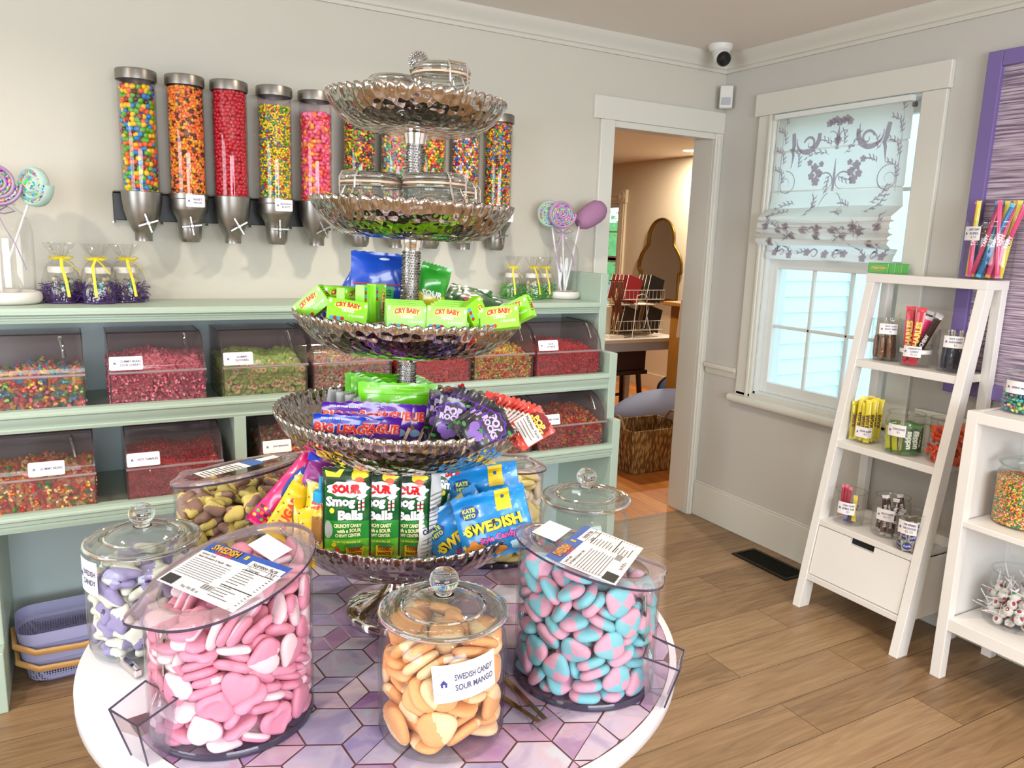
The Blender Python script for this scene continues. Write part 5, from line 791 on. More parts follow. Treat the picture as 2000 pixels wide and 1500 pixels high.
def wrapped_jar(x, y, crink, label, lidm, sticker=True, turn=0):
    root = thing('wrapped_gift_jar', label, 'gift jar', (x, y, TS), (0, 0, R(turn))); root.scale = (1.22, 1.22, 1.25) if x < 1 else (1.0, 1.0, 1.18)
    g = MB(); P = [(.030, .012), (.034, .018), (.034, .065), (.029, .076), (.028, .082)]
    g.lathe(P, GLASS, 24, cap=False); g.lathe([(0, .012), (.03, .012)], GLASS, 24); g.build('jar', root)
    c = MB(); rnd = random.Random(int(x*1000)+7)
    for k in range(34):
        a = rnd.random()*2*PI; r_ = .026*math.sqrt(rnd.random()); c.ball((r_*math.cos(a), r_*math.sin(a), .02+rnd.random()*.045), .008, mat('pale_candy', '#cbc39a', .5) if k % 3 else mat('grey_candy', '#8f8c84', .5), 7, 5)
    c = c.build('sweets', root); c['kind'] = 'stuff'
    l = MB(); l.lathe([(.031, .080), (.033, .081), (.033, .094), (.031, .097), (0, .098)], lidm, 28, cap=False); l.build('lid', root)
    cr = MB(); pm = mat('crinkle_'+crink.lstrip('#'), crink, .6)
    for k in range(420):
        a = rnd.random()*2*PI; r0 = .034+.018*rnd.random(); z0 = rnd.random()*.05*(1 if rnd.random() < .6 else .5); p0 = Vector((r0*math.cos(a), r0*math.sin(a), z0+.003)); d = Vector((rnd.gauss(0, 1), rnd.gauss(0, 1), rnd.gauss(0, .6))).normalized()
        pts = [p0+d*.0075*i+Vector((0, 0, .003*(i % 2))) for i in range(-2, 3)]
        pts = [Vector((p.x, p.y, max(.002, p.z))) for p in pts]; wv = Vector((rnd.gauss(0, 1), rnd.gauss(0, 1), rnd.gauss(0, 1))).normalized()*.0011; vs = []
        for p in pts: vs += [p-wv, p+wv]
        cr.add(vs, [(2*i, 2*i+1, 2*i+3, 2*i+2) for i in range(4)], pm)
    cr.lathe([(0, .001), (.045, .001), (.045, .005), (.03, .010)], pm, 20, cap=False)
    o = cr.build('crinkle_paper', root, smooth=0); o['kind'] = 'stuff'
    f = MB(); ph = rnd.random()*6
    rf = lambda r, z, a, j: r*(1+(.05 if z < .1 else .3 if z > .12 else .15)*math.sin((5 if z < .1 else 7)*a+ph+z*20)*(1 if r > .01 else 0))
    f.lathe([(.052, .002), (.053, .03), (.047, .06), (.040, .09), (.026, .108), (.010, .118), (.010, .122), (.020, .134), (.029, .150), (.033, .160)], FILM, 40, rf=rf, cap=False); f.build('film_bag', root)
    r = MB(); Y = mat('yellow_ribbon', '#e2d23a', .4)
    r.lathe([(.012, .116), (.014, .12), (.012, .124)], Y, 16, cap=False)
    for s in (-1, 1): r.tube([(0, -.012, .12), (s*.018, -.016, .128), (s*.03, -.014, .122), (s*.016, -.014, .117), (0, -.012, .12)], .0042, Y, 6, flatk=.25)
    r.tube([(0, -.013, .12), (-.004, -.035, .10), (.002, -.05, .06), (.006, -.056, .018)], .004, Y, 6, flatk=.2); r.tube([(0, -.013, .12), (.02, -.035, .105), (.04, -.04, .08)], .0025, Y, 6, flatk=.3); r.build('ribbon', root)
    if sticker:
        s = MB(); TE = mat('teal_sticker', '#4f9f93' if crink[1] < '5' or crink[1] == '4' else '#6d5ea0', .5)
        fn = lambda u, v: ((.0348)*math.sin((u+.006)/.0348), -(.0348)*math.cos((u+.006)/.0348), .045+v)
        s.add([fn(.0, 0)]+[fn(.014*math.cos(2*PI*i/20), .014*math.sin(2*PI*i/20)) for i in range(20)], [(0, 1+i, 1+(i+1) % 20) for i in range(20)], TE)
        fn2 = lambda u, v: ((.0354)*math.sin((u+.006)/.0354), -(.0354)*math.cos((u+.006)/.0354), .045+v)
        house_logo(s, fn2, 0, 0, .013, flat('#3d2a72')); s.build('sticker', root)
WL = mat('white_lid', '#dedbd4', .4)
wrapped_jar(-.026, 3.06, '#48246e', 'gift jar in clear film with yellow ribbon on purple shred, leftmost of the three', WL, turn=10)
wrapped_jar(.083, 3.03, '#48246e', 'gift jar in clear film with yellow ribbon on purple shred, middle of the three', WL, turn=-15)
wrapped_jar(.172, 3.07, '#48246e', 'gift jar in clear film with yellow ribbon on purple shred, nearest the dispensers', WL, turn=14)
wrapped_jar(1.735, 3.08, '#58a83c', 'gift jar in clear film on green shred, leftmost of three by the right vase', WL, turn=-20)
wrapped_jar(1.822, 3.05, '#58a83c', 'gift jar in clear film on green shred, middle of three by the right vase', WL, turn=5)
wrapped_jar(1.905, 3.08, '#58a83c', 'gift jar in clear film on green shred, touching the right vase', WL, turn=-8)

# ================================================================== ROUND TABLE
TC = (.513, 1.345); TR = .550
def ang(deg): return R(deg)
GROUT = mat('rose_gold_line', '#6e4c4a', .35, .3); WT = mat('white_tabletop', '#d6d4da', .3)
root = thing('display_table', 'round white display table covered with a lilac and pink hexagon tile print', 'table', (TC[0], TC[1], 0))
mb = MB(); mb.lathe([(0, TZ-.030), (TR-.004, TZ-.030), (TR, TZ-.026), (TR, TZ-.0045), (TR-.003, TZ-.0015), (0, TZ-.0015)], WT, 120, cap=False); mb.build('tabletop', root, smooth=50)
mb = MB(); mb.lathe([(.26, 0), (.26, .02), (.05, .04), (.045, .3), (.045, TZ-.06), (.2, TZ-.031)], WHITEP, 40); mb.build('pedestal', root)
tm = bpy.data.materials.new('marbled_tile'); tm.use_nodes = True; nt = tm.node_tree; N = nt.nodes; L = nt.links; b = N['Principled BSDF']; b.inputs['Roughness'].default_value = .22
tc = N.new('ShaderNodeTexCoord'); at_ = N.new('ShaderNodeAttribute'); at_.attribute_name = 'Col'
va = N.new('ShaderNodeVectorMath'); va.operation = 'MULTIPLY_ADD'; va.inputs[1].default_value = (9, 9, 9); L.new(at_.outputs['Color'], va.inputs[0]); L.new(tc.outputs['Object'], va.inputs[2])
n = N.new('ShaderNodeTexNoise'); n.inputs['Scale'].default_value = 9; n.inputs['Detail'].default_value = 4; n.inputs['Distortion'].default_value = 1.2; L.new(va.outputs[0], n.inputs[0])
cr = N.new('ShaderNodeValToRGB'); e = cr.color_ramp.elements; e[0].position = .33; e[0].color = lin('#8b6ca4'); e[1].position = .72; e[1].color = lin('#cfcad8')
for ps, c in ((.42, '#9c84b4'), (.50, '#b6a8c6'), (.57, '#c09fb4'), (.63, '#b8c2d4')): x = e.new(ps); x.color = lin(c)
mxx = N.new('ShaderNodeMix'); mxx.data_type = 'RGBA'; mxx.inputs[0].default_value = .48; L.new(n.outputs['Fac'], cr.inputs[0]); L.new(cr.outputs[0], mxx.inputs[6]); L.new(at_.outputs['Color'], mxx.inputs[7])
L.new(mxx.outputs[2], b.inputs['Base Color'])
mb = MB(); rnd = random.Random(5); VC = (.532, 1.318); VR = .505
def inside(x, y): return math.hypot(x-VC[0], y-VC[1]) < VR and not (x < .2 and y > 1.235+.33*x)
outline = [(VC[0]+VR*math.cos(2*PI*k/140), VC[1]+VR*math.sin(2*PI*k/140)) for k in range(140)]
def clip_half(poly, nx, ny, c):
    out = []
    for i, p_ in enumerate(poly):
        q_ = poly[(i+1) % len(poly)]; a = nx*p_[0]+ny*p_[1]-c; b_ = nx*q_[0]+ny*q_[1]-c
        if a <= 0: out.append(p_)
        if a*b_ < 0: t = a/(a-b_); out.append((p_[0]+(q_[0]-p_[0])*t, p_[1]+(q_[1]-p_[1])*t))
    return out
def clip_disc(poly):
    for k in range(44):
        a = 2*PI*k/44; poly = clip_half(poly, math.cos(a), math.sin(a), VC[0]*math.cos(a)+VC[1]*math.sin(a)+VR-.002)
        if len(poly) < 3: return []
    return poly
def notch_ok(poly): return all(not (x < .2 and y > 1.235+.33*x) for x, y in poly)
zt = TZ+.0006-0
full = [(x-TC[0], y-TC[1], TZ-.0002) for x, y in outline]
vin = MB(); fan = [(VC[0]-TC[0], VC[1]-TC[1], TZ-.0002)]+full
vin.add(fan, [(0, 1+i, 1+(i+1) % 140) for i in range(140) if not (outline[i][0] < .2 and outline[i][1] > 1.235+.33*outline[i][0])], GROUT)
HS = .0525; A0 = R(-25); cx, sx = math.cos(A0), math.sin(A0); PALE = ['#c3c6da', '#d0c2d0', '#b6bcd6', '#b49cc0', '#c4a2b4', '#9a74ac', '#8c94c2', '#d2ccd6', '#a8b2cc', '#b07ea2']
def tile(cxp, cyp, pts, col, gap=.0018):
    mx_ = sum(p_[0] for p_ in pts)/len(pts); my_ = sum(p_[1] for p_ in pts)/len(pts); P = []
    for x, y in pts:
        l = math.hypot(x-mx_, y-my_); k = (l-gap)/l; x, y = mx_+(x-mx_)*k, my_+(y-my_)*k; P.append((VC[0]-.02+cxp*cx-cyp*sx+x*cx-y*sx, VC[1]+.01+cxp*sx+cyp*cx+x*sx+y*cx))
    P = clip_disc(P)
    if len(P) < 3 or not notch_ok(P): return
    vin.add([(x-TC[0], y-TC[1], TZ+.0004) for x, y in P], [tuple(range(len(P)))], tm, cols=[lin(col)])
for i in range(-9, 10):
    for j in range(-9, 10):
        x = i*HS*1.5; y = (j+(.5 if i % 2 else 0))*HS*math.sqrt(3)
        if math.hypot(x, y) > VR+HS: continue
        hx = [(HS*math.cos(R(60*k)), HS*math.sin(R(60*k))) for k in range(6)]; q = rnd.random(); col = rnd.choice(PALE)
        if q < .72: tile(x, y, hx, col)
        elif q < .86:
            k = rnd.randrange(3); o_ = hx[k:]+hx[:k]; tile(x, y, o_[0:4], col); tile(x, y, [o_[3], o_[4], o_[5], o_[0]], rnd.choice(PALE))
        else:
            k = rnd.randrange(2); o_ = hx[k:]+hx[:k]
            for a in (0, 2, 4): tile(x, y, [(0, 0), o_[a], o_[(a+1) % 6], o_[(a+2) % 6]], rnd.choice(PALE))
if vin.c is None: vin.c = [(1, 1, 1, 1)]*len(vin.f)
vin.build('tile_print_cover', root, smooth=0)
# ================================================================== TIERED BOWL STAND
HAM = bpy.data.materials.new('hammered_chrome'); HAM.use_nodes = True; nt = HAM.node_tree; N = nt.nodes; L = nt.links; b = N['Principled BSDF']
b.inputs['Base Color'].default_value = lin('#b9b1aa'); b.inputs['Metallic'].default_value = 1; b.inputs['Roughness'].default_value = .06
tc = N.new('ShaderNodeTexCoord'); vo = N.new('ShaderNodeTexVoronoi'); vo.feature = 'SMOOTH_F1'; vo.inputs['Smoothness'].default_value = .15; vo.inputs['Scale'].default_value = 62; vo.inputs['Randomness'].default_value = .55
L.new(tc.outputs['Object'], vo.inputs[0]); bp = N.new('ShaderNodeBump'); bp.inputs['Strength'].default_value = .75; bp.inputs['Distance'].default_value = .004; L.new(vo.outputs['Distance'], bp.inputs['Height']); L.new(bp.outputs[0], b.inputs['Normal'])
BX, BY = .5385, 1.379; LEAN = 1.5
MST = T(BX, BY, TZ) @ Matrix.Rotation(R(LEAN), 4, Vector((math.sin(YAW), math.cos(YAW), 0)))
stand = thing('tiered_bowl_stand', 'tall five tier hammered chrome bowl stand with crystal studded pole on the round table', 'tiered stand')
stand.matrix_world = MST
TIERS = [(.160, 1.738, .056), (.184, 1.558, .066), (.211, 1.354, .070), (.244, 1.172, .090), (.240, .966, .086)]
def tray(Rr, zr, h):
    P = [(.03, 0), (.30, 0), (.58, .012), (.70, .09), (.80, .24), (.88, .43), (.94, .63), (.975, .80), (.99, .90), (1.0, 1.0)]
    out = [(r*Rr, z*h) for r, z in P]; inn = [(max(.03, r*Rr-.0022), z*h+.002) for r, z in P[::-1]]
    k = round(2*PI*Rr/.0205); zb = zr-TZ-h; prof = out+inn; m = len(out)
    def w_(j): q = j if j < m else len(prof)-1-j; return [0, 0, 0, 0, 0, 0, .1, .7, 1, 1][q]
    rf = lambda r, z, a, j: r+.0048*w_(j)*(abs(math.sin(a*k/2))-.35)
    zf = lambda r, z, a, j: zb+z+.0045*(w_(j)**2)*(abs(math.sin(a*k/2))-.6)
    mb = MB(); mb.lathe(prof, HAM, k*6, rf=rf, zf=zf, cap=False); o = mb.build('bowl', stand, smooth=180)
    r_ = MB(); r_.lathe([(.0, zb-.001), (.021, zb-.001), (.021, zb-.004), (.019, zb-.012), (.0185, zb-.02), (0, zb-.02)], CHROME, 24, cap=False); r_.build('collar', stand)
    return zb
ZB = [tray(*t) for t in TIERS]
GEM = mat('crystal_gems', '#e6e6ea', .05, 1.0); GEMB = mat('gem_backing', '#86807c', .4, .8)
def gems(parent, z0, z1, rad, name='jewelled_pole'):
    mb = MB(); mb.lathe([(rad, z0), (rad, z1)], GEMB, 24); n = 22; rows = int((z1-z0)/.0047)
    for j in range(rows):
        z = z0+.0024+j*.0047
        for i in range(n):
            a = 2*PI*(i+.5*(j % 2))/n; da = .82*PI/n; h = .00205; vs = []
            for (aa, zz) in ((a-da, z), (a, z-h), (a+da, z), (a, z+h)): vs.append((rad*math.cos(aa), rad*math.sin(aa), zz))
            ra = rad+.0024; t = math.sin(i*12.9+j*78.2)*.5; vs.append((ra*math.cos(a+da*t), ra*math.sin(a+da*t), z+h*t)); mb.add(vs, [(0, 1, 4), (1, 2, 4), (2, 3, 4), (3, 0, 4)], GEM)
    return mb.build(name, parent, smooth=0)
gems(stand, ZB[1]+.003, ZB[0]-.02, .0150); gems(stand, ZB[2]+.003, ZB[1]-.02, .0158); gems(stand, ZB[3]+.003, ZB[2]-.004, .0160); gems(stand, ZB[4]+.003, ZB[3]-.004, .0165)
gems(stand, ZB[0]+.003, ZB[0]+.05, .013)
mb = MB(); zf_ = ZB[0]; mb.lathe([(.013, zf_+.05), (.016, zf_+.055), (.017, zf_+.062), (.011, zf_+.07), (.010, zf_+.09), (.015, zf_+.105), (.012, zf_+.115)], CHROME, 24)
cz = zf_+.122; mb.ball((0, 0, cz), .0165, GEMB, 20, 12)
for k in range(190):
    z = 1-2*(k+.5)/190; a = k*2.39996; rr = math.sqrt(1-z*z); d = Vector((rr*math.cos(a), rr*math.sin(a), z)); mb.ball(Vector((0, 0, cz))+d*.0170, .0019, GEM, 5, 4)
mb.build('finial', stand, smooth=30)
mb = MB(); zb = ZB[4]; mb.lathe([(.0, zb-.004), (.05, zb-.004), (.045, zb-.012), (.028, zb-.025), (.022, zb-.045), (.026, zb-.065), (.045, zb-.088), (.08, zb-.106), (.100, zb-.113), (.1045, zb-.118), (.105, .0005), (0, .0005)], CHROME, 64, cap=False); mb.build('pedestal_foot', stand, smooth=60)
# ---- clip top jars
RUB = mat('orange_gasket', '#d9b59a', .5)
def clip_jar(px, py, tier, dep, label, turn, Rj=.051, h=.098):
    zb = TIERS[tier][1]-TIERS[tier][2]+.004
    p = at(px, py, dep); root = thing('clip_top_jar', label, 'glass jar', (p.x, p.y, zb+.002), (0, 0, R(turn)))
    g = MB(); P = [(Rj*.86, 0), (Rj*.98, .006), (Rj, .016), (Rj, h-.034), (Rj*.95, h-.028), (Rj*.95, h-.020)]
    g.lathe(P, LIDGLASS, 40, cap=False); g.lathe([(r-.003, z+.002) for r, z in P], GLASS, 40, cap=False); g.tube([(Rj*.90*math.cos(2*PI*i/48), Rj*.90*math.sin(2*PI*i/48), .004) for i in range(48)], .003, SOLID, 8, closed=True); g.lathe([(0, .0), (Rj*.86, 0)], GLASS_EDGE, 30); g.lathe([(Rj*.95, h-.022), (Rj*1.02, h-.020), (Rj*.95, h-.017)], GLASS_EDGE, 40, cap=False); g.build('jar_body', root)
    k = MB(); k.lathe([(Rj*.90, h-.018), (Rj*.985, h-.018), (Rj*.985, h-.0145), (Rj*.90, h-.0145), (Rj*.90, h-.018)], RUB, 40, cap=False); k.build('gasket', root)
    l = MB(); Q = [(Rj*1.0, h-.014), (Rj*1.02, h-.010), (Rj*.99, h-.004), (Rj*.9, h), (Rj*.80, h+.001), (Rj*.76, h-.003), (0, h-.003)]
    l.lathe(Q, LIDGLASS, 40, cap=False); l.lathe([(r*.97, z-.003) for r, z in Q], GLASS, 40, cap=False)
    for r_, z_ in ((Rj*1.0, h-.010), (Rj*.84, h-.002)): l.tube([(r_*math.cos(2*PI*i/48), r_*math.sin(2*PI*i/48), z_) for i in range(48)], .0028, SOLID, 8, closed=True); l.build('glass_lid', root)
    b_ = MB(); b_.tube([(Rj*1.0*math.cos(2*PI*i/40), Rj*1.0*math.sin(2*PI*i/40), h-.024) for i in range(40)], .0013, CHROME, 6, closed=True)
    b_.tube([(Rj*1.01*math.cos(2*PI*i/40), Rj*1.01*math.sin(2*PI*i/40), h-.007) for i in range(40)], .0013, CHROME, 6, closed=True)
    for s in (-1, 1):
        b_.tube([(s*.018, -Rj*.97, h+.000), (s*.018, -Rj*1.10, h-.010), (s*.017, -Rj*1.12, h-.035), (s*.010, -Rj*1.10, h-.048), (0, -Rj*1.10, h-.050)], .0015, CHROME, 6)
        b_.tube([(s*.010, -Rj*.99, h-.024), (s*.012, -Rj*1.13, h-.040), (s*.016, -Rj*1.17, h-.052), (0, -Rj*1.18, h-.054)], .0015, CHROME, 6)
    b_.tube([(-.018, -Rj*.97, h), (.018, -Rj*.97, h)], .0015, CHROME, 6); b_.tube([(-.014, Rj*.97, h-.02), (-.014, Rj*1.1, h-.01), (.014, Rj*1.1, h-.01), (.014, Rj*.97, h-.02)], .0015, CHROME, 6); b_.build('wire_clip', root)
clip_jar(860, 150, 0, 1.345, 'clear clip top jar in the top bowl, right in front of the finial', 10, .0505, .100)
clip_jar(772, 150, 0, 1.455, 'clear clip top jar in the top bowl, lower one left of the finial', 35, .0505, .100)
clip_jar(726, 365, 1, 1.37, 'clear clip top jar in the second bowl, left of the pole', -62, .055, .106)
clip_jar(848, 368, 1, 1.35, 'clear clip top jar in the second bowl, right of the pole', 18, .055, .106)
clip_jar(878, 370, 1, 1.475, 'clear clip top jar in the second bowl, behind the front right jar', 50, .050, .100)
# ================================================================== GLASS JARS ON THE TABLE
def cyl_hit(px, py, c, r_):
    d = ray(px, py); ox, oy = -c[0], -c[1]; a = d.x**2+d.y**2; b_ = 2*(ox*d.x+oy*d.y); cc = ox*ox+oy*oy-r_*r_; t = (-b_-math.sqrt(max(0, b_*b_-4*a*cc)))/(2*a)
    return CAM+d*t
def glass_jar(x, y, label, lab=None, Rj=.098):
    root = thing('glass_candy_jar', label, 'glass jar', (x, y, TZ+.0012))
    P = [(.0, .0), (Rj*.93, .0), (Rj*.965, .004), (Rj*.975, .012), (Rj, .05), (Rj*1.0, .135), (Rj*.97, .158), (Rj*.90, .172), (Rj*.86, .178), (Rj*.87, .186)]
    g = MB(); g.lathe(P, GLASS, 56, cap=False); g.lathe([(max(0, r-.0035), max(.006, z)) for r, z in P], GLASS, 56, cap=False)
    g.lathe([(Rj*.945, .0008), (Rj*.985, .008), (Rj*.985, .012), (Rj*.95, .006), (Rj*.945, .0008)], GLASS_EDGE, 56, cap=False); g.lathe([(Rj*.84, .186), (Rj*.89, .186), (Rj*.89, .190), (Rj*.84, .190), (Rj*.84, .186)], GLASS_EDGE, 56, cap=False); g.build('jar_body', root)
    q = [(Rj*.80, .176), (Rj*.82, .187), (Rj*.93, .188), (Rj*.985, .190), (Rj*.99, .194), (Rj*.96, .199), (Rj*.80, .203), (Rj*.66, .200), (Rj*.62, .203), (Rj*.50, .212), (Rj*.3, .218), (.016, .2195)]
    l = MB(); l.lathe(q, LIDGLASS, 64, cap=False); l.tube([(Rj*.972*math.cos(2*PI*i/72), Rj*.972*math.sin(2*PI*i/72), .1935) for i in range(72)], .0042, SOLID, 10, closed=True); l.tube([(Rj*.64*math.cos(2*PI*i/60), Rj*.64*math.sin(2*PI*i/60), .2015) for i in range(60)], .0028, SOLID, 8, closed=True); l.lathe([(max(.012, r-.004), z-.004) for r, z in q[4:]], GLASS, 64, cap=False); l = l.build('glass_lid', root)
    k = MB(); k.lathe([(0, .217), (.016, .218), (.0125, .221), (.0125, .225), (.018, .229), (.0215, .236), (.0225, .243), (.020, .251), (.014, .257), (.006, .2595), (0, .260)], SOLID, 40, cap=False); k.build('lid_knob', l, smooth=60)
    if lab:
        p = cyl_hit(lab[0], lab[1], (x, y), Rj+.001); a0 = math.atan2(p.y-y, p.x-x); zc = p.z-TZ-.0012; ca, sa = math.cos(R(lab[3])), math.sin(R(lab[3]))
        def fn(u, v, off=0):
            u, v = u*ca-v*sa, u*sa+v*ca; a = a0+u/(Rj+.001); rr = Rj+.0012+off; return (rr*math.cos(a), rr*math.sin(a), zc+v)
        o = card(lab[4], lab[5], lab[2], None, root, None, ring=True, fn=fn); o['label'] = 'white printed label'
    return root
JO = (.463, .999); JP = (.086, 1.478); JR = (.962, 1.345)
glass_jar(*JO, 'big glass jar of orange mango gummies with a white label, front centre of the table', (912, 1327, ["SWEDISH CANDY", "SOUR MANGO"], 6, .098, .058))
glass_jar(*JP, 'big glass jar of purple and white gummies at the left edge of the table', (170, 1125, ["SWEDISH", "CANDY"], 0, .06, .06))
glass_jar(*JR, 'empty big glass jar with knobbed lid behind the blue and pink candy bin', None)
def slope_bin(x, y, z0, gx, gy, label, quad=None, title=None, blank=None, Rb=.1235, holder=True):
    """round acrylic canister cut at a slant, with a hinged oval lid"""
    root = thing('slant_top_canister', label, 'candy canister', (x, y, TZ+.0012)); zp = lambda X, Y: z0+gx*X+gy*Y
    g = MB(); n = 72
    for rr in (Rb, Rb-.003):
        g.lathe([(rr, .006 if rr < Rb else .002), (rr, .02), (rr, .10), (rr, 1)], ACRYL, n, cap=False, zf=lambda r, z, a, j: z if z < .5 else zp(r*math.cos(a), r*math.sin(a))-.004)
    g.lathe([(0, .006), (Rb-.003, .006)], ACRYL, n, cap=False); g.build('canister', root)
    e = MB(); e.lathe([(Rb-.006, .001), (Rb, .001), (Rb+.0005, .006), (Rb-.002, .011), (Rb-.006, .005), (Rb-.006, .001)], ACRYL_EDGE, n, cap=False); e.build('base_ring', root)
    th0 = math.atan2(-gy, -gx)
    def lidr(r, a):
        d = (a-th0+PI) % (2*PI)-PI; return r+(.020*math.exp(-(d/.22)**2) if r > Rb-.001 else 0)
    def ring(prof, m, name=None, mb=None):
        mb = mb or MB(); mb.lathe(prof, m, 96, cap=False, rf=lambda r, z, a, j: lidr(r, a), zf=lambda r, z, a, j: z+zp(r*math.cos(a), r*math.sin(a))); return mb
    l = ring([(0, .004), (Rb-.026, .004), (Rb-.024, .001)], ACRYL); ring([(Rb-.024, .001), (Rb-.021, .006), (Rb-.004, .007), (Rb+.004, .005), (Rb+.0055, .0)], ACRYL_LID, mb=l); l = l.build('lid', root, smooth=50)
    e = ring([(Rb+.0058, .001), (Rb+.0060, -.003), (Rb+.004, -.004), (Rb+.0055, .001)], ACRYL_EDGE); ring([(Rb-.0275, .0055), (Rb-.0235, .0065), (Rb-.0225, .0055), (Rb-.0275, .0055)], GLASS_EDGE, mb=e)
    a = th0+PI/2; d = Vector((math.cos(a), math.sin(a), 0)); c = Vector((math.cos(th0), math.sin(th0), 0))*(-Rb*.45)
    P = [c+d*s*Rb*.88 for s in (-1, -.5, 0, .5, 1)]; e.tube([(p_.x, p_.y, zp(p_.x, p_.y)+.006) for p_ in P], .0022, ACRYL, 6); e.build('lid_edge', l)
    nrm = Vector((-gx, -gy, 1)).normalized()
    def hit(px, py, up=.0065):
        dd = ray(px, py); o_ = Vector((x, y, TZ+.0012+z0+up)); t = (o_-CAM).dot(nrm)/dd.dot(nrm); return CAM+dd*t-Vector((x, y, TZ+.0012))
    def frame(Q, up):
        A, B, C_, D_ = [hit(*q_, up) for q_ in Q]; o_ = (A+B+C_+D_)/4; U = ((B-A)+(C_-D_)).normalized(); V = nrm.cross(U); V = V if V.dot(A-D_) > 0 else -V
        wd = ((B-A).length+(C_-D_).length)/2; ht = ((A-D_).length+(B-C_).length)/2
        return wd, ht, (lambda u, v, off=0: o_+U*u+V*v+nrm*off)
    if quad:
        wd, ht, fr = frame(quad, .0068); s = MB(); Wt = CARD; BK = flat('#222226'); BLU = flat('#1f4fa8')
        def rect(u0, u1, v0, v1, m, off): s.add([fr(u0, v0, off), fr(u1, v0, off), fr(u1, v1, off), fr(u0, v1, off)], [(0, 1, 2, 3)], m)
        a, b_ = wd/2, ht/2
        rect(-a, a, -b_, b_, Wt, 0); rect(-a, a*1.0, b_*.58, b_, BLU, .0003)
        t = lambda st, h, m, u, v, off=.0006, **k: s.text(st, h, m, lambda U_, V_: fr(U_, V_, off), u, v, **k)
        rect(a*.18, a*.97, -b_*.93, b_*.93 if False else b_*.80, Wt, .00045)
        t('SWEDISH', ht*.13, flat('#f0a028'), -a*.52, b_*.82, .0009, bold=.03, maxw=wd*.42); t('SWEDISH', ht*.15, flat('#20180c'), -a*.515, b_*.81, .0006, bold=.06, maxw=wd*.44)
        t('Style Candy', ht*.085, flat('#d8382a'), -a*.45, b_*.62, .0009, bold=.02)
        rect(-a*.02, a*.06, b_*.74, b_*.9, flat('#e2b02a'), .0008)
        t('Nutrition Facts', ht*.075, BK, a*.57, b_*.68, bold=.03, maxw=wd*.36); t('Calories', ht*.07, BK, a*.42, b_*.46, bold=.02); t('120', ht*.09, BK, a*.82, b_*.47, bold=.02)
        rect(a*.2, a*.95, b_*.38, b_*.41, BK, .0006); rect(a*.2, a*.95, -b_*.34, -b_*.30, BK, .0006); rect(a*.2, a*.95, b_*.56, b_*.58, BK, .0006)
        rr = random.Random(3)
        for k in range(12):
            v = b_*(.30-.1*k)
            if abs(v+b_*.32) < b_*.05: continue
            rect(a*.22, a*(.5+.2*rr.random()), v, v+b_*.03, flat('#55555a'), .0006); rect(a*.88, a*.94, v, v+b_*.03, flat('#55555a'), .0006); rect(a*.2, a*.95, v-b_*.03, v-b_*.022, flat('#8a8a8e'), .0006)
        t('Gummy Candy', ht*.06, BK, -a*.92, b_*.47, bold=.02, align=1); t(title, ht*.06, BK, -a*.92, b_*.34, bold=.02, align=1, maxw=wd*.5)
        for k in range(9): rect(-a*.92, a*(.08-.1*rr.random()), b_*(.20-.085*k), b_*(.225-.085*k), flat('#6a6a70'), .0006)
        rect(-a*.95, -a*.62, -b_*.94, -b_*.58, flat('#141414'), .0006); t('Net Wt 80 oz', ht*.06, flat('#55555a'), -a*.2, -b_*.84, bold=.01)
        for k in range(12): rect(-a*.05+a*.022*k*1.1+.0, -a*.05+a*.022*k*1.1+a*(.008 if k % 3 else .014), -b_*.7, -b_*.50, BK, .0006)
        o = s.build('product_label', l, smooth=0); o['label'] = 'white and blue printed product label'
    if blank:
        wd, ht, fr = frame(blank, .0068); s = MB(); s.add([fr(u*wd/2, v*ht/2, o_) for o_ in (0, .0012) for u, v in ((-1, -1), (1, -1), (1, 1), (-1, 1))], [(3, 2, 1, 0), (4, 5, 6, 7), (0, 1, 5, 4), (1, 2, 6, 5), (2, 3, 7, 6), (3, 0, 4, 7)], CARD); s.build('blank_card', l, smooth=0)
    return root
BPK = (.184, 1.177); BBL = (.751, 1.029); BYE = (.280, 1.660); BCR = (.858, 1.588)
slope_bin(*BPK, .233, .32, .03, 'clear slant top canister of pink and white heart gummies, front left of the table', [(425, 1061), (575, 1113), (452, 1194), (299, 1130)], 'Sweet Strawberry & Vanilla - Heart', [(479, 1069), (513, 1049), (580, 1068), (537, 1092)])
slope_bin(*BBL, .2175, -.29, .06, 'clear slant top canister of blue and pink checked gummies, right front of the table', [(1070, 1088), (1142, 1023), (1259, 1074), (1196, 1142)], 'Sour Blueberry & Strawberry - Bear', [(1041, 1038), (1074, 1018), (1115, 1034), (1083, 1059)])
slope_bin(*BYE, .247, .1335, -.172, 'clear slant top canister of yellow and brown gummies, back left of the table', [(395, 928), (500, 905), (560, 898), (470, 925)] if 0 else None, 'x', None)
slope_bin(*BCR, .220, -.125, -.063, 'clear slant top canister of pale yellow oval gummies behind the lowest bowl', None, 'x', None)
# label sheet lying on the yellow canister lid
s = MB(); n_ = Vector((-.1335, .172, 1)).normalized(); base = Vector((BYE[0], BYE[1], TZ+.247+.010))
U = Vector((.9, .1, .9*.1335-.1*.172)).normalized(); V = n_.cross(U)
for (u0, u1, v0, v1, m, o_) in [(-.075, .02, -.05, .05, CARD, 0), (.02, .05, -.05, .05, flat('#3a66b0'), .0003), (.05, .09, -.02, .03, CARD, .0003)]+[(-.07+.008*k, -.067+.008*k, -.045, .02+.01*(k % 3), flat('#66666c'), .0006) for k in range(10)]:
    s.add([base+U*a+V*b_+n_*o_ for a, b_ in ((u0, v0), (u1, v0), (u1, v1), (u0, v1))], [(0, 1, 2, 3)], m)
tag(s.build('product_label', smooth=0), 'printed label sheet on the slanted lid of the yellow and brown gummy canister', 'label')
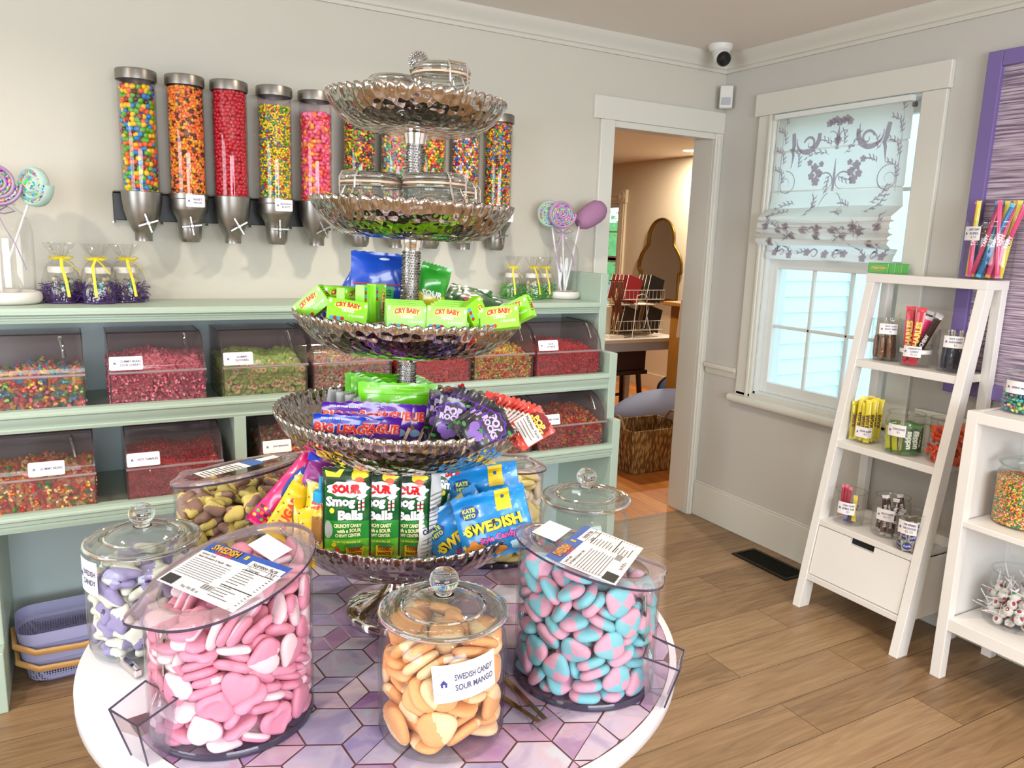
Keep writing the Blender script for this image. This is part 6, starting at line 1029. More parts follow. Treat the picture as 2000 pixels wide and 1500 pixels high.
# ---- the gummies, one object each
HP, HW = mat('gummy_pink', '#e094ac', .5, sss=.15, vary=.06, vscale=50), mat('gummy_white_pink', '#ecdade', .5, sss=.15, vary=.03, vscale=50)
BL_, BP_ = mat('gummy_blue', '#84d2da', .6, bump=.5, bscale=900, vary=.06, vscale=80), mat('gummy_rose', '#e4b0c4', .6, bump=.5, bscale=900, vary=.06, vscale=80)
OR1, OR2 = mat('gummy_orange', '#eca86c', .6, bump=.5, bscale=900, vary=.08, vscale=60), mat('gummy_peach', '#f0cfa2', .6, bump=.5, bscale=900, vary=.05, vscale=60)
PU1, PU2, EYE = mat('gummy_lilac', '#9a93c0', .6, bump=.4, bscale=800, vary=.08, vscale=60), mat('gummy_cream_white', '#dde0d4', .6, bump=.3, bscale=800), mat('gummy_eye', '#3c3648', .5)
YE1, YE2 = mat('gummy_yellow', '#e6da78', .55, bump=.2, bscale=500, vary=.06, vscale=60), mat('gummy_cocoa', '#a08270', .55, bump=.2, bscale=500, vary=.06, vscale=60)
CR1, CR2 = mat('gummy_pale_yellow', '#eadf8c', .5, vary=.05, vscale=50), mat('gummy_ivory', '#efe6cc', .5, vary=.03, vscale=50)
def gummies(key, name, origin, kinds, label, group, sc=1.0, wts=None, seed=1):
    rnd = random.Random(seed); P = [k().build(name, smooth=70, link=False) for k in kinds]; used = {}
    for M in pile(key):
        i = rnd.choices(range(len(P)), wts)[0]; M = M.copy(); t = M.translation; M.translation = (t.x*sc, t.y*sc, t.z)
        if i in used: o = P[i].copy(); COL.objects.link(o)
        else: o = P[i]; COL.objects.link(o); used[i] = 1
        o.matrix_world = T(*origin, TZ+.008) @ M; tag(o, label, 'gummy candy', group)
gummies('heart', 'heart_gummy', BPK, [lambda: puff(o_heart, .0285, .0068, 34, lambda x, y, z: HP if x > .02 else HW), lambda: puff(o_heart, .0285, .0072, 34, lambda x, y, z: HP, ridges=1), lambda: puff(o_heart, .0275, .0075, 34, lambda x, y, z: HP if z < -.2 or x > .35 else HW), lambda: puff(o_heart, .028, .0068, 34, lambda x, y, z: HW if z > .3 else HP, ridges=1)], 'pink and white heart gummy in the slant top canister', 'heart gummies in the pink canister', wts=[4, 3, 2, 2])
gummies('egg', 'checked_gummy', BBL, [lambda: puff(o_egg, .027, .0085, 32, lambda x, y, z: BL_ if (x > 0) ^ (y > 0) else BP_), lambda: puff(o_egg, .0265, .0085, 32, lambda x, y, z: BP_ if (x > .1) ^ (y > -.1) else BL_)], 'blue and pink checked sugared gummy in the slant top canister', 'checked gummies in the blue and pink canister')
gummies('mango', 'mango_gummy', JO, [lambda: puff(o_mango, .0295, .0075, 30, lambda x, y, z: OR1 if y < .1 else OR2), lambda: puff(o_mango, .029, .008, 30, lambda x, y, z: OR2 if x+.3*y > .2 else OR1), lambda: puff(o_mango, .028, .008, 30, lambda x, y, z: OR1)], 'orange sugared mango gummy in the glass jar', 'mango gummies in the jar', sc=1.03)
gummies('critter', 'purple_gummy', JP, [lambda: puff(o_critter, .031, .0082, 34, lambda x, y, z: EYE if math.hypot(x-.25, y-.35) < .14 else PU1 if y > -.05 else PU2), lambda: puff(o_critter, .031, .0082, 34, lambda x, y, z: PU2 if x > 0 else PU1), lambda: puff(o_critter, .03, .008, 34, lambda x, y, z: PU2 if y > .2 else PU1)], 'purple and white sugared gummy in the glass jar', 'purple and white gummies in the jar', sc=1.03)
gummies('frog', 'yellow_gummy', BYE, [lambda: puff(o_frog, .027, .0082, 30, lambda x, y, z: YE1 if y > -.1 else YE2), lambda: puff(o_frog, .027, .008, 30, lambda x, y, z: YE1 if x > -.3 else YE2), lambda: puff(o_frog, .026, .008, 30, lambda x, y, z: YE2 if x > -.4 else YE1)], 'yellow and cocoa brown gummy in the slant top canister', 'yellow and brown gummies in the canister', wts=[4, 3, 2])
gummies('oval', 'oval_gummy', BCR, [lambda: puff(o_oval, .0315, .007, 26, lambda x, y, z: CR1), lambda: puff(o_oval, .0315, .007, 26, lambda x, y, z: CR1 if y > 0 else CR2), lambda: puff(o_oval, .031, .0075, 26, lambda x, y, z: CR2)], 'pale yellow and ivory oval gummy in the canister', 'oval gummies in the canister behind the stand')
# ---- clear scoops leaning beside the two front canisters
def bucket_scoop(px, py, turn, label, flip=1, hl=.15):
    p = on(px, py, 2, TZ); root = thing('candy_scoop', label, 'scoop', (p.x, p.y, TZ+.001), (0, 0, R(turn))); root.scale = (1.12, 1.12, 1.1)
    m = MB(); a = [(-.018, -.012), (.018, -.012), (.020, .016), (-.020, .016)]; b_ = [(-.030, -.030), (.030, -.030), (.034, .022), (-.034, .022)]
    for s_, mm in ((1, thin('scoop_acrylic', '#f8f6fa', 1.6, .03, 1.5, body=.07, bcol='#cfc8d4')), (.93, ACRYL)):
        A = [(x*s_, y*s_, .001) for x, y in a]+[(x*s_, y*s_, .072+(.012 if y > 0 else 0)) for x, y in b_]
        m.add(A, [(0, 1, 2, 3), (0, 1, 5, 4), (1, 2, 6, 5), (2, 3, 7, 6), (3, 0, 4, 7)], mm)
    m.build('scoop_bowl', root, smooth=0)
    e = MB(); e.tube([(-.030, -.030, .072), (.030, -.030, .072), (.034, .022, .084), (-.034, .022, .084)], .0016, ACRYL_EDGE, 6, closed=True)
    e.tube([(-.03, -.03, .072), (-.018, -.012, .001)], .0013, ACRYL_EDGE, 6); e.tube([(.03, -.03, .072), (.018, -.012, .001)], .0013, ACRYL_EDGE, 6); e.build('edges', root)
    h = MB(); h.tube([(0, .020, .066), (0, .024, .085), (0, .026, .12), (0, .027, .072+hl*.7), (0, .027, .072+hl*.74)], [.013, .0075, .007, .0085, .005], GLASS_EDGE, 10, flatk=.75); h.tube([(0, .0275, .08), (0, .0285, .14), (0, .0295, .165)], .003, SOLID, 8); h.build('handle', root)
bucket_scoop(290, 1478, -62, 'clear scoop standing left of the pink heart canister', 1, .135)
bucket_scoop(1285, 1368, 42, 'clear scoop standing right of the blue and pink canister', 1, .15)
# ---- brass tongs and a clear sign holder between the jar and the canister
BRASS = mat('brass', '#b08a4a', .22, 1.0)
root = thing('serving_tongs', 'brass serving tongs lying between the orange jar and the blue canister', 'tongs')
p0, p1 = on(985, 1325, 2, TZ+.006), on(1066, 1406, 2, TZ+.006); q1 = on(1055, 1412, 2, TZ+.006); q0 = on(975, 1358, 2, TZ+.006)
for a, b_ in ((p0, p1), (q0, q1)):
    mb = MB(); d = (b_-a); nn = Vector((-d.y, d.x, 0)).normalized()*.0045
    mb.add([a-nn, a+nn, b_+nn*.8, b_-nn*.8, a-nn+Vector((0, 0, .002)), a+nn+Vector((0, 0, .002)), b_+nn*.8+Vector((0, 0, .002)), b_-nn*.8+Vector((0, 0, .002))], [(3, 2, 1, 0), (4, 5, 6, 7), (0, 1, 5, 4), (1, 2, 6, 5), (2, 3, 7, 6), (3, 0, 4, 7)], BRASS); mb.build('tong_arm', root, smooth=0)
root = thing('sign_holder', 'clear acrylic sign holder lying over the brass tongs', 'sign holder')
mb = MB(); a, b_, c_ = on(985, 1312, 2, TZ+.02), on(1112, 1392, 2, TZ+.012), on(1040, 1425, 2, TZ+.012); lowc = on(1000, 1395, 2, TZ+.012)
up = Vector((0, 0, .0015))
mb.add([a, b_, c_, a+up, b_+up, c_+up], [(0, 1, 2), (5, 4, 3), (0, 3, 4, 1), (1, 4, 5, 2), (2, 5, 3, 0)], ACRYL); mb.tube([b_+Vector((0, 0, .004)), c_+Vector((0, 0, .004))], .004, GLASS_EDGE, 8); mb.tube([a, b_], .0012, GLASS_EDGE, 6); mb.tube([a, c_], .0012, GLASS_EDGE, 6); mb.build('sheet', root, smooth=30)
root = thing('serving_tongs', 'steel tong tips showing under the purple gummy jar at the left table edge', 'tongs')
p = on(243, 1308, 2, TZ); q = on(262, 1290, 2, TZ)
mb = MB(); mb.box(-.006, .006, -.04, .03, 0, .014, CHROME, T(p.x+.006, p.y, TZ+.001) @ RZ(20)); mb.build('tong_arm', root, smooth=0, bevel=.002)
# ---- lilac mesh baskets on the floor under the shelves
LIL = mat('lilac_metal', '#9a9cc4', .45); WOODB = mat('bamboo', '#b48a52', .45, vary=.15, vscale=20)
def mesh_basket(x, y, z, label, s=1.0, turn=0):
    root = thing('mesh_basket', label, 'basket', (x, y, z), (0, 0, R(turn)))
    def rr_(w_, d_, r_, n=6):
        o_ = []
        for sx_, sy_, a0 in ((1, 1, 0), (-1, 1, 90), (-1, -1, 180), (1, -1, 270)):
            for k in range(n+1): a = R(a0+90*k/n); o_.append((sx_*(w_/2-r_)+r_*math.cos(a), sy_*(d_/2-r_)+r_*math.sin(a)))
        return o_
    wv = [(.30, .19, 0), (.32, .205, .008), (.345, .225, .075), (.352, .232, .085), (.36, .24, .125), (.362, .242, .127)]
    mb = MB(); rings = [[(a*s, b_*s, z_*s) for a, b_ in rr_(w_, d_, .06)] for w_, d_, z_ in wv]; n = len(rings[0])
    for k in range(len(rings)-1):
        A = rings[k]+rings[k+1]; mm = LIL if k != 1 else PERF
        mb.add(A, [(i, (i+1) % n, n+(i+1) % n, n+i) for i in range(n)], mm)
    mb.add(rings[0], [tuple(range(n))], LIL); mb.build('shell', root, smooth=40)
    h = MB(); h.tube([(s*(-.188), s*.0, s*.105), (s*-.186, s*-.09, s*.085), (s*-.13, s*-.135, s*.07), (0, s*-.142, s*.065), (s*.13, s*-.135, s*.07), (s*.186, s*-.09, s*.085), (s*.188, 0, s*.105)], .009*s, WOODB, 8, flatk=1.2)
    h.build('bamboo_handle', root); return root
PERF = bpy.data.materials.new('perforated_lilac'); PERF.use_nodes = True; nt = PERF.node_tree; N = nt.nodes; L = nt.links; b = N['Principled BSDF']; b.inputs['Base Color'].default_value = lin('#9a9cc4'); b.inputs['Roughness'].default_value = .45
tc = N.new('ShaderNodeTexCoord'); vo = N.new('ShaderNodeTexVoronoi'); vo.inputs['Scale'].default_value = 130; vo.inputs['Randomness'].default_value = .0; L.new(tc.outputs['Object'], vo.inputs[0]); mt = N.new('ShaderNodeMath'); mt.operation = 'GREATER_THAN'; mt.inputs[1].default_value = .40; L.new(vo.outputs['Distance'], mt.inputs[0]); L.new(mt.outputs[0], b.inputs['Alpha'])
pb = on(100, 1322, 2, 0)
mesh_basket(-.045, 2.895, .001, 'lower of two nested lilac mesh baskets with bamboo handle on the floor', turn=4)
mesh_basket(-.050, 2.895, .060, 'upper of two nested lilac mesh baskets with bamboo handle', turn=4)

# ================================================================== SWEETS IN THE BOWLS
def pouch(name, w_, h_, thick, front, label, cat, prints=(), back=None, crimp=.007, band=None, grad=None, group=None, jag=True, rough=.25, bandh=.0, nx=16, ny=14, wav=.0012, seed=0):
    """a filled film bag: puffed both ways, with flat crimped seals; prints lie on its front face"""
    rnd = random.Random(seed+len(label)); ph = rnd.random()*6
    root = thing(name, label, cat, group=group)
    def puffv(u, v):
        x = abs(u)/(w_/2); y = (v-h_/2)/(h_/2-crimp)
        if abs(y) >= 1: return .0006
        return .0006+thick/2*(max(0, 1-x**2.6)**.6)*(max(0, 1-abs(y)**3)**.55)
    def S(u, v, sgn=1, off=0):
        wv = wav*math.sin(u*130+v*60+ph)*(1 if abs(u) < w_*.48 else .3)+wav*math.sin(v*150-u*50+ph*2)
        return (u, -(sgn*puffv(u, v)+off)-wv, v)
    foil = lambda c: mat('film_'+c.lstrip('#'), c, rough, coat=.5)
    mb = MB(); us = [w_*(i/nx-.5) for i in range(nx+1)]; vs_ = [0, crimp*.5, crimp]+[crimp+(h_-2*crimp)*j/ny for j in range(1, ny)]+[h_-crimp, h_-crimp*.5, h_]
    nv = len(vs_)
    for sgn in (1, -1):
        A = []
        for i, u in enumerate(us):
            for j, v in enumerate(vs_):
                vv = v+(.0016 if (i % 2) else -.0006)*(1 if j == nv-1 else -1 if j == 0 else 0) if jag else v
                A.append(S(u*(1-.03*(1-abs(2*v/h_-1)**2)), vv, sgn))
        F_ = []; ms = []
        for i in range(nx):
            for j in range(nv-1):
                q = (i*nv+j, (i+1)*nv+j, (i+1)*nv+j+1, i*nv+j+1); F_.append(q if sgn == 1 else q[::-1]); v = (vs_[j]+vs_[j+1])/2/h_
                c = front
                if grad:
                    for lim, cc in grad:
                        if v <= lim: c = cc; break
                if sgn == -1 and back: c = back
                ms.append(foil(c))
        mb.add(A, F_, None, ms=ms)
    mb.build('bag', root, smooth=60)
    if prints:
        p = MB(); lay = 0
        for q in prints:
            lay += 1; off = .0008+.00022*lay; fn = lambda u, v: S(u, v, 1, off)
            k = q[0]; m = flat(q[1])
            if k == 'r': _, c, u0, u1, v0, v1 = q[:6]; n_ = max(1, int((u1-u0)/.006)); m_ = max(1, int((v1-v0)/.006)); p.add([fn(u0+(u1-u0)*i/n_, v0+(v1-v0)*j/m_) for i in range(n_+1) for j in range(m_+1)], [(i*(m_+1)+j, (i+1)*(m_+1)+j, (i+1)*(m_+1)+j+1, i*(m_+1)+j+1) for i in range(n_) for j in range(m_)], m)
            elif k == 'e':
                _, c, u0, v0, a, b_ = q[:6]; lob, am = (q[6] if len(q) > 6 else (0, 0)); ro = R(q[7]) if len(q) > 7 else 0; N_ = 36; A = [fn(u0, v0)]
                for s_ in (.5, 1):
                    for i in range(N_):
                        t = 2*PI*i/N_; g = s_*(1+am*math.cos(lob*t)); x, y = a*g*math.cos(t), b_*g*math.sin(t); A.append(fn(u0+x*math.cos(ro)-y*math.sin(ro), v0+x*math.sin(ro)+y*math.cos(ro)))
                p.add(A, [(0, 1+i, 1+(i+1) % N_) for i in range(N_)]+[(1+i, 1+N_+i, 1+N_+(i+1) % N_, 1+(i+1) % N_) for i in range(N_)], m)
            elif k == 't':
                _, c, st, u0, v0, hh = q[:6]; kw = q[6] if len(q) > 6 else {}
                if 'out' in kw:
                    k2 = dict(kw); oc = k2.pop('out'); k2['bold'] = kw.get('bold', .03)+.035; p.text(st, hh*1.04, flat(oc), lambda u, v: S(u, v, 1, off-.0003), u0, v0, **{x: y for x, y in k2.items()}); kw = {x: y for x, y in kw.items() if x != 'out'}
                p.text(st, hh, m, fn, u0, v0, **kw)
            elif k == 'p': p.add([fn(x, y) for x, y in q[2]], [tuple(range(len(q[2])))], m)
        p.build('printed_design', root, smooth=0)
    return root
def pose(root, M): root.matrix_world = M; return root
def face_cam(p): return math.degrees(math.atan2(p[0], p[1]))*-1
def put(root, px, py, dep, h_, yaw=0, lean=0, roll=0, cen=.5, sc=1):
    """stand the bag so that the point at cen*height sits at the given spot in the room"""
    p = at(px, py, dep); M = RZ(face_cam(p)+yaw) @ RX(-lean) @ RY(roll); root.matrix_world = T(*p) @ M @ Matrix.Diagonal((sc, sc, sc, 1)) @ T(0, 0, -h_*cen); return root
# --- green boxes in the middle bowl
GB = mat('lime_carton', '#86d422', .35, coat=.3); GB2 = mat('lime_carton_side', '#7cc81e', .35, coat=.3)
def lime_box(label, px, py, dep, yaw=0, lean=0, roll=0, side=False, w_=.068, h_=.040, d_=.018, group=None):
    root = thing('candy_box', label, 'candy box', group=group)
    b = MB(); b.box(-w_/2, w_/2, 0, d_, 0, h_, GB); b.build('carton', root, smooth=0, bevel=.0008)
    p = MB(); RD = flat('#b8141e'); Yy = flat('#f4ee70'); Wc = flat('#f4f8e8'); g = lambda u, v: (u, -.0006, v); g2 = lambda u, v: (u, -.0009, v)
    N_ = 30; p.add([(u*.023, -.0004, h_*.70+.0065*v) for u, v in [(math.cos(2*PI*i/N_), math.sin(2*PI*i/N_)) for i in range(N_)]], [tuple(range(N_))], Yy)
    p.text('CRY BABY', .0088, RD, g, 0, h_*.70, bold=.05, arch=.35, maxw=.042); p.text('TEARS', .0058, Wc, g2, 0, h_*.50, bold=.03); p.text('5 FLAVORS', .0040, Wc, g, .015, h_*.30, bold=.02)
    for k in range(4): p.add([(u*.0036+(-.026+.006*k), -.0005, h_*.12+.0036*v) for u, v in [(math.cos(2*PI*i/10), math.sin(2*PI*i/10)) for i in range(10)]], [tuple(range(10))], RD if k % 2 else flat('#3ca0d8'))
    for s in (-1, 1): p.add([(s*.030+u*.0022, -.0005, h_*(.8 if s > 0 else .85)+.0034*v) for u, v in [(math.cos(2*PI*i/10), math.sin(2*PI*i/10)) for i in range(10)]], [tuple(range(10))], Wc)
    gs = lambda u, v: (w_/2+.0006, d_/2+u, v); gt = lambda u, v: (u, d_/2+v, h_+.0006)
    for k in range(6): p.add([gs(-.006, h_*(.85-.11*k)), gs(-.001+.004*(k % 2), h_*(.85-.11*k)), gs(-.001+.004*(k % 2), h_*(.85-.11*k)-.0016), gs(-.006, h_*(.85-.11*k)-.0016)], [(3, 2, 1, 0)], flat('#2c4a10'))
    p.add([gs(.003+.0028*math.cos(2*PI*i/12), h_*.5+.007*math.sin(2*PI*i/12)) for i in range(12)], [tuple(range(12))], RD)
    p.text('CRY BABY', .0050, RD, gt, 0, 0, bold=.04, maxw=.04); p.build('printed_design', root, smooth=0)
    put(root, px, py, dep, h_, yaw, lean, roll); return root
LB = 'bright green candy box '
for q in [(LB+'tipped on edge at the far left of the middle bowl', 607, 595, 1.40, -30, 0, -38), (LB+'lying aslant in front, second from the left of the middle bowl', 679, 607, 1.335, 8, 22, 9),
          (LB+'standing end on behind the slanting one, leftmost of the back row', 668, 581, 1.42, 20, 0, 2), (LB+'standing end on, second of the back row', 695, 584, 1.41, 55, 0, 2), (LB+'standing upright sideways, third of the back row', 722, 594, 1.385, 62, 0, 92), (LB+'standing upright sideways, just left of the pole', 744, 592, 1.40, 62, 0, 92)]: lime_box(*q)
for k in range(4):
    lime_box(LB+('facing forward at the front centre of the middle bowl' if k == 0 else 'in the stack behind the left front centre box'), 795-2*k, 619-4*k, 1.315+.020*k, 2, 8, 1.5, group=None if k == 0 else 'boxes stacked behind the left front box')
for k in range(4):
    lime_box(LB+('facing forward at the front, right of centre' if k == 0 else 'in the stack behind the right front centre box'), 873+6*k, 621-4*k, 1.315+.020*k, 2, 8, 2.5, group=None if k == 0 else 'boxes stacked behind the right front box')
lime_box(LB+'at the right with its side showing, nearest the front pair', 938, 622, 1.345, 45, 4, 62); lime_box(LB+'tilted at the right, second from the right end', 975, 619, 1.335, -12, 20, -9); lime_box(LB+'leaning at the far right end of the middle bowl', 1001, 610, 1.36, -30, 10, -28)
# --- film bags behind the boxes
b = pouch('candy_bag', .13, .125, .03, '#1f4fc0', 'shiny blue candy bag with a green nutrition panel behind the green boxes', 'candy bag', [('r', '#34c06a', -.045, .02, .025, .058), ('t', '#0c3018', 'Nutrition Facts', -.012, .050, .0095, {'bold': .03, 'maxw': .055}), ('r', '#0c3018', -.04, .015, .040, .0415), ('r', '#0c3018', -.04, .0, .034, .035), ('r', '#0c3018', -.04, .01, .029, .030), ('r', '#c03848', -.06, .06, .0605, .063), ('e', '#e8eef8', 0, .112, .010, .0025)])
put(b, 748, 556, 1.55, .125, 6, 8, 3)
b = pouch('candy_bag', .075, .10, .03, '#1d4fb4', 'narrow blue candy bag leaning left behind the green nutrition bag', 'candy bag', [('r', '#b03040', -.03, .03, .03, .036)]); put(b, 705, 565, 1.60, .10, -8, 10, 28)
b = pouch('candy_bag', .06, .10, .03, '#2c9a2c', 'green candy bag with crimped top and yellow base just right of the pole', 'candy bag', [('t', '#f2f6e8', 'SOUR', 0, .045, .012, {'bold': .04, 'out': '#1a4a10'})], grad=[(.42, '#cfc92a'), (1, '#2c9a2c')], crimp=.010); put(b, 842, 568, 1.50, .10, 12, 0, 14)
for k in range(3):
    b = pouch('candy_bag', .085, .11, .014, ['#1c5c2c', '#237038', '#164a22'][k], 'dark green candy bag lying at the back right of the middle bowl, '+['topmost', 'middle', 'lowest'][k]+' of three', 'candy bag', [('e', '#8a2430', 0, .06, .02, .01)]); put(b, 908+6*k, 588+5*k, 1.52-.01*k, .11, 10, 62, 24+7*k)
# --- shredded gum pouches in the fourth bowl
def chew(label, px, py, dep, col, yaw, lean, roll, back='#d8d8dc'):
    P = [('t', '#d8342c', 'BIG LEAGUE', -.0, .062, .017, {'bold': .05, 'out': '#f2cdb8', 'maxw': .118}), ('t', '#d8342c', 'CHEW', -.024, .039, .018, {'bold': .05, 'out': '#f2cdb8', 'maxw': .07}), ('t', '#e8e8f0', 'HALL OF FAME BASEBALL', -.02, .0785, .0036, {'bold': .02}),
         ('e', '#e8e6ea' if col[1] == '1' else '#8a5a34', .030, .038, .012, .008, (5, .12)), ('e', '#8ab4dc', .040, .032, .010, .007), ('p', '#e0c8a0', [(.044, .012), (.050, .012), (.060, .040), (.054, .043)])]
    b = pouch('gum_pouch', .122, .084, .010, col, label, 'candy pouch', P, back=back); b.scale = (1, 1, .92); put(b, px, py, dep, .084, yaw, lean, roll, cen=1.0); return b
chew('bright blue shredded gum pouch lowest and nearest at the left of the fourth bowl', 682, 813, 1.362, '#1438b4', 8, -4, 7.5)
chew('purple shredded gum pouch directly behind the front blue one', 720, 811, 1.375, '#4c148e', 8, -3, 7)
chew('purple shredded gum pouch whose full top left corner shows highest at left', 697, 789, 1.385, '#4c148e', 8, 0, 6)
chew('purple shredded gum pouch third row back, ending by the pole', 742, 787, 1.40, '#541a98', 8, 2, 5)
chew('purple shredded gum pouch with only its last letter showing, right of the pole', 770, 789, 1.415, '#4c148e', 8, 2, 4)
chew('blue shredded gum pouch hindmost of the row, right of the pole', 784, 794, 1.43, '#2420a0', 8, 2, 4)
for k in range(6):
    b = pouch('gum_pouch', .15 if k < 5 else .13, .10, .010, ['#6cc814', '#58b810', '#78d61c', '#62c012', '#6ccc18', '#58b40e'][k], 'lime green foil gum pouch at the back of the fourth bowl, '+['front', 'second', 'third', 'fourth', 'fifth', 'hindmost'][k]+' in its row', 'candy pouch', [('r', '#a8e060', -.06, .06, .088, .0895), ('r', '#4a9a10', -.06, .06, .078, .0788)], seed=k)
    put(b, [778, 770, 762, 756, 748, 738][k], [748, 743, 738, 734, 731, 729][k], 1.47+.022*k, .10, 4, 6, 2.5, cen=1)
for k in range(5):
    b = pouch('gum_pouch', .09, .10, .006, '#dcdce0', 'silver backed gum pouch seen edge on at the left back, '+['leftmost', 'second', 'third', 'fourth', 'rightmost'][k]+' of five', 'candy pouch', [('r', '#b03048', -.03, .03, .03, .07)], back='#c8c8ce', seed=k); put(b, 662+17*k, 763+3*k, 1.47, .10, 62, 0, 14-4*k, cen=1)
# --- popping candy packets
def packet(label, px, py, dep, col, yaw, lean, roll, red=False, cen=.5, h_=.080, w_=.056):
    if red: P = [('e', '#7a1420', 0, h_*.72, .022, .020, (12, .06)), ('t', '#f0e060', 'POP', 0, h_*.77, .012, {'bold': .05}), ('t', '#f0e060', 'ROCKS', 0, h_*.65, .010, {'bold': .05}), ('r', '#e8e4e0', -.026, .026, .012, .044), ('t', '#3a2a2a', 'Nutrition Facts', 0, .038, .0055, {'bold': .02, 'maxw': .045}), ('r', '#6a5a5a', -.022, .018, .030, .0312), ('r', '#6a5a5a', -.022, .02, .024, .0252), ('r', '#6a5a5a', -.022, .01, .018, .0192)]
    else:
        body, word, berry, leaf = '#541a98', '#b8a0d0', '#7a5aa8', '#2c7a34'
        P = [('e', body, 0, h_*.66, .027, .021, (9, .09)), ('e', '#22202a', 0, h_*.66, .024, .018, (9, .09)), ('t', word, 'POP', 0, h_*.73, .014, {'bold': .06}), ('t', word, 'ROCKS', 0, h_*.58, .011, {'bold': .06})]
        P += [('e', berry, bx_, h_*bz_, .009, .009) for bx_, bz_ in ((-.012, .30), (.006, .27), (-.003, .20))]
        P += [('e', leaf, bx_, h_*bz_, .005, .003) for bx_, bz_ in ((0, .38), (.024, .90), (-.024, .12))]
    b = pouch('candy_packet', w_, h_, .006, col, label, 'candy packet', P, back='#cfcfd4', crimp=.006); put(b, px, py, dep, h_, yaw, lean, roll, cen); return b
packet('red popping candy packet standing tallest at the back right of the fourth bowl', 893, 797, 1.47, '#b81c28', -6, 4, -22, True); packet('bright red popping candy packet with yellow emblem, right of the tallest red one', 966, 812, 1.45, '#dc3020', -8, 4, 14, True)
packet('black and purple packet standing upright at the left of the dark fan', 880, 822, 1.36, '#17121e', 8, 4, 14); packet('black and purple packet behind the upright dark one', 862, 806, 1.43, '#17121e', 5, 4, 8)
for k in range(7):
    packet('black and purple packet in the fan, '+['nearest and flattest', 'second nearest', 'third nearest', 'fourth nearest', 'fifth nearest', 'sixth nearest', 'hindmost'][k], 950-9*k, 838-6*k, 1.315+.018*k, '#17121e', -4, 24-2*k, 62-6*k)
for k in range(9):
    packet('orange red packet of the row of tips at the right rim, '+['first', 'second', 'third', 'fourth', 'fifth', 'sixth', 'seventh', 'eighth', 'ninth'][k]+' from the left', 978+7.5*k, 812+3*k, 1.445-.007*k, ['#e04030', '#d83428', '#e85040'][k % 3], -14, 8, 26+3.5*k, True, h_=.068)
# --- bags in the lowest bowl
def smog(label, px, py, dep, yaw, lean, roll, back='#e8e8e6'):
    P = [('r', '#15361c', -.039, .039, .148, .166), ('r', '#0d2413', -.0402, -.0375, .004, .160), ('r', '#0d2413', .0375, .0402, .004, .160), ('p', '#e8d820', [(-.034, .152), (-.012, .152), (-.004, .164), (-.012, .164), (-.018, .158), (-.036, .162)]), ('e', '#ecd42c', .020, .154, .014, .007, (3, .12)), ('e', '#d8542c', .020, .146, .008, .006), ('e', '#dfe6ea', .002, .132, .034, .014, (9, .07)),
         ('t', '#d01820', 'SOUR', .0, .132, .0165, {'bold': .07, 'out': '#7a0c10', 'maxw': .048}), ('t', '#f6f6f4', 'Smog', -.010, .1085, .0215, {'bold': .05, 'out': '#0c2a12', 'maxw': .050}), ('t', '#f6f6f4', 'Balls', .006, .0860, .0180, {'bold': .05, 'out': '#0c2a12', 'maxw': .054}),
         ('r', '#f0f0f0', .0185, .0225, .094, .112), ('r', '#d83030', .0185, .0225, .098, .101), ('r', '#d83030', .0185, .0225, .105, .108), ('r', '#f0f0f0', .0250, .0290, .094, .115), ('r', '#d83030', .0250, .0290, .099, .102), ('r', '#d83030', .0250, .0290, .107, .110), ('e', '#dfe6ea', .022, .118, .005, .004, (4, .15)), ('e', '#dfe6ea', .028, .121, .005, .004, (4, .15)),
         ('e', '#9a9c90', -.030, .060, .0065, .016, (3, .06)), ('e', '#e8d030', -.024, .096, .004, .005), ('t', '#e8e0a8', 'CRUNCHY CANDY', .002, .0685, .0068, {'bold': .04, 'maxw': .046}), ('t', '#e8e0a8', 'with a SOUR', .004, .0595, .0072, {'bold': .04, 'maxw': .040}), ('t', '#e8e0a8', 'CHEWY CENTER', .002, .0505, .0066, {'bold': .04, 'maxw': .042}),
         ('t', '#e4e060', 'FROM THE MAKERS OF', .0, .038, .0038, {'bold': .02, 'maxw': .046}), ('e', '#2c7a34', .014, .031, .0155, .0045), ('p', '#ecd820', [(-.001, .008), (.026, .008), (.029, .030), (-.001, .030)]), ('t', '#a82018', 'TOXIC', .014, .0245, .0080, {'bold': .05, 'maxw': .024}), ('t', '#a82018', 'WASTE', .013, .0140, .0080, {'bold': .05, 'maxw': .024})]
    P += [('e', ['#d83030', '#e8c828', '#3aa0d0', '#f0f0f0', '#52a838', '#d83030', '#e8c828'][k], -.010-.0056*(k % 4), .012+.007*(k//2)-.002*(k % 2), .0040, .0040) for k in range(7)]
    b = pouch('candy_bag', .083, .166, .022, '#1f7a34', label, 'candy bag', P, back=back, grad=[(.16, '#a8cc28'), (.26, '#62b02c'), (.45, '#2a8a34'), (.8, '#155c28'), (1, '#15361c')], crimp=.006, nx=18, ny=18); put(b, px, py, dep, .166, yaw, lean, roll, sc=1.05); return b
smog('green sour candy bag with white lettering, leftmost of the front three', 678, 1003, 1.385, -3, -4, .5)
smog('green sour candy bag, middle of the front three and half covered', 737, 1003, 1.410, -3, -4, 1)
smog('green sour candy bag, rightmost of the front three', 794, 1004, 1.436, -3, -4, 1.5)
smog('green sour candy bag turned aside behind the blue bags', 884, 972, 1.52, 14, 0, 8)
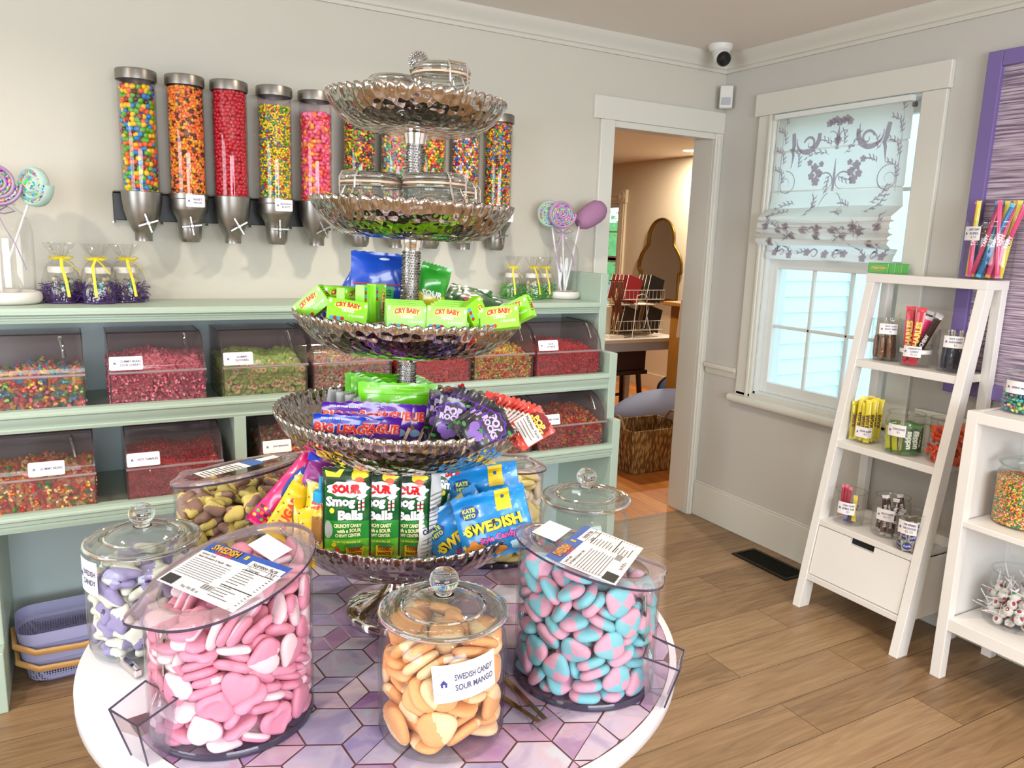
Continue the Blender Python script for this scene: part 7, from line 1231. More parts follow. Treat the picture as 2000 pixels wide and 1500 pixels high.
b = pouch('candy_bag', .08, .16, .02, '#e8e8e6', 'back side of a candy bag with nutrition print, edge on beside the green bags', 'candy bag', [('t', '#2a2a5a', 'Calories', -.012, .06, .010, {'bold': .03}), ('t', '#2a2a2a', 'Nutrition Facts', 0, .10, .008, {'bold': .02, 'maxw': .06})]+[('r', '#6a6a70', -.034, .03, .02+.008*k, .0212+.008*k) for k in range(14) if k not in (4, 5, 10)]); put(b, 838, 1010, 1.462, .16, 58, 2, 3)
def swe(label, px, py, dep, yaw, lean, roll):
    P = [('r', '#e8c42c', .014, .044, .086, .126), ('e', '#1b5f96', .029, .112, .0035, .0035), ('e', '#2a3a8a', -.042, .094, .019, .014, (6, .06)), ('t', '#bfe04c', 'KATE', -.042, .099, .0085, {'bold': .05}), ('t', '#bfe04c', 'HITO', -.042, .088, .0085, {'bold': .05}),
         ('t', '#f4d828', 'SWEDISH', .0, .062, .022, {'bold': .05, 'out': '#1a1420', 'maxw': .120, 'rot': R(3)}), ('t', '#e060b8', 'Style Candy', .004, .036, .0155, {'bold': .05, 'out': '#2a1440', 'maxw': .10, 'rot': R(4)}), ('e', '#e08a28', -.046, .024, .018, .013, (4, .2)), ('e', '#bfe6f4', .04, .016, .016, .010, (5, .12)), ('e', '#f0e060', -.058, .058, .004, .004, (5, .4)), ('e', '#f0e060', -.066, .030, .004, .004, (5, .4)), ('e', '#e08a28', .0, .014, .014, .009, (3, .2))]
    b = pouch('candy_bag', .150, .128, .034, '#1d86d0', label, 'candy bag', P, crimp=.009, nx=20, ny=16); put(b, px, py, dep, .128, yaw, lean, roll, sc=.93); return b
swe('sky blue candy bag with yellow lettering, upper one at the right of the lowest bowl', 948, 970, 1.50, -6, 8, -12)
swe('sky blue candy bag with yellow lettering lying in front, lower right of the lowest bowl', 965, 1022, 1.43, -8, 18, -18)
swe('sky blue candy bag mostly hidden behind the lower one, only its left corner showing', 902, 1036, 1.475, -2, 10, -38)
b = pouch('candy_pouch', .062, .165, .018, '#d81e6c', 'bright pink candy rope pouch with blue oval, leaning left out of the lowest bowl', 'candy pouch', [('e', '#1d3f94', 0, .105, .019, .042, (0, 0)), ('t', '#f4f4f8', 'NERDS', -.004, .112, .017, {'bold': .06, 'rot': R(-90), 'maxw': .05}), ('t', '#e8d838', 'ROPE', .011, .098, .011, {'bold': .05, 'rot': R(-90), 'maxw': .04}), ('t', '#f0e8ee', 'VERY BERRY', .02, .04, .006, {'bold': .03, 'rot': R(-90)})]+[('e', ['#e8c838', '#7a2a8a', '#58b038', '#e8682c', '#4a1430'][k % 5], -.024+.008*(k % 7), .014+.010*(k//7), .0035, .003) for k in range(21)]); put(b, 566, 962, 1.455, .165, 5, 14, 43)
b = pouch('candy_pouch', .055, .13, .02, '#a83a98', 'purple and pink pouch tucked behind the pink rope pouch', 'candy pouch', [('r', '#e8dce8', -.02, .02, .04, .09), ('t', '#5a2a5a', 'Nutrition', 0, .08, .008, {'bold': .03}), ('r', '#6a4a6a', -.016, .016, .066, .068), ('r', '#6a4a6a', -.016, .01, .058, .060)]); put(b, 607, 965, 1.46, .13, 10, 10, 25)
def yel(label, px, py, dep, yaw, lean, roll, txt=True):
    P = [('t', '#d83018', 'SUGAR', 0, .05, .020, {'bold': .05, 'rot': R(90), 'maxw': .062}), ('t', '#d83018', 'BABIES', .016, .05, .010, {'bold': .05, 'rot': R(90), 'maxw': .06})] if txt else [('e', '#7a3a20', 0, .05, .012, .016), ('t', '#f4e6b0', 'SUGAR', 0, .05, .008, {'bold': .04, 'rot': R(90)})]
    P += [('e', '#6a4420', -.018, .025+.018*k, .002, .0012) for k in range(4)]
    b = pouch('candy_bag', .052, .105, .016, '#e8bc18', label, 'candy bag', P, back='#dcd2b0', crimp=.009); put(b, px, py, dep, .105, yaw, lean, roll); return b
yel('yellow candy bag with red lettering, leftmost of the yellow ones', 566, 1000, 1.425, 0, 22, 32); yel('yellow candy bag upright behind, second of the yellow ones', 592, 985, 1.455, 18, 6, 14, False)
yel('yellow candy bag standing narrow beside the green bags', 622, 1000, 1.415, -30, 4, 4); yel('yellow candy bag lowest at the rim under the narrow one', 618, 1046, 1.40, -12, 18, -14, False); yel('yellow candy bag turned with its pale back showing, between the others', 594, 1030, 1.42, 40, 12, 12, False)
root = thing('candy_bottle', 'small clear candy bottle with a turquoise cap beside the green bags', 'bottle', (0, 0, 0)); p = at(624, 1010, 1.395); root.matrix_world = T(*p) @ RY(3) @ T(0, 0, -.07)
mb = MB(); mb.lathe([(0, 0), (.014, 0), (.0155, .004), (.0155, .085), (.010, .098), (.010, .104)], GLASS, 24, cap=False); mb.lathe([(0, .003), (.013, .003), (.0135, .07), (0, .07)], mat('amber_candy', '#9a6a34', .3), 20, cap=False); mb.build('bottle_body', root)
mb = MB(); mb.lathe([(.0125, .100), (.0130, .102), (.0130, .118), (.011, .120), (.004, .121), (.0035, .146), (0, .147)], mat('turquoise_cap', '#2596c4', .35), 24, cap=False); mb.build('cap', root)

# ================================================================== LADDER SHELF BY THE WINDOW
LY0, LY1 = 1.609, 2.102
def fx(z): return 2.617+(2.862-2.617)*z/1.412
root = thing('ladder_shelf', 'white ladder shelf with a drawer, standing in front of the window wall', 'shelf', (0, 0, 0))
def slanted(y0, y1, wd, name='front_rail'):
    mb = MB(); vs = []
    for y in (y0, y1): vs += [(fx(0), y, 0), (fx(0)+wd, y, 0), (fx(1.40)+wd*.75, y, 1.40), (fx(1.40), y, 1.40)]
    mb.add(vs, [(0, 1, 2, 3), (7, 6, 5, 4), (0, 4, 5, 1), (1, 5, 6, 2), (2, 6, 7, 3), (3, 7, 4, 0)], WHITEP); return mb.build(name, root, smooth=0, bevel=.002)
slanted(LY0, LY0+.036, .062); slanted(LY1-.036, LY1, .062)
for y in (LY0, LY1-.036):
    mb = MB(); mb.box(2.955, 2.99, y, y+.036, 0, 1.40, WHITEP); mb.build('back_rail', root, smooth=0, bevel=.002)
for z, t in ((1.412, .035), (1.062, .030), (.722, .028), (.388, .025)):
    mb = MB(); x0 = fx(z)-.004 if z < 1.4 else fx(z)-.006; yy = .034 if z < 1.4 else 0
    mb.box(x0+.004-(.006 if z > 1.4 else 0), 2.992, LY0+yy-(.001 if yy == 0 else 0), LY1-yy+(.001 if yy == 0 else 0), z-t, z, WHITEP); mb.build('shelf', root, smooth=0, bevel=.002)
mb = MB(); mb.box(2.66, 2.985, LY0+.036, LY1-.036, .135, .155, WHITEP); mb.box(2.975, 2.985, LY0+.036, LY1-.036, .155, .362, WHITEP)
for y in (LY0+.008, LY1-.026): mb.add([(fx(.135)+.03, y, .135), (2.985, y, .135), (2.985, y, .365), (fx(.365)+.03, y, .365), (fx(.135)+.03, y+.018, .135), (2.985, y+.018, .135), (2.985, y+.018, .365), (fx(.365)+.03, y+.018, .365)], [(0, 1, 2, 3), (7, 6, 5, 4), (0, 4, 5, 1), (1, 5, 6, 2), (2, 6, 7, 3), (3, 7, 4, 0)], WHITEP)
mb.build('drawer_case', root, smooth=0)
mb = MB(); mb.box(2.645, 2.665, LY0+.036, LY1-.036, .125, .150, WHITEP); mb.build('lower_rail', root, smooth=0, bevel=.002)
mb = MB(); a, b_ = LY0+.040, LY1-.040; m_ = (a+b_)/2; zt_, zl_ = .360, .155
for (y0, y1, z0, z1) in ((a, b_, zl_, .335), (a, m_-.055, .335, zt_), (m_+.055, b_, .335, zt_)):
    xs = lambda z: fx(z)+.006
    mb.add([(xs(z0), y0, z0), (xs(z0), y1, z0), (xs(z1), y1, z1), (xs(z1), y0, z1), (xs(z0)+.016, y0, z0), (xs(z0)+.016, y1, z0), (xs(z1)+.016, y1, z1), (xs(z1)+.016, y0, z1)], [(3, 2, 1, 0), (4, 5, 6, 7), (0, 1, 5, 4), (1, 2, 6, 5), (2, 3, 7, 6), (3, 0, 4, 7)], WHITEP)
mb.build('drawer', root, smooth=0)
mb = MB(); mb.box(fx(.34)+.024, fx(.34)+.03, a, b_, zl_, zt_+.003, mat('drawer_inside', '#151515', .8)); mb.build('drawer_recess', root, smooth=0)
# ---- open jars with sweets
def facejar(x, y): return math.atan2(-y, -x)
def open_jar(x, y, z, Rj, h, label, lines, price, kind='shoulder', sy=1.0, sx=1.0, labz=.62, laba=-8, lw=.062, lh=.038, lid=False, band=False):
    root = thing('glass_jar', label, 'glass jar', (x, y, z+.001)); root.scale = (sx, sy, 1)
    if kind == 'shoulder': P = [(0, 0), (Rj*.9, 0), (Rj*.97, .004), (Rj, .015), (Rj, h*.78), (Rj*.96, h*.88), (Rj*.88, h*.92), (Rj*.88, h*.97), (Rj*.93, h)]
    elif kind == 'square': P = [(0, 0), (Rj*.95, 0), (Rj, .005), (Rj, h)]
    else: P = [(0, 0), (Rj*.9, 0), (Rj*.95, .005), (Rj*1.0, h)]
    rf = (lambda r, z, a, j: r/max(abs(math.cos(a)), abs(math.sin(a)))**.82*.95 if r > 0 else 0) if kind == 'square' else None
    n = 40; g = MB(); g.lathe(P, GLASS, n, cap=False, rf=rf); g.lathe([(max(0, r-.003), max(z_, .005)) for r, z_ in P], GLASS, n, cap=False, rf=rf)
    g.lathe([(P[-1][0]-.003, h), (P[-1][0]+.001, h), (P[-1][0]+.001, h+.003), (P[-1][0]-.003, h+.003), (P[-1][0]-.003, h)], GLASS_EDGE, n, cap=False, rf=rf); g.build('jar_body', root)
    a0 = facejar(x, y)+R(laba); zc = h*labz
    def fn(u, v, off=0): a = a0+u/Rj; rr = Rj+.0015+off; rr = rf(rr, 0, a, 0) if rf else rr; return (rr*math.cos(a), rr*math.sin(a), zc+v)
    if lines: card(lw, lh, lines, price, root, None, fn=fn)
    if band:
        b = MB(); b.lathe([(Rj+.001, zc-.008), (Rj+.0016, zc-.008), (Rj+.0016, zc+.008), (Rj+.001, zc+.008)], CARD, n, cap=False); b.build('paper_band', root)
    if lid:
        l = MB(); l.lathe([(Rj*.86, h+.002), (Rj*.98, h+.004), (Rj*.98, h+.008), (Rj*.75, h+.016), (Rj*.5, h+.026), (.012, h+.03)], GLASS_EDGE, 44, cap=False); l = l.build('glass_lid', root)
        k = MB(); k.ball((0, 0, h+.044), .017, SOLID, 20, 12); k.build('lid_knob', l)
    return root
def bar_mesh(w_, l_, t_, col, ends, txt=None, tcol='#ffffff', th=.5, name='candy_bar', label='', cat='candy bar', group=None, stripe=None):
    """a wrapped bar standing on end: flat sleeve with crimped fins"""
    root = thing(name, label, cat, group=group); b = MB(); m = mat('wrap_'+col.lstrip('#'), col, .3, coat=.4); e = mat('wrap_'+ends.lstrip('#'), ends, .3, coat=.4); f = .012
    sec = [(0, .0008), (f*.6, .0010), (f, t_*.7), (f+.006, t_), (l_*.5, t_*1.05), (l_-f-.006, t_), (l_-f, t_*.7), (l_-f*.6, .001), (l_, .0008)]; vs = []; fs = []; ms = []
    for k, (z, t) in enumerate(sec):
        for q in range(8):
            a = 2*PI*q/8+PI/8; x = math.copysign(abs(math.cos(a))**.5, math.cos(a))*w_/2*(1.08 if k in (0, 8) else .94); y = math.copysign(abs(math.sin(a))**.6, math.sin(a))*t/2; vs.append((x, y, z+(.0015 if (q % 2 and k in (0, 8)) else 0)))
    for k in range(8):
        for q in range(8): fs.append((k*8+q, k*8+(q+1) % 8, k*8+8+(q+1) % 8, k*8+8+q)); ms.append(e if k in (0, 1, 6, 7) or (stripe and k in stripe) else m)
    b.add(vs, fs, None, ms=ms); b.build('wrapper', root, smooth=50)
    if txt:
        p = MB(); fn = lambda u, v: (u, -t_*.56-.0006, v); p.text(txt, w_*th, flat(tcol), fn, 0, l_*.5, bold=.05, rot=R(90), maxw=l_*.62); fn2 = lambda u, v: (-u, t_*.56+.0006, v); p.text(txt, w_*th, flat(tcol), fn2, 0, l_*.5, bold=.05, rot=R(90), maxw=l_*.62); p.build('lettering', root, smooth=0)
    return root
def stand_in(proto, x, y, z, r0, a, leanr, leana, spin, lab=None, drop=0):
    """a bar leaning in a jar: foot at radius r0 and angle a, tilted"""
    M = T(x+r0*math.cos(a), y+r0*math.sin(a), z+.006-drop) @ Matrix.Rotation(leanr, 4, Vector((math.cos(leana), math.sin(leana), 0))) @ Matrix.Rotation(spin, 4, 'Z')
    return dup(proto, M=M, label=lab)
def fill_bars(protos, x, y, z, Rj, n, seed, lean=.12, rmin=.2, spinj=.5, face=None):
    rnd = random.Random(seed); fc = math.atan2(x, y)*-1; out = []
    for k in range(n):
        r0 = Rj*(rmin+(.78-rmin)*math.sqrt((k+.5)/n)); a = k*2.39996+rnd.random()*.5; p = protos[k % len(protos)]
        out.append(stand_in(p, x, y, z, r0, a, rnd.uniform(-lean, lean), rnd.random()*PI, fc+rnd.uniform(-spinj, spinj)))
    return out
def kill(*roots):
    for r_ in roots:
        for c in list(r_.children_recursive): bpy.data.objects.remove(c)
        bpy.data.objects.remove(r_)
def spot(px, py, X): p = on(px, py, 0, X); return p.x, p.y
# top: taffy ropes
jx, jy = spot(1918, 530, 2.935); jx, jy = 2.935, 1.675
open_jar(jx, jy, 1.412, .096, .205, 'big open glass jar of long taffy ropes on top of the ladder shelf', ["LAFFY TAFFY", "ROPES"], '$.75', sx=.68, labz=.80, laba=-46, lw=.066, lh=.05)
P = []
for c, e, tc_, t in (('#d8447c', '#e05a90', '#ffffff', 'TAFFY'), ('#2f9cc4', '#38a8d0', '#ffffff', 'TAFFY'), ('#dfd24a', '#e8dc60', '#3a3a3a', 'TAFFY'), ('#c83a6a', '#e8a030', '#ffffff', 'TAFFY'), ('#1f6aa4', '#58c0dc', '#ffffff', 'TAFFY')):
    P.append(bar_mesh(.017, .275, .009, c, e, t, tc_, .75, 'taffy_rope', 'wrapped taffy rope sticking out of the jar on top of the ladder shelf', 'candy', 'taffy ropes in the top jar'))
rnd = random.Random(4)
for k in range(17):
    a = k*2.4; r0 = .018+.050*math.sqrt((k % 9)/9); M = T(jx+r0*math.cos(a)*.55, jy+r0*math.sin(a)+(.012 if k < 6 else -.004), 1.42) @ Matrix.Rotation([.30, .26, .34, .22, .30, -.04, .05, -.08, .02, .10, .16, -.12, .2, .06, -.02, .12, .28][k], 4, 'X') @ Matrix.Rotation(rnd.uniform(-.08, .08), 4, 'Y') @ Matrix.Rotation(R(-62)+rnd.uniform(-.3, .3), 4, 'Z')
    dup(P[[0, 3, 0, 1, 4, 1, 2, 0, 4, 1, 2, 4, 3, 2, 0, 2, 1][k]], M=M)
kill(*P)
# two nested stacks of small green packs
root0 = None
for k in range(4):
    p = on(1733+11*k, 517-1*k, 0, 2.90+.012*k); root = thing('candy_pack', 'small green candy pack on top of the ladder shelf, '+['front one with lettering', 'second', 'third', 'hindmost'][k]+' of four', 'candy pack', (2.885+.018*k, 2.075-.018*k, 1.413), (0, 0, R(-58)))
    if k == 3: root['label'] = 'small green candy pack on top of the ladder shelf, hindmost of four'
    b = MB(); b.box(-.038, .038, 0, .012, 0, .042, mat('green_pack', '#3f9a24', .3, coat=.4)); b.build('pack', root, smooth=0, bevel=.002)
    if k == 0: t = MB(); t.add([(u*.034, -.0006, .021+.012*v) for u, v in [(math.cos(2*PI*i/20), math.sin(2*PI*i/20)) for i in range(20)]], [tuple(range(20))], flat('#7a9a2c')); t.text('Pulparindo', .0105, flat('#6a1420'), lambda u, v: (u, -.0011, v), 0, .021, bold=.03, maxw=.06); t.text('Pulparindo', .0105, flat('#f2ead0'), lambda u, v: (u, -.0015, v), 0.0004, .0214, bold=.0, maxw=.058); t.build('printed_design', root, smooth=0)
# second shelf
def rocks(x, y, z, Rj, col, label, group, n=7, seed=1, h=.13):
    rnd = random.Random(seed); m = mat('rock_'+col.lstrip('#'), col, .3, bump=.9, bscale=260, coat=.4); st = mat('wood_stick', '#d8c8a8', .6)
    root = thing('rock_candy_stick', label, 'rock candy', group=group); b = MB(); b.lathe([(0, 0), (.008, .004), (.0105, .02), (.010, .05), (.0105, .075), (.008, .092), (0, .098)], m, 14, rf=lambda r, z, a, j: r*(1+.18*math.sin(a*5+j*2))); b.build('crystals', root, smooth=20)
    s = MB(); s.tube([(0, 0, .09), (0, 0, .15)], .0025, st, 6); s.build('stick', root)
    w_ = MB(); w_.lathe([(.012, 0), (.0135, .03), (.013, .09), (.007, .105), (.013, .12), (.012, .13)], FILM, 12, cap=False); w_.build('film', root)
    for k in range(n): a = k*2.4; r0 = Rj*.68*math.sqrt((k+.6)/n); stand_in(root, x, y, z, r0, a, rnd.uniform(-.12, .12), rnd.random()*3, rnd.random()*6)
    return root
x, y = spot(1728, 692, 2.905); open_jar(x, y, 1.062, .060, .165, 'glass jar of brown rock candy sticks, left on the second shelf', ["ROCK CANDY", "ROOT BEER"], '$3', 'straight', laba=2, labz=.80, lw=.068, lh=.042)
r_ = rocks(x, y, 1.062, .060, '#8a5a30', 'brown rock candy stick in the left jar on the second shelf', 'brown rock candy sticks', 8, 2); dup(r_, M=T(x+.008, y-.01, 1.115) @ RX(12)); kill(r_)
x, y = spot(1786, 705, 2.875); open_jar(x, y, 1.062, .056, .085, 'short glass jar of long chew bars in the middle of the second shelf', ["CHARLESTON", "CHEW"], '$2.50', 'straight', laba=-14, labz=.72, lw=.066, lh=.042, band=True)
A = bar_mesh(.036, .225, .011, '#c01e34', '#d03048', 'CHARLES', '#f0d868', .62, 'chew_bar', 'red wrapped chew bar standing in the middle jar', 'candy bar', 'red chew bars in the middle jar'); B_ = bar_mesh(.028, .225, .011, '#2a1416', '#b8b4b8', 'CHEW', '#d8d0d0', .5, 'chew_bar', 'dark wrapped chew bar with silver ends leaning right in the middle jar', 'candy bar', 'dark chew bars in the middle jar'); C_ = bar_mesh(.028, .20, .011, '#d8206c', '#d8d4d8', 'CHEW', '#ffffff', .5, 'chew_bar', 'pink wrapped chew bar in the middle jar', 'candy bar', 'pink chew bars in the middle jar')
fc = R(-57)
for pr, dy, dx, ln in ((A, .026, -.01, .04), (A, .000, -.015, -.06), (B_, .01, .01, -.34), (B_, -.006, .02, -.42), (C_, -.012, .0, -.28), (B_, -.016, -.012, -.46)):
    dup(pr, M=T(x+dx, y+dy+(.030 if ln < -.2 else 0), 1.068) @ Matrix.Rotation(-ln, 4, 'X') @ Matrix.Rotation(fc, 4, 'Z'))
kill(A, B_, C_)
x, y = spot(1864, 712, 2.90); open_jar(x, y, 1.062, .066, .150, 'glass jar of dark blue rock candy sticks, right on the second shelf', ["ROCK CANDY", "BLUE RASPBERRY"], '$3', 'straight', laba=-12, labz=.78, lw=.068, lh=.044)
r_ = rocks(x, y, 1.062, .066, '#26304e', 'dark blue rock candy stick in the right jar on the second shelf', 'blue rock candy sticks', 9, 5); kill(r_)
# third shelf
x, y = spot(1686, 862, 2.835); open_jar(x, y, .722, .050, .115, 'square glass jar of tall yellow candy bars, left on the third shelf', ["SUGAR BABIES"], '$2', 'square', laba=-6, labz=.42, lw=.066, lh=.044)
A = bar_mesh(.024, .178, .013, '#d8c41c', '#e6d62a', 'SUGAR', '#5a3424', .6, 'candy_bar', 'yellow wrapped candy bar standing in the square jar', 'candy bar', 'yellow bars in the square jar', stripe=(3,)); B_ = bar_mesh(.022, .160, .012, '#c8b818', '#e6d62a', 'SUGAR', '#6a2a4a', .6, 'candy_bar', 'yellow wrapped candy bar standing in the square jar', 'candy bar', 'yellow bars in the square jar')
for k in range(16): u, v = (k % 4-1.5)*.023, (k//4-1.5)*.021; dup([A, B_][k % 2], M=T(x+v, y+u, .728+.003*(k % 3)) @ Matrix.Rotation(((k*7) % 5-2)*.018, 4, 'X') @ Matrix.Rotation(R(-58)+((k*5) % 4)*.15, 4, 'Z'))
kill(A, B_)
x, y = spot(1762, 882, 2.825); open_jar(x, y, .722, .074, .160, 'round glass jar of green candy bars, middle of the third shelf', ["CHUCKLES"], '$3', 'shoulder', laba=-24, labz=.62, lw=.070, lh=.046)
A = bar_mesh(.036, .115, .012, '#2f5a30', '#4a7a3c', 'uckles', '#e8f0e0', .62, 'candy_bar', 'dark green candy bar with white lettering in the round jar', 'candy bar', 'green bars in the round jar'); B_ = bar_mesh(.020, .115, .010, '#b4b828', '#5a7a2c', None, name='candy_bar', label='narrow yellow green candy bar in the round jar', group='yellow green bars in the round jar')
fill_bars([A, B_, A, B_, B_], x, y, .722, .074, 15, 3, .16, .3, .35); kill(A, B_)
x, y = spot(1848, 893, 2.86); open_jar(x, y, .722, .070, .165, 'glass jar of orange wrapped peanut cups behind the right rail on the third shelf', None, None, 'straight')
root = thing('wrapped_cup', 'small orange wrapped candy in the jar on the third shelf', 'candy', group='orange wrapped sweets in the jar'); b = MB(); OW = mat('orange_wrap', '#dd4a1e', .3, coat=.5)
b.lathe([(.0, .0), (.012, .001), (.016, .005), (.017, .010), (.013, .014), (0, .015)], OW, 10, rf=lambda r, z, a, j: r*(1+.06*math.sin(a*7)))
for s in (-1, 1): b.add([(s*.014, -.006, .006), (s*.014, .006, .009), (s*.028, .010, .012), (s*.030, 0, .005), (s*.027, -.011, .008)], [(0, 1, 2, 3, 4)], OW)
b.build('wrapper', root, smooth=60); t = MB(); t.text("Reese's", .007, flat('#e8b030'), lambda u, v: (u, v, .0156), 0, 0, bold=.05, maxw=.022); t.build('lettering', root, smooth=0)
rnd = random.Random(9)
for k in range(70):
    a = k*2.4; r0 = .052*math.sqrt(((k % 12)+.8)/12); z = .735+.021*(k//12)+rnd.random()*.006; dup(root, M=T(x+r0*math.cos(a), y+r0*math.sin(a), z) @ rrot_(rnd))
kill(root)
# fourth shelf (drawer top)
x, y = spot(1655, 1026, 2.765); open_jar(x, y, .388, .062, .135, 'wide glass jar of candy sticks and small toys, left on the lowest shelf', ["CANDY CIGARS", "BUBBLE GUM"], '$3', 'straight', laba=-12, labz=.55, lw=.068, lh=.050)
A = bar_mesh(.014, .13, .008, '#b02c48', '#d87088', name='candy_stick', label='pink and red wrapped candy stick in the left jar on the lowest shelf', cat='candy', group='pink candy sticks in the left jar'); B_ = bar_mesh(.020, .085, .008, '#44424e', '#5a4a70', name='candy_stick', label='dark wrapped candy stick in the left jar on the lowest shelf', cat='candy', group='dark candy sticks in the left jar'); C_ = bar_mesh(.018, .11, .010, '#d8c030', '#e0cc40', name='candy_stick', label='yellow wrapped candy stick at the right of the left jar', cat='candy'); E_ = bar_mesh(.030, .05, .010, '#8a96c8', '#5860a0', name='candy_box', label='small blue and white candy box low in the left jar', cat='candy box')
for pr, u, dz, ln in ((A, .022, .02, .05), (A, .014, .025, -.02), (A, .005, .02, -.1), (B_, -.012, .0, -.3), (B_, .0, .0, -.2), (B_, -.02, .0, -.25), (C_, -.036, .01, .02), (E_, -.008, .0, .1)): dup(pr, M=T(x-.015, y+u, .395+dz) @ Matrix.Rotation(-ln, 4, 'X') @ Matrix.Rotation(R(-58), 4, 'Z'))
kill(A, B_, C_, E_)
x, y = spot(1735, 1047, 2.80); open_jar(x, y, .388, .070, .158, 'glass jar of brown and white candy bars, middle of the lowest shelf', ["NECCO WAFERS"], '$2.50', 'shoulder', laba=-18, labz=.60, lw=.068, lh=.046)
A = bar_mesh(.022, .095, .010, '#6a5a54', '#cfcac8', 'BAR', '#e8e4e0', .5, 'candy_bar', 'brown wrapped candy bar in the middle jar on the lowest shelf', 'candy bar', 'brown bars in the middle jar'); B_ = bar_mesh(.024, .10, .010, '#3c1618', '#e0dcdc', 'BAR', '#e8e4e0', .5, 'candy_bar', 'dark red wrapped candy bar in the middle jar on the lowest shelf', 'candy bar', 'dark red bars in the middle jar')
fill_bars([A, B_, A], x, y, .388, .068, 14, 8, .3, .3, .5)
for k in range(4): stand_in(B_, x, y, .44, .02*k, k*2., .2*(k-1.5), k, R(-50))
kill(A, B_)
x, y = spot(1778, 1077, 2.735); open_jar(x, y, .388, .064, .150, 'glass jar of blue and silver mint packs, right on the lowest shelf', ["YORK PEPPERMINT", "DARK CHOCOLATE"], '$2.50', 'shoulder', laba=-20, labz=.66, lw=.070, lh=.050)
root = thing('mint_pack', 'silver mint pack with blue oval in the right jar on the lowest shelf', 'candy', group='mint packs in the right jar'); b = MB(); b.box(-.022, .022, -.006, .006, 0, .042, mat('silver_wrap', '#c4beb4', .25, .6)); b.build('wrapper', root, smooth=0, bevel=.003)
t = MB(); t.add([(u*.017, -.0066, .020+.014*v) for u, v in [(math.cos(2*PI*i/18), math.sin(2*PI*i/18)) for i in range(18)]], [tuple(range(18))], flat('#1d3c9a')); t.text('York', .010, flat('#e8ecf4'), lambda u, v: (u, -.0072, v), 0, .020, bold=.02); t.add([(u*.014, -.0064, .037+.004*v) for u, v in [(math.cos(2*PI*i/12), math.sin(2*PI*i/12)) for i in range(12)]], [tuple(range(12))], flat('#4a9a5c')); t.build('printed_design', root, smooth=0)
rnd = random.Random(2)
for k in range(27): L_ = k//9; a = (k % 9)*.70+L_*.3; dup(root, M=T(x+.044*math.cos(a), y+.044*math.sin(a), .394+.036*L_) @ Matrix.Rotation(a+PI/2+rnd.uniform(-.3, .3), 4, 'Z') @ RY(rnd.uniform(-18, 18)))
kill(root)
# ================================================================== WHITE BOOKCASE AT THE RIGHT EDGE
root = thing('bookcase', 'white open bookcase with candy jars cut off by the right photo edge', 'bookcase', (0, 0, 0))
BX0, BX1, BY0, BY1 = 2.632, 2.99, .45, 1.49
mb = MB(); mb.box(BX0, BX1, BY0, BY1-.036, .942, .980, WHITEP); mb.build('top_board', root, smooth=0, bevel=.002)
for y in (BY0, BY1-.038):
    mb = MB(); mb.box(BX0, BX0+.038, y, y+.038, 0, .981, WHITEP); mb.box(BX1-.038, BX1, y, y+.038, 0, .981, WHITEP); mb.box(BX0+.038, BX1-.038, y+.010, y+.028, .18, .981, WHITEP); mb.build('side_frame', root, smooth=0, bevel=.002)
for z, t in ((.597, .020), (.234, .045)): mb = MB(); mb.box(BX0+.002, BX1-.01, BY0+.036, BY1-.036, z-t, z, WHITEP); mb.build('shelf', root, smooth=0, bevel=.002)
mb = MB(); mb.box(BX1-.012, BX1-.006, BY0+.03, BY1-.03, .2, .95, WHITEP); mb.build('back_panel', root, smooth=0)
def place_left(px, X, Rj, z):
    y = 1.40
    while y > .6:
        if min(proj((X+Rj*math.cos(2*PI*k/40), y+Rj*math.sin(2*PI*k/40), z))[0] for k in range(40)) > px: return y
        y -= .004
    return y
y = place_left(1955, 2.80, .075, 1.03)
open_jar(2.80, y, .980, .075, .125, 'lidded glass jar of pastel button candies on top of the bookcase at the right edge', ["SPRING M&M'S"], None, 'shoulder', labz=.72, laba=-26, lw=.080, lh=.042, lid=True)
rnd = random.Random(12); it = []
for L_ in range(2):
    for u, v in grid_patch(2*PI*.066, .062, .0135, rnd): a = u/.066; rr = .0665-.011*L_; it.append((T(2.80+rr*math.cos(a), y+rr*math.sin(a), .992+v) @ rrot_(rnd), 0, rnd.choice(['#d87a9a', '#e8d868', '#3aa8a8', '#5a7a9a', '#8ac070', '#c89ad0', '#2a8a7a'])))
for u, v in grid_patch(.12, .12, .0135, rnd):
    if math.hypot(u-.06, v-.06) < .058: it.append((T(2.80+u-.06, y+v-.06, 1.058) @ rrot_(rnd), 0, rnd.choice(['#d87a9a', '#e8d868', '#3aa8a8', '#5a7a9a', '#8ac070'])))
merged('pastel_button_candy', [pmesh(raw_ball(.0075, (1, 1, .55)))], it, 'pastel button candies in the lidded jar on the bookcase', 'candy', None, CANDYM)
y = place_left(1940, 2.80, .098, .72)
open_jar(2.80, y, .597, .098, .205, 'big lidded glass jar of tiny rainbow candy bits on the bookcase middle shelf', None, None, 'shoulder', lid=True)
it = []
for u, v in grid_patch(2*PI*.092, .150, .0058, rnd): a = u/.092; it.append((T(2.80+.0915*math.cos(a), y+.0915*math.sin(a), .607+v) @ rrot_(rnd), 0, rnd.choice(['#e87a3a', '#e8c83a', '#3a7a3a', '#d85a6a', '#e8d8a0', '#e89a3a', '#4a9a4a'])))
for u, v in grid_patch(.18, .18, .0062, rnd):
    if math.hypot(u-.09, v-.09) < .088: it.append((T(2.80+u-.09, y+v-.09, .757) @ rrot_(rnd), 0, rnd.choice(['#e87a3a', '#e8c83a', '#3a7a3a', '#d85a6a', '#e8d8a0'])))
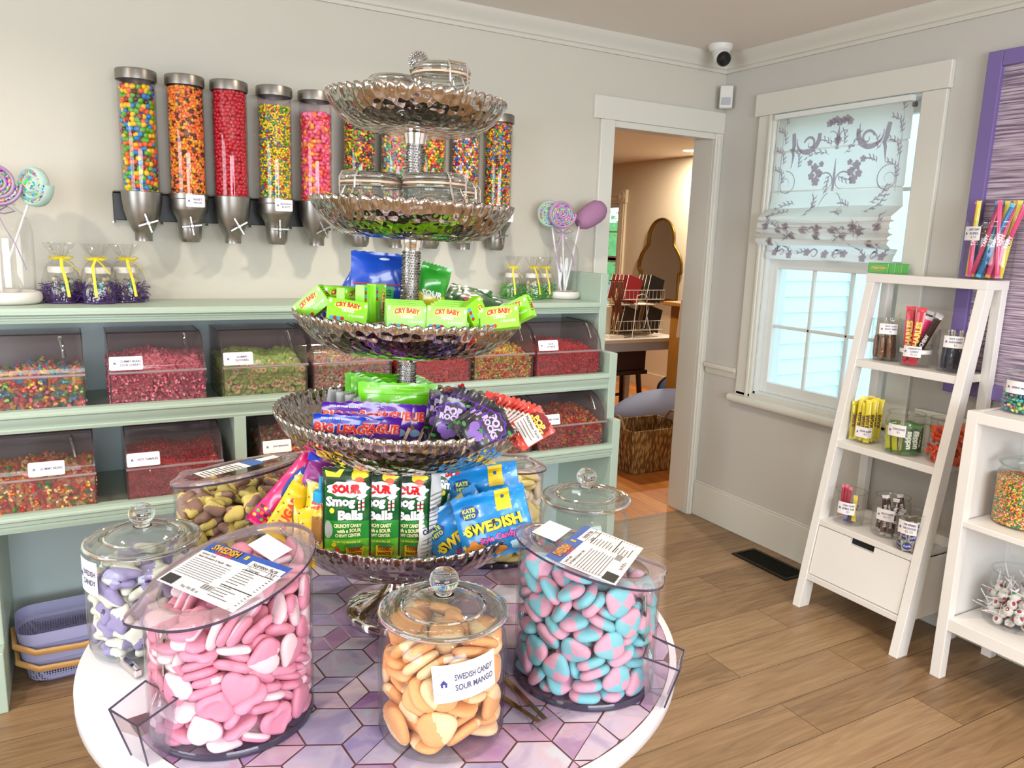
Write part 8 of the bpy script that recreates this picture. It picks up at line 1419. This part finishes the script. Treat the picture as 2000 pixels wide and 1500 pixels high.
core = MB(); core.lathe([(0, .004), (.087, .004), (.087, .155), (0, .155)], mat('candy_core', '#b8843c', .7), 30); cv = [(tuple(np.array(v_)+np.array((2.80, y, .599)))) for v_ in core.v]
small = raw_ball(.0036, n=6, k=4); it.append((Matrix.Identity(4), 1, '#b8843c')); merged('rainbow_candy_bits', [pmesh(small), (cv, core.f)], it, 'tiny orange, green and yellow candy bits filling the big lidded jar', 'candy', None, CANDYM)
y = place_left(1924, 2.81, .098, .33)
open_jar(2.81, y, .234, .098, .190, 'big open glass jar of white wrapped lollipops on the bookcase lowest shelf', None, None, 'shoulder')
root = thing('wrapped_lollipop', 'white wrapped lollipop with paper stick in the jar on the lowest bookcase shelf', 'lollipop', group='wrapped lollipops in the big jar'); b = MB(); b.ball((0, 0, 0), .0165, mat('white_wrap', '#d8d6d2', .3, coat=.6, vary=.2, vscale=90), 12, 8, (1, 1, 1.1)); b.lathe([(.004, .016), (.012, .025), (.011, .030)], MATS['white_wrap'], 10, cap=False); b.build('wrapped_head', root)
s = MB(); s.tube([(0, 0, .012), (0, 0, .085)], .0018, mat('paper_stick', '#e8e4e8', .6), 6); s.build('stick', root); t = MB()
for k, c in enumerate(('#a02038', '#2c8a4c', '#a02038')): a = k*2.1; t.ball((.0135*math.cos(a), .0135*math.sin(a), .002), .0060, flat(c), 8, 5, (1, 1, 1.3))
t.build('wrapper_print', root)
for k in range(60):
    L_ = k//12; a = (k % 12)*2.4+L_; r0 = .078*math.sqrt(((k % 12)+1)/12); up_ = Matrix.Rotation(rnd.uniform(-1.3, 1.3), 4, 'X') @ Matrix.Rotation(rnd.uniform(-1, 1), 4, 'Y'); dup(root, M=T(2.81+r0*math.cos(a)*.92, y+r0*math.sin(a)*.92, .254+.024*L_) @ (up_ if L_ > 3 else Matrix.Rotation(a+rnd.random(), 4, 'Z') @ Matrix.Rotation(rnd.uniform(-.7, .7) if r0 > .06 else 1.3, 4, 'Y')))
kill(root)

# ================================================================== THE ROOM BEYOND THE DOORWAY
RX1, RY0, RY1, RH = 5.30, D+TH, 9.6, 2.345
CREAM = mat('cream_wall_paint', '#d9ccb4', .65, spec=.25, vary=.02, vscale=2); CREAMT = mat('cream_trim', '#ddd0b8', .4)
simple('floor_2', [(-1.2, RX1, D+.06, RY1, -.1, 0)], PINE)
simple('ceiling_2', [(-1.2, RX1+.15, RY0, RY1+.15, RH, RH+.1)], mat('cream_ceiling_paint', '#ded4c6', .7))
WY0b, WY1b, WZ0b, WZ1b = 7.05, 8.0, .75, 1.93
simple('wall_far', [(RX1, RX1+.15, RY0, WY0b, 0, RH), (RX1, RX1+.15, WY1b, RY1, 0, RH), (RX1, RX1+.15, WY0b, WY1b, 0, WZ0b), (RX1, RX1+.15, WY0b, WY1b, WZ1b, RH)], CREAM)
simple('wall_far_end', [(-1.2, RX1+.15, RY1, RY1+.15, 0, RH)], CREAM); simple('wall_far_side', [(-1.35, -1.2, RY0, RY1+.15, 0, RH)], CREAM)
simple('wall_near_side', [(W+.15, RX1+.15, 3.315, RY0+.02, 0, RH)], CREAM)
simple('baseboard_far', [(RX1-.015, RX1, RY0, RY1, 0, .15)], CREAMT)
win2 = bpy.data.objects.new('window_2', None); COL.objects.link(win2); win2['kind'] = 'structure'
mb = MB(); mb.box(RX1-.025, RX1, WY0b-.11, WY0b, WZ0b, WZ1b, CREAMT); mb.box(RX1-.025, RX1, WY1b, WY1b+.11, WZ0b, WZ1b, CREAMT); mb.box(RX1-.025, RX1, WY0b, WY1b, WZ1b, WZ1b+.12, CREAMT); mb.box(RX1-.05, RX1, WY0b-.13, WY1b+.13, WZ0b-.04, WZ0b, CREAMT)
mb.box(RX1-.036, RX1, WY0b-.125, WY0b+.01, WZ1b-.005, WZ1b+.13, CREAMT); mb.box(RX1-.032, RX1-.025, WY0b-.09, WY0b-.06, WZ0b, WZ1b, CREAMT); mb.box(RX1-.032, RX1-.025, WY0b-.05, WY0b-.02, WZ0b, WZ1b, CREAMT); mb.box(RX1-.032, RX1-.025, WY0b, WY1b, WZ1b+.07, WZ1b+.10, CREAMT); mb.box(RX1-.032, RX1-.025, WY0b, WY1b, WZ1b+.02, WZ1b+.05, CREAMT); mb.build('window_casing', win2, smooth=0)
mb = MB()
for r_ in (.045, .030, .012): mb.tube([(RX1-.038, WY0b-.0575+r_*math.cos(2*PI*k/24), WZ1b+.0625+r_*math.sin(2*PI*k/24)) for k in range(24)], .004, CREAMT, 6, closed=True)
mb.build('corner_rosette', win2)
mb = MB(); S2 = mat('white_vinyl', '#dfe3e2', .35)
for z0, z1 in ((WZ0b, 1.33), (1.30, WZ1b)):
    mb.box(RX1+.04, RX1+.07, WY0b, WY0b+.05, z0, z1, S2); mb.box(RX1+.04, RX1+.07, WY1b-.05, WY1b, z0, z1, S2); mb.box(RX1+.04, RX1+.07, WY0b, WY1b, z0, z0+.05, S2); mb.box(RX1+.04, RX1+.07, WY0b, WY1b, z1-.05, z1, S2)
    for k in (1, 2): yy = WY0b+(WY1b-WY0b)*k/3; mb.box(RX1+.05, RX1+.06, yy-.008, yy+.008, z0, z1, S2)
    mb.box(RX1+.05, RX1+.06, WY0b, WY1b, (z0+z1)/2-.008, (z0+z1)/2+.008, S2)
mb.build('sashes', win2, smooth=0)
mb = MB(); mb.box(RX1+.053, RX1+.056, WY0b, WY1b, WZ0b, WZ1b, GLASS); mb.build('pane', win2, smooth=0)
# outdoors behind it: hedge and a parked car
mb = MB(); rnd = random.Random(3); HG = mat('hedge_leaves', '#6ea85c', .6, vary=.4, vscale=6)
for k in range(420):
    c = Vector((rnd.uniform(9.4, 10.6), rnd.uniform(7.5, 15.5), rnd.uniform(-.4, 2.1)+rnd.random()*.4)); r0 = rnd.uniform(.10, .24); vs = []
    for q in range(5): d = Vector((rnd.gauss(0, 1), rnd.gauss(0, 1), rnd.gauss(0, 1))).normalized()*r0; e = Vector((rnd.gauss(0, 1), rnd.gauss(0, 1), rnd.gauss(0, 1))).normalized()*r0*.5; n0 = len(vs); vs += [c+d, c+d+e, c+d-e*.3+d*.4]
    mb.add(vs, [(3*q, 3*q+1, 3*q+2) for q in range(5)], HG)
mb.box(9.8, 10.4, 7.5, 15.5, -.6, 1.9, HG); o = mb.build('hedge', smooth=0); tag(o, 'sunlit green hedge outside the back room window', 'hedge')
root = thing('parked_car', 'pale blue car parked outside the back room window', 'car', (8.4, 11.4, -.6)); mb = MB(); CB = mat('car_paint', '#5a8aa8', .2, .3)
prof = [(-2.1, .25), (-2.15, .6), (-2.0, .85), (-1.2, .98), (-.7, 1.38), (.7, 1.42), (1.3, 1.0), (2.0, .88), (2.15, .6), (2.1, .25)]
mb.add([(-.8, a, b) for a, b in prof]+[(.8, a, b) for a, b in prof], [tuple(range(10)), tuple(range(19, 9, -1))]+[(i, 10+i, 10+(i+1) % 10, (i+1) % 10) for i in range(10)], CB); mb.build('body', root, smooth=0, bevel=.06)
for yy in (-1.3, 1.3): mb = MB(); mb.tube([(-.86, yy, .32), (.86, yy, .32)], .32, mat('tyre', '#202022', .7), 24); mb.build('wheels', root)
mb = MB(); mb.add([(-.805, a, b) for a, b in ((-1.1, 1.0), (-.66, 1.33), (.66, 1.36), (1.15, 1.02))], [(3, 2, 1, 0)], mat('car_glass', '#304858', .1)); mb.build('side_window', root, smooth=0)
# recessed light
root = thing('recessed_light', 'lit round recessed light in the back room ceiling', 'ceiling light', (5.005, 5.625, RH))
mb = MB(); mb.lathe([(.088, 0), (.092, -.004), (.095, 0)], WP, 36, cap=False); mb.build('trim_ring', root)
mb = MB(); mb.lathe([(0, -.001), (.087, -.001)], mat('lamp_glow', '#fff2dc', .5, emit=7), 32); mb.build('lens', root)
# mirror hung on the far wall
root = thing('wall_mirror', 'gold framed mirror with a scalloped arched top on the cream wall', 'mirror', (RX1, 6.31, 1.06))
def outline_(s=1.0):
    pts = []
    for k in range(13): a = PI*k/12; pts.append((.20*math.cos(a), .50+.19*math.sin(a)))
    L_ = [(.20, .50), (.205, .43), (.25, .385), (.30, .33), (.335, .25), (.34, .18), (.30, .15), (.30, -.12)]
    return [(u*s, v) for u, v in [(x_, y_) for x_, y_ in L_[::-1]]]+[(u*s, v) for u, v in pts[1:-1]]+[(-u*s, v) for u, v in L_]
O = outline_()
mb = MB(); mb.tube([(-.02, u, v) for u, v in O], .014, mat('aged_gold', '#8f6f30', .3, .9), 8, closed=True); mb.build('frame', root)
mb = MB(); mb.add([(-.012, u, v) for u, v in O], [tuple(range(len(O)))], mat('mirror_glass', '#e6e8ea', .02, 1.0)); mb.build('glass', root, smooth=0)
# iron hook and switch on the wall near the doorway
root = thing('wall_hook', 'black iron scroll hook on the cream wall at the right of the doorway view', 'hook', (RX1, 5.735, 2.0)); mb = MB(); IR = mat('black_iron', '#1a1712', .5, .6)
mb.tube([(-.03, -.03, .06), (-.03, .02, .065), (-.03, .02, .03), (-.02, .0, -.03), (-.03, -.01, -.10), (-.05, .0, -.17), (-.07, .01, -.20), (-.06, .0, -.22)], .008, IR, 8); mb.ball((-.02, -.03, -.05), .035, IR, 10, 6, (.4, 1.2, 1)); mb.build('hook_iron', root)
root = thing('wall_shelf_edge', 'thin white ledge on the cream wall at the right of the doorway view', 'wall ledge', (RX1-.001, 5.60, 1.43)); mb = MB(); mb.box(-.02, 0, -.02, .10, 0, .025, CREAMT); mb.build('ledge', root, smooth=0)
# the display table
TX0, TX1, TY0, TY1, TT = 3.30, 4.42, 4.92, 5.62, .742
LTB = mat('light_tabletop', '#d8d0c4', .4, vary=.06, vscale=8); APR = mat('pale_blue_apron', '#aab0bc', .5); DKW = mat('dark_wood', '#3a1f12', .4, vary=.2, vscale=12); OAK = mat('honey_oak', '#a8702a', .45, vary=.18, vscale=10)
root = thing('merchandise_table', 'white topped table full of goods in the back room', 'table', ((TX0+TX1)/2, (TY0+TY1)/2, 0)); cxx, cyy = (TX0+TX1)/2, (TY0+TY1)/2
mb = MB(); mb.box(TX0-cxx, TX1-cxx, TY0-cyy, TY1-cyy, TT-.03, TT, LTB); mb.build('tabletop', root, smooth=0, bevel=.003)
mb = MB(); mb.box(TX0-cxx+.02, TX1-cxx-.02, TY0-cyy+.015, TY1-cyy-.015, TT-.10, TT-.03, APR); mb.build('apron', root, smooth=0)
for sx_ in (TX0-cxx+.03, TX1-cxx-.08):
    for sy_ in (TY0-cyy+.02, TY1-cyy-.07): mb = MB(); mb.box(sx_, sx_+.05, sy_, sy_+.05, 0, TT-.10, APR); mb.build('leg', root, smooth=0)
# under the table: wicker box and stool
mb = MB(); mb.box(-.24, .24, -.16, .16, 0, .20, mat('dark_wicker', '#3c2216', .8, bump=1, bscale=70)); o = mb.build('wicker_box', smooth=0, bevel=.01); o.location = (3.92, 5.22, .46); tag(o, 'dark brown wicker box resting on the stool under the back room table', 'box')
root = thing('wooden_stool', 'dark wooden stool with splayed legs under the back room table', 'stool', (3.92, 5.20, 0)); mb = MB(); mb.box(-.25, .25, -.16, .16, .425, .46, DKW); mb.build('seat', root, smooth=0, bevel=.006)
for sx_ in (-1, 1):
    for sy_ in (-1, 1): mb = MB(); mb.tube([(sx_*.19, sy_*.11, .425), (sx_*.23, sy_*.14, 0)], .022, DKW, 8); mb.build('leg', root)
mb = MB(); mb.tube([(-.22, -.13, .14), (.22, -.13, .14)], .013, DKW, 8); mb.tube([(-.22, .13, .20), (.22, .13, .20)], .013, DKW, 8); mb.build('stretcher', root)
# wire rack with journals
WIRE = mat('white_wire', '#d6d2cc', .4)
rx, ry = on(1272, 650, 2, TT).x, 5.12; rx = 4.02
root = thing('wire_book_rack', 'two tier white wire rack holding journals on the back room table', 'wire rack', (rx, ry, TT)); mb = MB()
for z in (.06, .31):
    for yy in (-.12, .06):
        mb.tube([(-.24, yy, z), (.24, yy, z)], .004, WIRE, 6); mb.tube([(-.24, yy, z+.075), (.24, yy, z+.075)], .003, WIRE, 6)
    for k in range(13): u = -.24+.04*k; mb.tube([(u, -.12, z+.075), (u, -.12, z), (u, .06, z), (u, .06, z+.075)], .002, WIRE, 5)
mb.build('baskets', root)
for s in (-1, 1): mb = MB(); mb.tube([(s*.10, -.16, 0), (s*.06, -.13, .18), (s*.05, -.13, .34), (-s*.0, -.13, .355)], .004, WIRE, 6); mb.tube([(s*.10, .12, 0), (s*.06, .07, .34)], .004, WIRE, 6); mb.build('support_leg', root)
def journal(x, y, z, w_, h_, t_, col, lean, label, group=None):
    root = thing('journal', label, 'book', (x, y, z), (R(-8), R(lean), R(0)), group); b = MB(); c = mat('cover_'+col.lstrip('#'), col, .6)
    b.box(0, w_, -.001, 0, 0, h_, c); b.box(0, w_, t_, t_+.001, 0, h_, c); b.box(0, w_, 0, t_, 0, .001, c); b.build('cover', root, smooth=0)
    p = MB(); p.box(.001, w_-.001, 0, t_, .002, h_-.001, mat('book_pages', '#d8ccb8', .8)); p.build('pages', root, smooth=0); return root
rows = [(.31, [('#7a2a28', -.24), ('#8a2c34', -.215), ('#a84a50', -.19), ('#7a1c24', -.165), ('#9a1f2c', -.13)], 'red'), (.31, [('#6a5040', .03), ('#503c34', .05), ('#3c3430', .07), ('#14161f', .10)], 'dark'),
        (.06, [('#b89040', -.26), ('#8a4a34', -.235), ('#6a2c28', -.21), ('#402018', -.185), ('#2c1812', -.15)], 'brown'), (.06, [('#5a4030', .03), ('#a08050', .05), ('#2c1c18', .07), ('#100e14', .10)], 'black')]
for z, its, nm in rows:
    for q, (c, u) in enumerate(its):
        journal(rx+u, ry-.02+.008*q*0-.0+(len(its)-q)*.018-.06, TT+z+.008, .15 if nm != 'x' else .1, .20, .010, c, 18, ('front ' if q == len(its)-1 else 'rear ')+nm+' journal '+('facing out' if q == len(its)-1 else 'leaning')+' in the '+('upper' if z > .2 else 'lower')+' tier of the wire rack', None if q == len(its)-1 else nm+' journals leaning in a row')
# bowls, leather cords on a gold stand, fluffy ball
for k, (u, c, lb) in enumerate(((-.05, '#c8a070', 'small wooden bowl between the rack tiers, left one'), (.10, '#b8843c', 'small wooden bowl between the rack tiers, right one'))):
    mb = MB(); mb.lathe([(0, 0), (.04, 0), (.065, .03), (.072, .045), (.066, .045), (.045, .012), (0, .008)], mat('bowl_'+c.lstrip('#'), c, .5), 20, cap=False); o = mb.build('wooden_bowl'); o.location = (rx+u, ry+.16, TT+.2505); tag(o, lb, 'bowl')
mb = MB(); mb.box(-.30, .30, 0, .18, 0, .25, mat('cream_riser', '#cfc4b0', .6)); o = mb.build('display_riser', smooth=0, bevel=.004); o.location = (rx+.02, ry+.075, TT); tag(o, 'cream display riser box behind the wire rack', 'riser')
gx, gy = on(1199, 640, 1, 5.02).x, 5.02
root = thing('jewellery_stand', 'gold wire stand with hanging brown leather cords at the left of the back room table', 'display stand', (gx, gy, TT)); mb = MB(); mb.box(-.07, .07, -.05, .05, 0, .025, mat('marble_block', '#e4ded2', .3)); mb.build('base', root, smooth=0)
mb = MB()
for u in (-.04, 0, .04): mb.tube([(u, 0, .025), (u, 0, .46)], .004, BRASS, 6)
mb.tube([(-.07, 0, .46), (.07, 0, .46)], .005, BRASS, 6); mb.build('rods', root)
LE = mat('brown_leather', '#6a3418', .6); mb = MB(); rnd = random.Random(8)
for k in range(9): u = -.06+.015*k; mb.tube([(u, -.015, .45), (u+rnd.uniform(-.02, .02), -.03, .36), (u*.5+rnd.uniform(-.01, .02), -.03, .27), (u*.7+.02, -.03, .21)], .006, LE, 6)
mb.build('leather_cords', root)
mb = MB(); mb.lathe([(.0, .0), (.05, .0), (.06, .02), (.065, .11), (.06, .12), (0, .12)], mat('lilac_tulle', '#a89cac', .9, bump=1, bscale=60), 24, cap=False); o = mb.build('tulle_bundle'); o.location = (3.70, 5.18, TT+.25); tag(o, 'greyish lilac bundle of tulle beside the journals', 'bundle')
mb = MB(); mb.box(-.12, .12, 0, .2, 0, .249, mat('cream_riser', '#cfc4b0', .6)); o = mb.build('display_riser', smooth=0, bevel=.004); o.location = (3.68, 5.09, TT); tag(o, 'cream display riser box at the left under the tulle bundle', 'riser')
root = thing('bead_tree', 'small brown stand topped with coloured beads behind the leather cords', 'ornament', (3.66, 5.35, TT)); mb = MB(); mb.tube([(0, 0, 0), (0, 0, .42)], .012, LE, 8); mb.ball((0, 0, .40), .035, mat('brown_bead', '#7a4a2c', .5, bump=1, bscale=80), 10, 7, (1, 1, 1.5)); mb.build('stem', root)
mb = MB()
for k in range(11): mb.ball((-.09+.018*k, 0, .475+.008*math.sin(k*2)), .014, mat('bead_'+str(k % 4), ['#a8483a', '#6a8a8a', '#c8a878', '#8a4a5a'][k % 4], .4), 8, 6)
mb.build('beads', root)
mb = MB(); mb.box(-.10, .10, -.06, .06, 0, .16, mat('cardboard', '#7c5426', .8)); o = mb.build('cardboard_box', smooth=0); o.location = (3.60, 5.30, TT); tag(o, 'brown cardboard box behind the gold stand', 'box')
# honey coloured stand with a hanging notice
root = thing('wooden_cabinet', 'honey coloured wooden side stand at the right of the doorway view', 'cabinet', (4.30, 4.72, 0)); mb = MB(); mb.box(-.10, .20, -.12, .12, .18, 1.02, OAK); mb.build('body', root, smooth=0, bevel=.006); mb = MB(); mb.box(-.16, .24, -.15, .15, 1.02, 1.05, OAK); mb.build('top', root, smooth=0, bevel=.004)
for sx_ in (-.08, .14): mb = MB(); mb.box(sx_, sx_+.05, -.10, -.05, 0, .18, mat('grey_leg', '#8d8a86', .5)); mb.box(sx_, sx_+.05, .05, .10, 0, .18, MATS['grey_leg']); mb.build('leg', root, smooth=0)
root = thing('hanging_notice', 'white paper notice with red heading hanging on the wooden stand', 'sign', (on(1337, 660, 1, 4.585).x, 4.588, on(1337, 660, 1, 4.585).z), (0, R(4), R(-8))); mb = MB(); mb.box(-.075, .075, 0, .0012, 0, .29, CARD); mb.build('paper', root, smooth=0)
t = MB(); g = lambda u, v: (u, -.0006, v); t.text('CUSTOMIZE', .014, flat('#b84050'), g, 0, .20, bold=.03); t.text('YOUR NOTES', .014, flat('#b84050'), g, 0, .175, bold=.03); t.text('from', .010, INK, g, 0, .12); t.text('leather covers', .010, INK, g, 0, .095); t.text('$28.00', .013, INK, g, 0, .062, bold=.03); t.build('lettering', root, smooth=0)
for k, (c, w_) in enumerate((('#8a3a3c', .12), ('#b89070', .10))):
    mb = MB(); mb.ball((0, 0, 0), .06, mat('soft_'+c.lstrip('#'), c, .8, bump=.8, bscale=40), 14, 9, (1.3, 1, 1)); o = mb.build('fabric_pouch'); o.location = (4.28+.14*k, 4.70, 1.112); tag(o, ['dark red', 'tan'][k]+' fabric pouch on top of the wooden stand', 'pouch')
mb = MB(); mb.lathe([(0, 0), (.012, .005), (.006, .05), (.008, .08), (.018, .10), (.016, .13), (0, .14)], CHIN, 16, cap=False); o = mb.build('ceramic_bell'); o.location = (4.24, 4.63, 1.051); tag(o, 'small white ceramic figure at the front of the wooden stand top', 'ornament')
# blue grey floor cushion and the woven basket
mb = MB(); mb.ball((0, 0, .19), .19, mat('blue_grey_cloth', '#8088a4', .8, bump=.4, bscale=12), 28, 18, (2.6, 1.2, 1.0)); o = mb.build('floor_cushion'); o.location = (4.02, 4.62, .002); tag(o, 'big blue grey floor cushion behind the woven basket', 'cushion')
mb = MB(); mb.ball((0, 0, .12), .12, mat('darker_blue_cloth', '#4d5a78', .8, bump=.4, bscale=12), 24, 14, (1.6, 1.1, 1.0)); o = mb.build('floor_cushion'); o.location = (4.40, 4.92, .19); tag(o, 'darker blue cushion lying over the big one at its right', 'cushion')
root = thing('woven_basket', 'woven seagrass basket with two loop handles on the orange floor just past the door', 'basket', (3.345, 4.03, .001))
WV = bpy.data.materials.new('seagrass'); WV.use_nodes = True; nt = WV.node_tree; N = nt.nodes; L = nt.links; b = N['Principled BSDF']; b.inputs['Roughness'].default_value = .8
tc = N.new('ShaderNodeTexCoord'); mp = N.new('ShaderNodeMapping'); mp.inputs['Scale'].default_value = (1, 1, .28); L.new(tc.outputs['Object'], mp.inputs[0]); vo = N.new('ShaderNodeTexVoronoi'); vo.inputs['Scale'].default_value = 62; L.new(mp.outputs[0], vo.inputs[0]); cr = N.new('ShaderNodeValToRGB'); e = cr.color_ramp.elements; e[0].color = lin('#c09c62'); e[0].position = .1; e[1].color = lin('#6a4a22'); e[1].position = .62; L.new(vo.outputs['Distance'], cr.inputs[0]); L.new(cr.outputs[0], b.inputs['Base Color'])
bp = N.new('ShaderNodeBump'); bp.invert = True; bp.inputs['Strength'].default_value = 1; bp.inputs['Distance'].default_value = .01; L.new(vo.outputs['Distance'], bp.inputs['Height']); L.new(bp.outputs[0], b.inputs['Normal'])
def rect_ring(w_, d_, z): return [(-w_/2, -d_/2, z), (w_/2, -d_/2, z), (w_/2, d_/2, z), (-w_/2, d_/2, z)]
mb = MB(); rr = [rect_ring(.42, .30, 0), rect_ring(.46, .34, .16), rect_ring(.50, .37, .29), rect_ring(.47, .34, .29), rect_ring(.42, .30, .02)]
A = [p_ for r_ in rr for p_ in r_]; mb.add(A, [(4*k+i, 4*k+(i+1) % 4, 4*k+4+(i+1) % 4, 4*k+4+i) for k in range(4) for i in range(4)]+[(3, 2, 1, 0), (16, 17, 18, 19)], WV); mb.build('basket_body', root, smooth=0, bevel=.012)
mb = MB(); mb.tube([(x_, y_, .292) for x_, y_, _ in rect_ring(.485, .355, 0)], .010, WV, 8, closed=True); mb.build('rim', root)
for s in (-1, 1): mb = MB(); mb.tube([(s*.235, -.09+.18*k/10, .27+.10*math.sin(PI*k/10)) for k in range(11)], .009, mat('rope', '#9a7a4c', .8), 8); mb.build('handle', root)
mb = MB(); mb.tube([(-.10, 0, 0), (.10, 0, .0)], .018, mat('blue_roll', '#2a4a9a', .5), 12); o = mb.build('blue_roll'); o.location = (3.32, 4.05, .215); o.rotation_euler = (0, 0, R(8)); tag(o, 'bright blue roll lying inside the woven basket', 'roll')
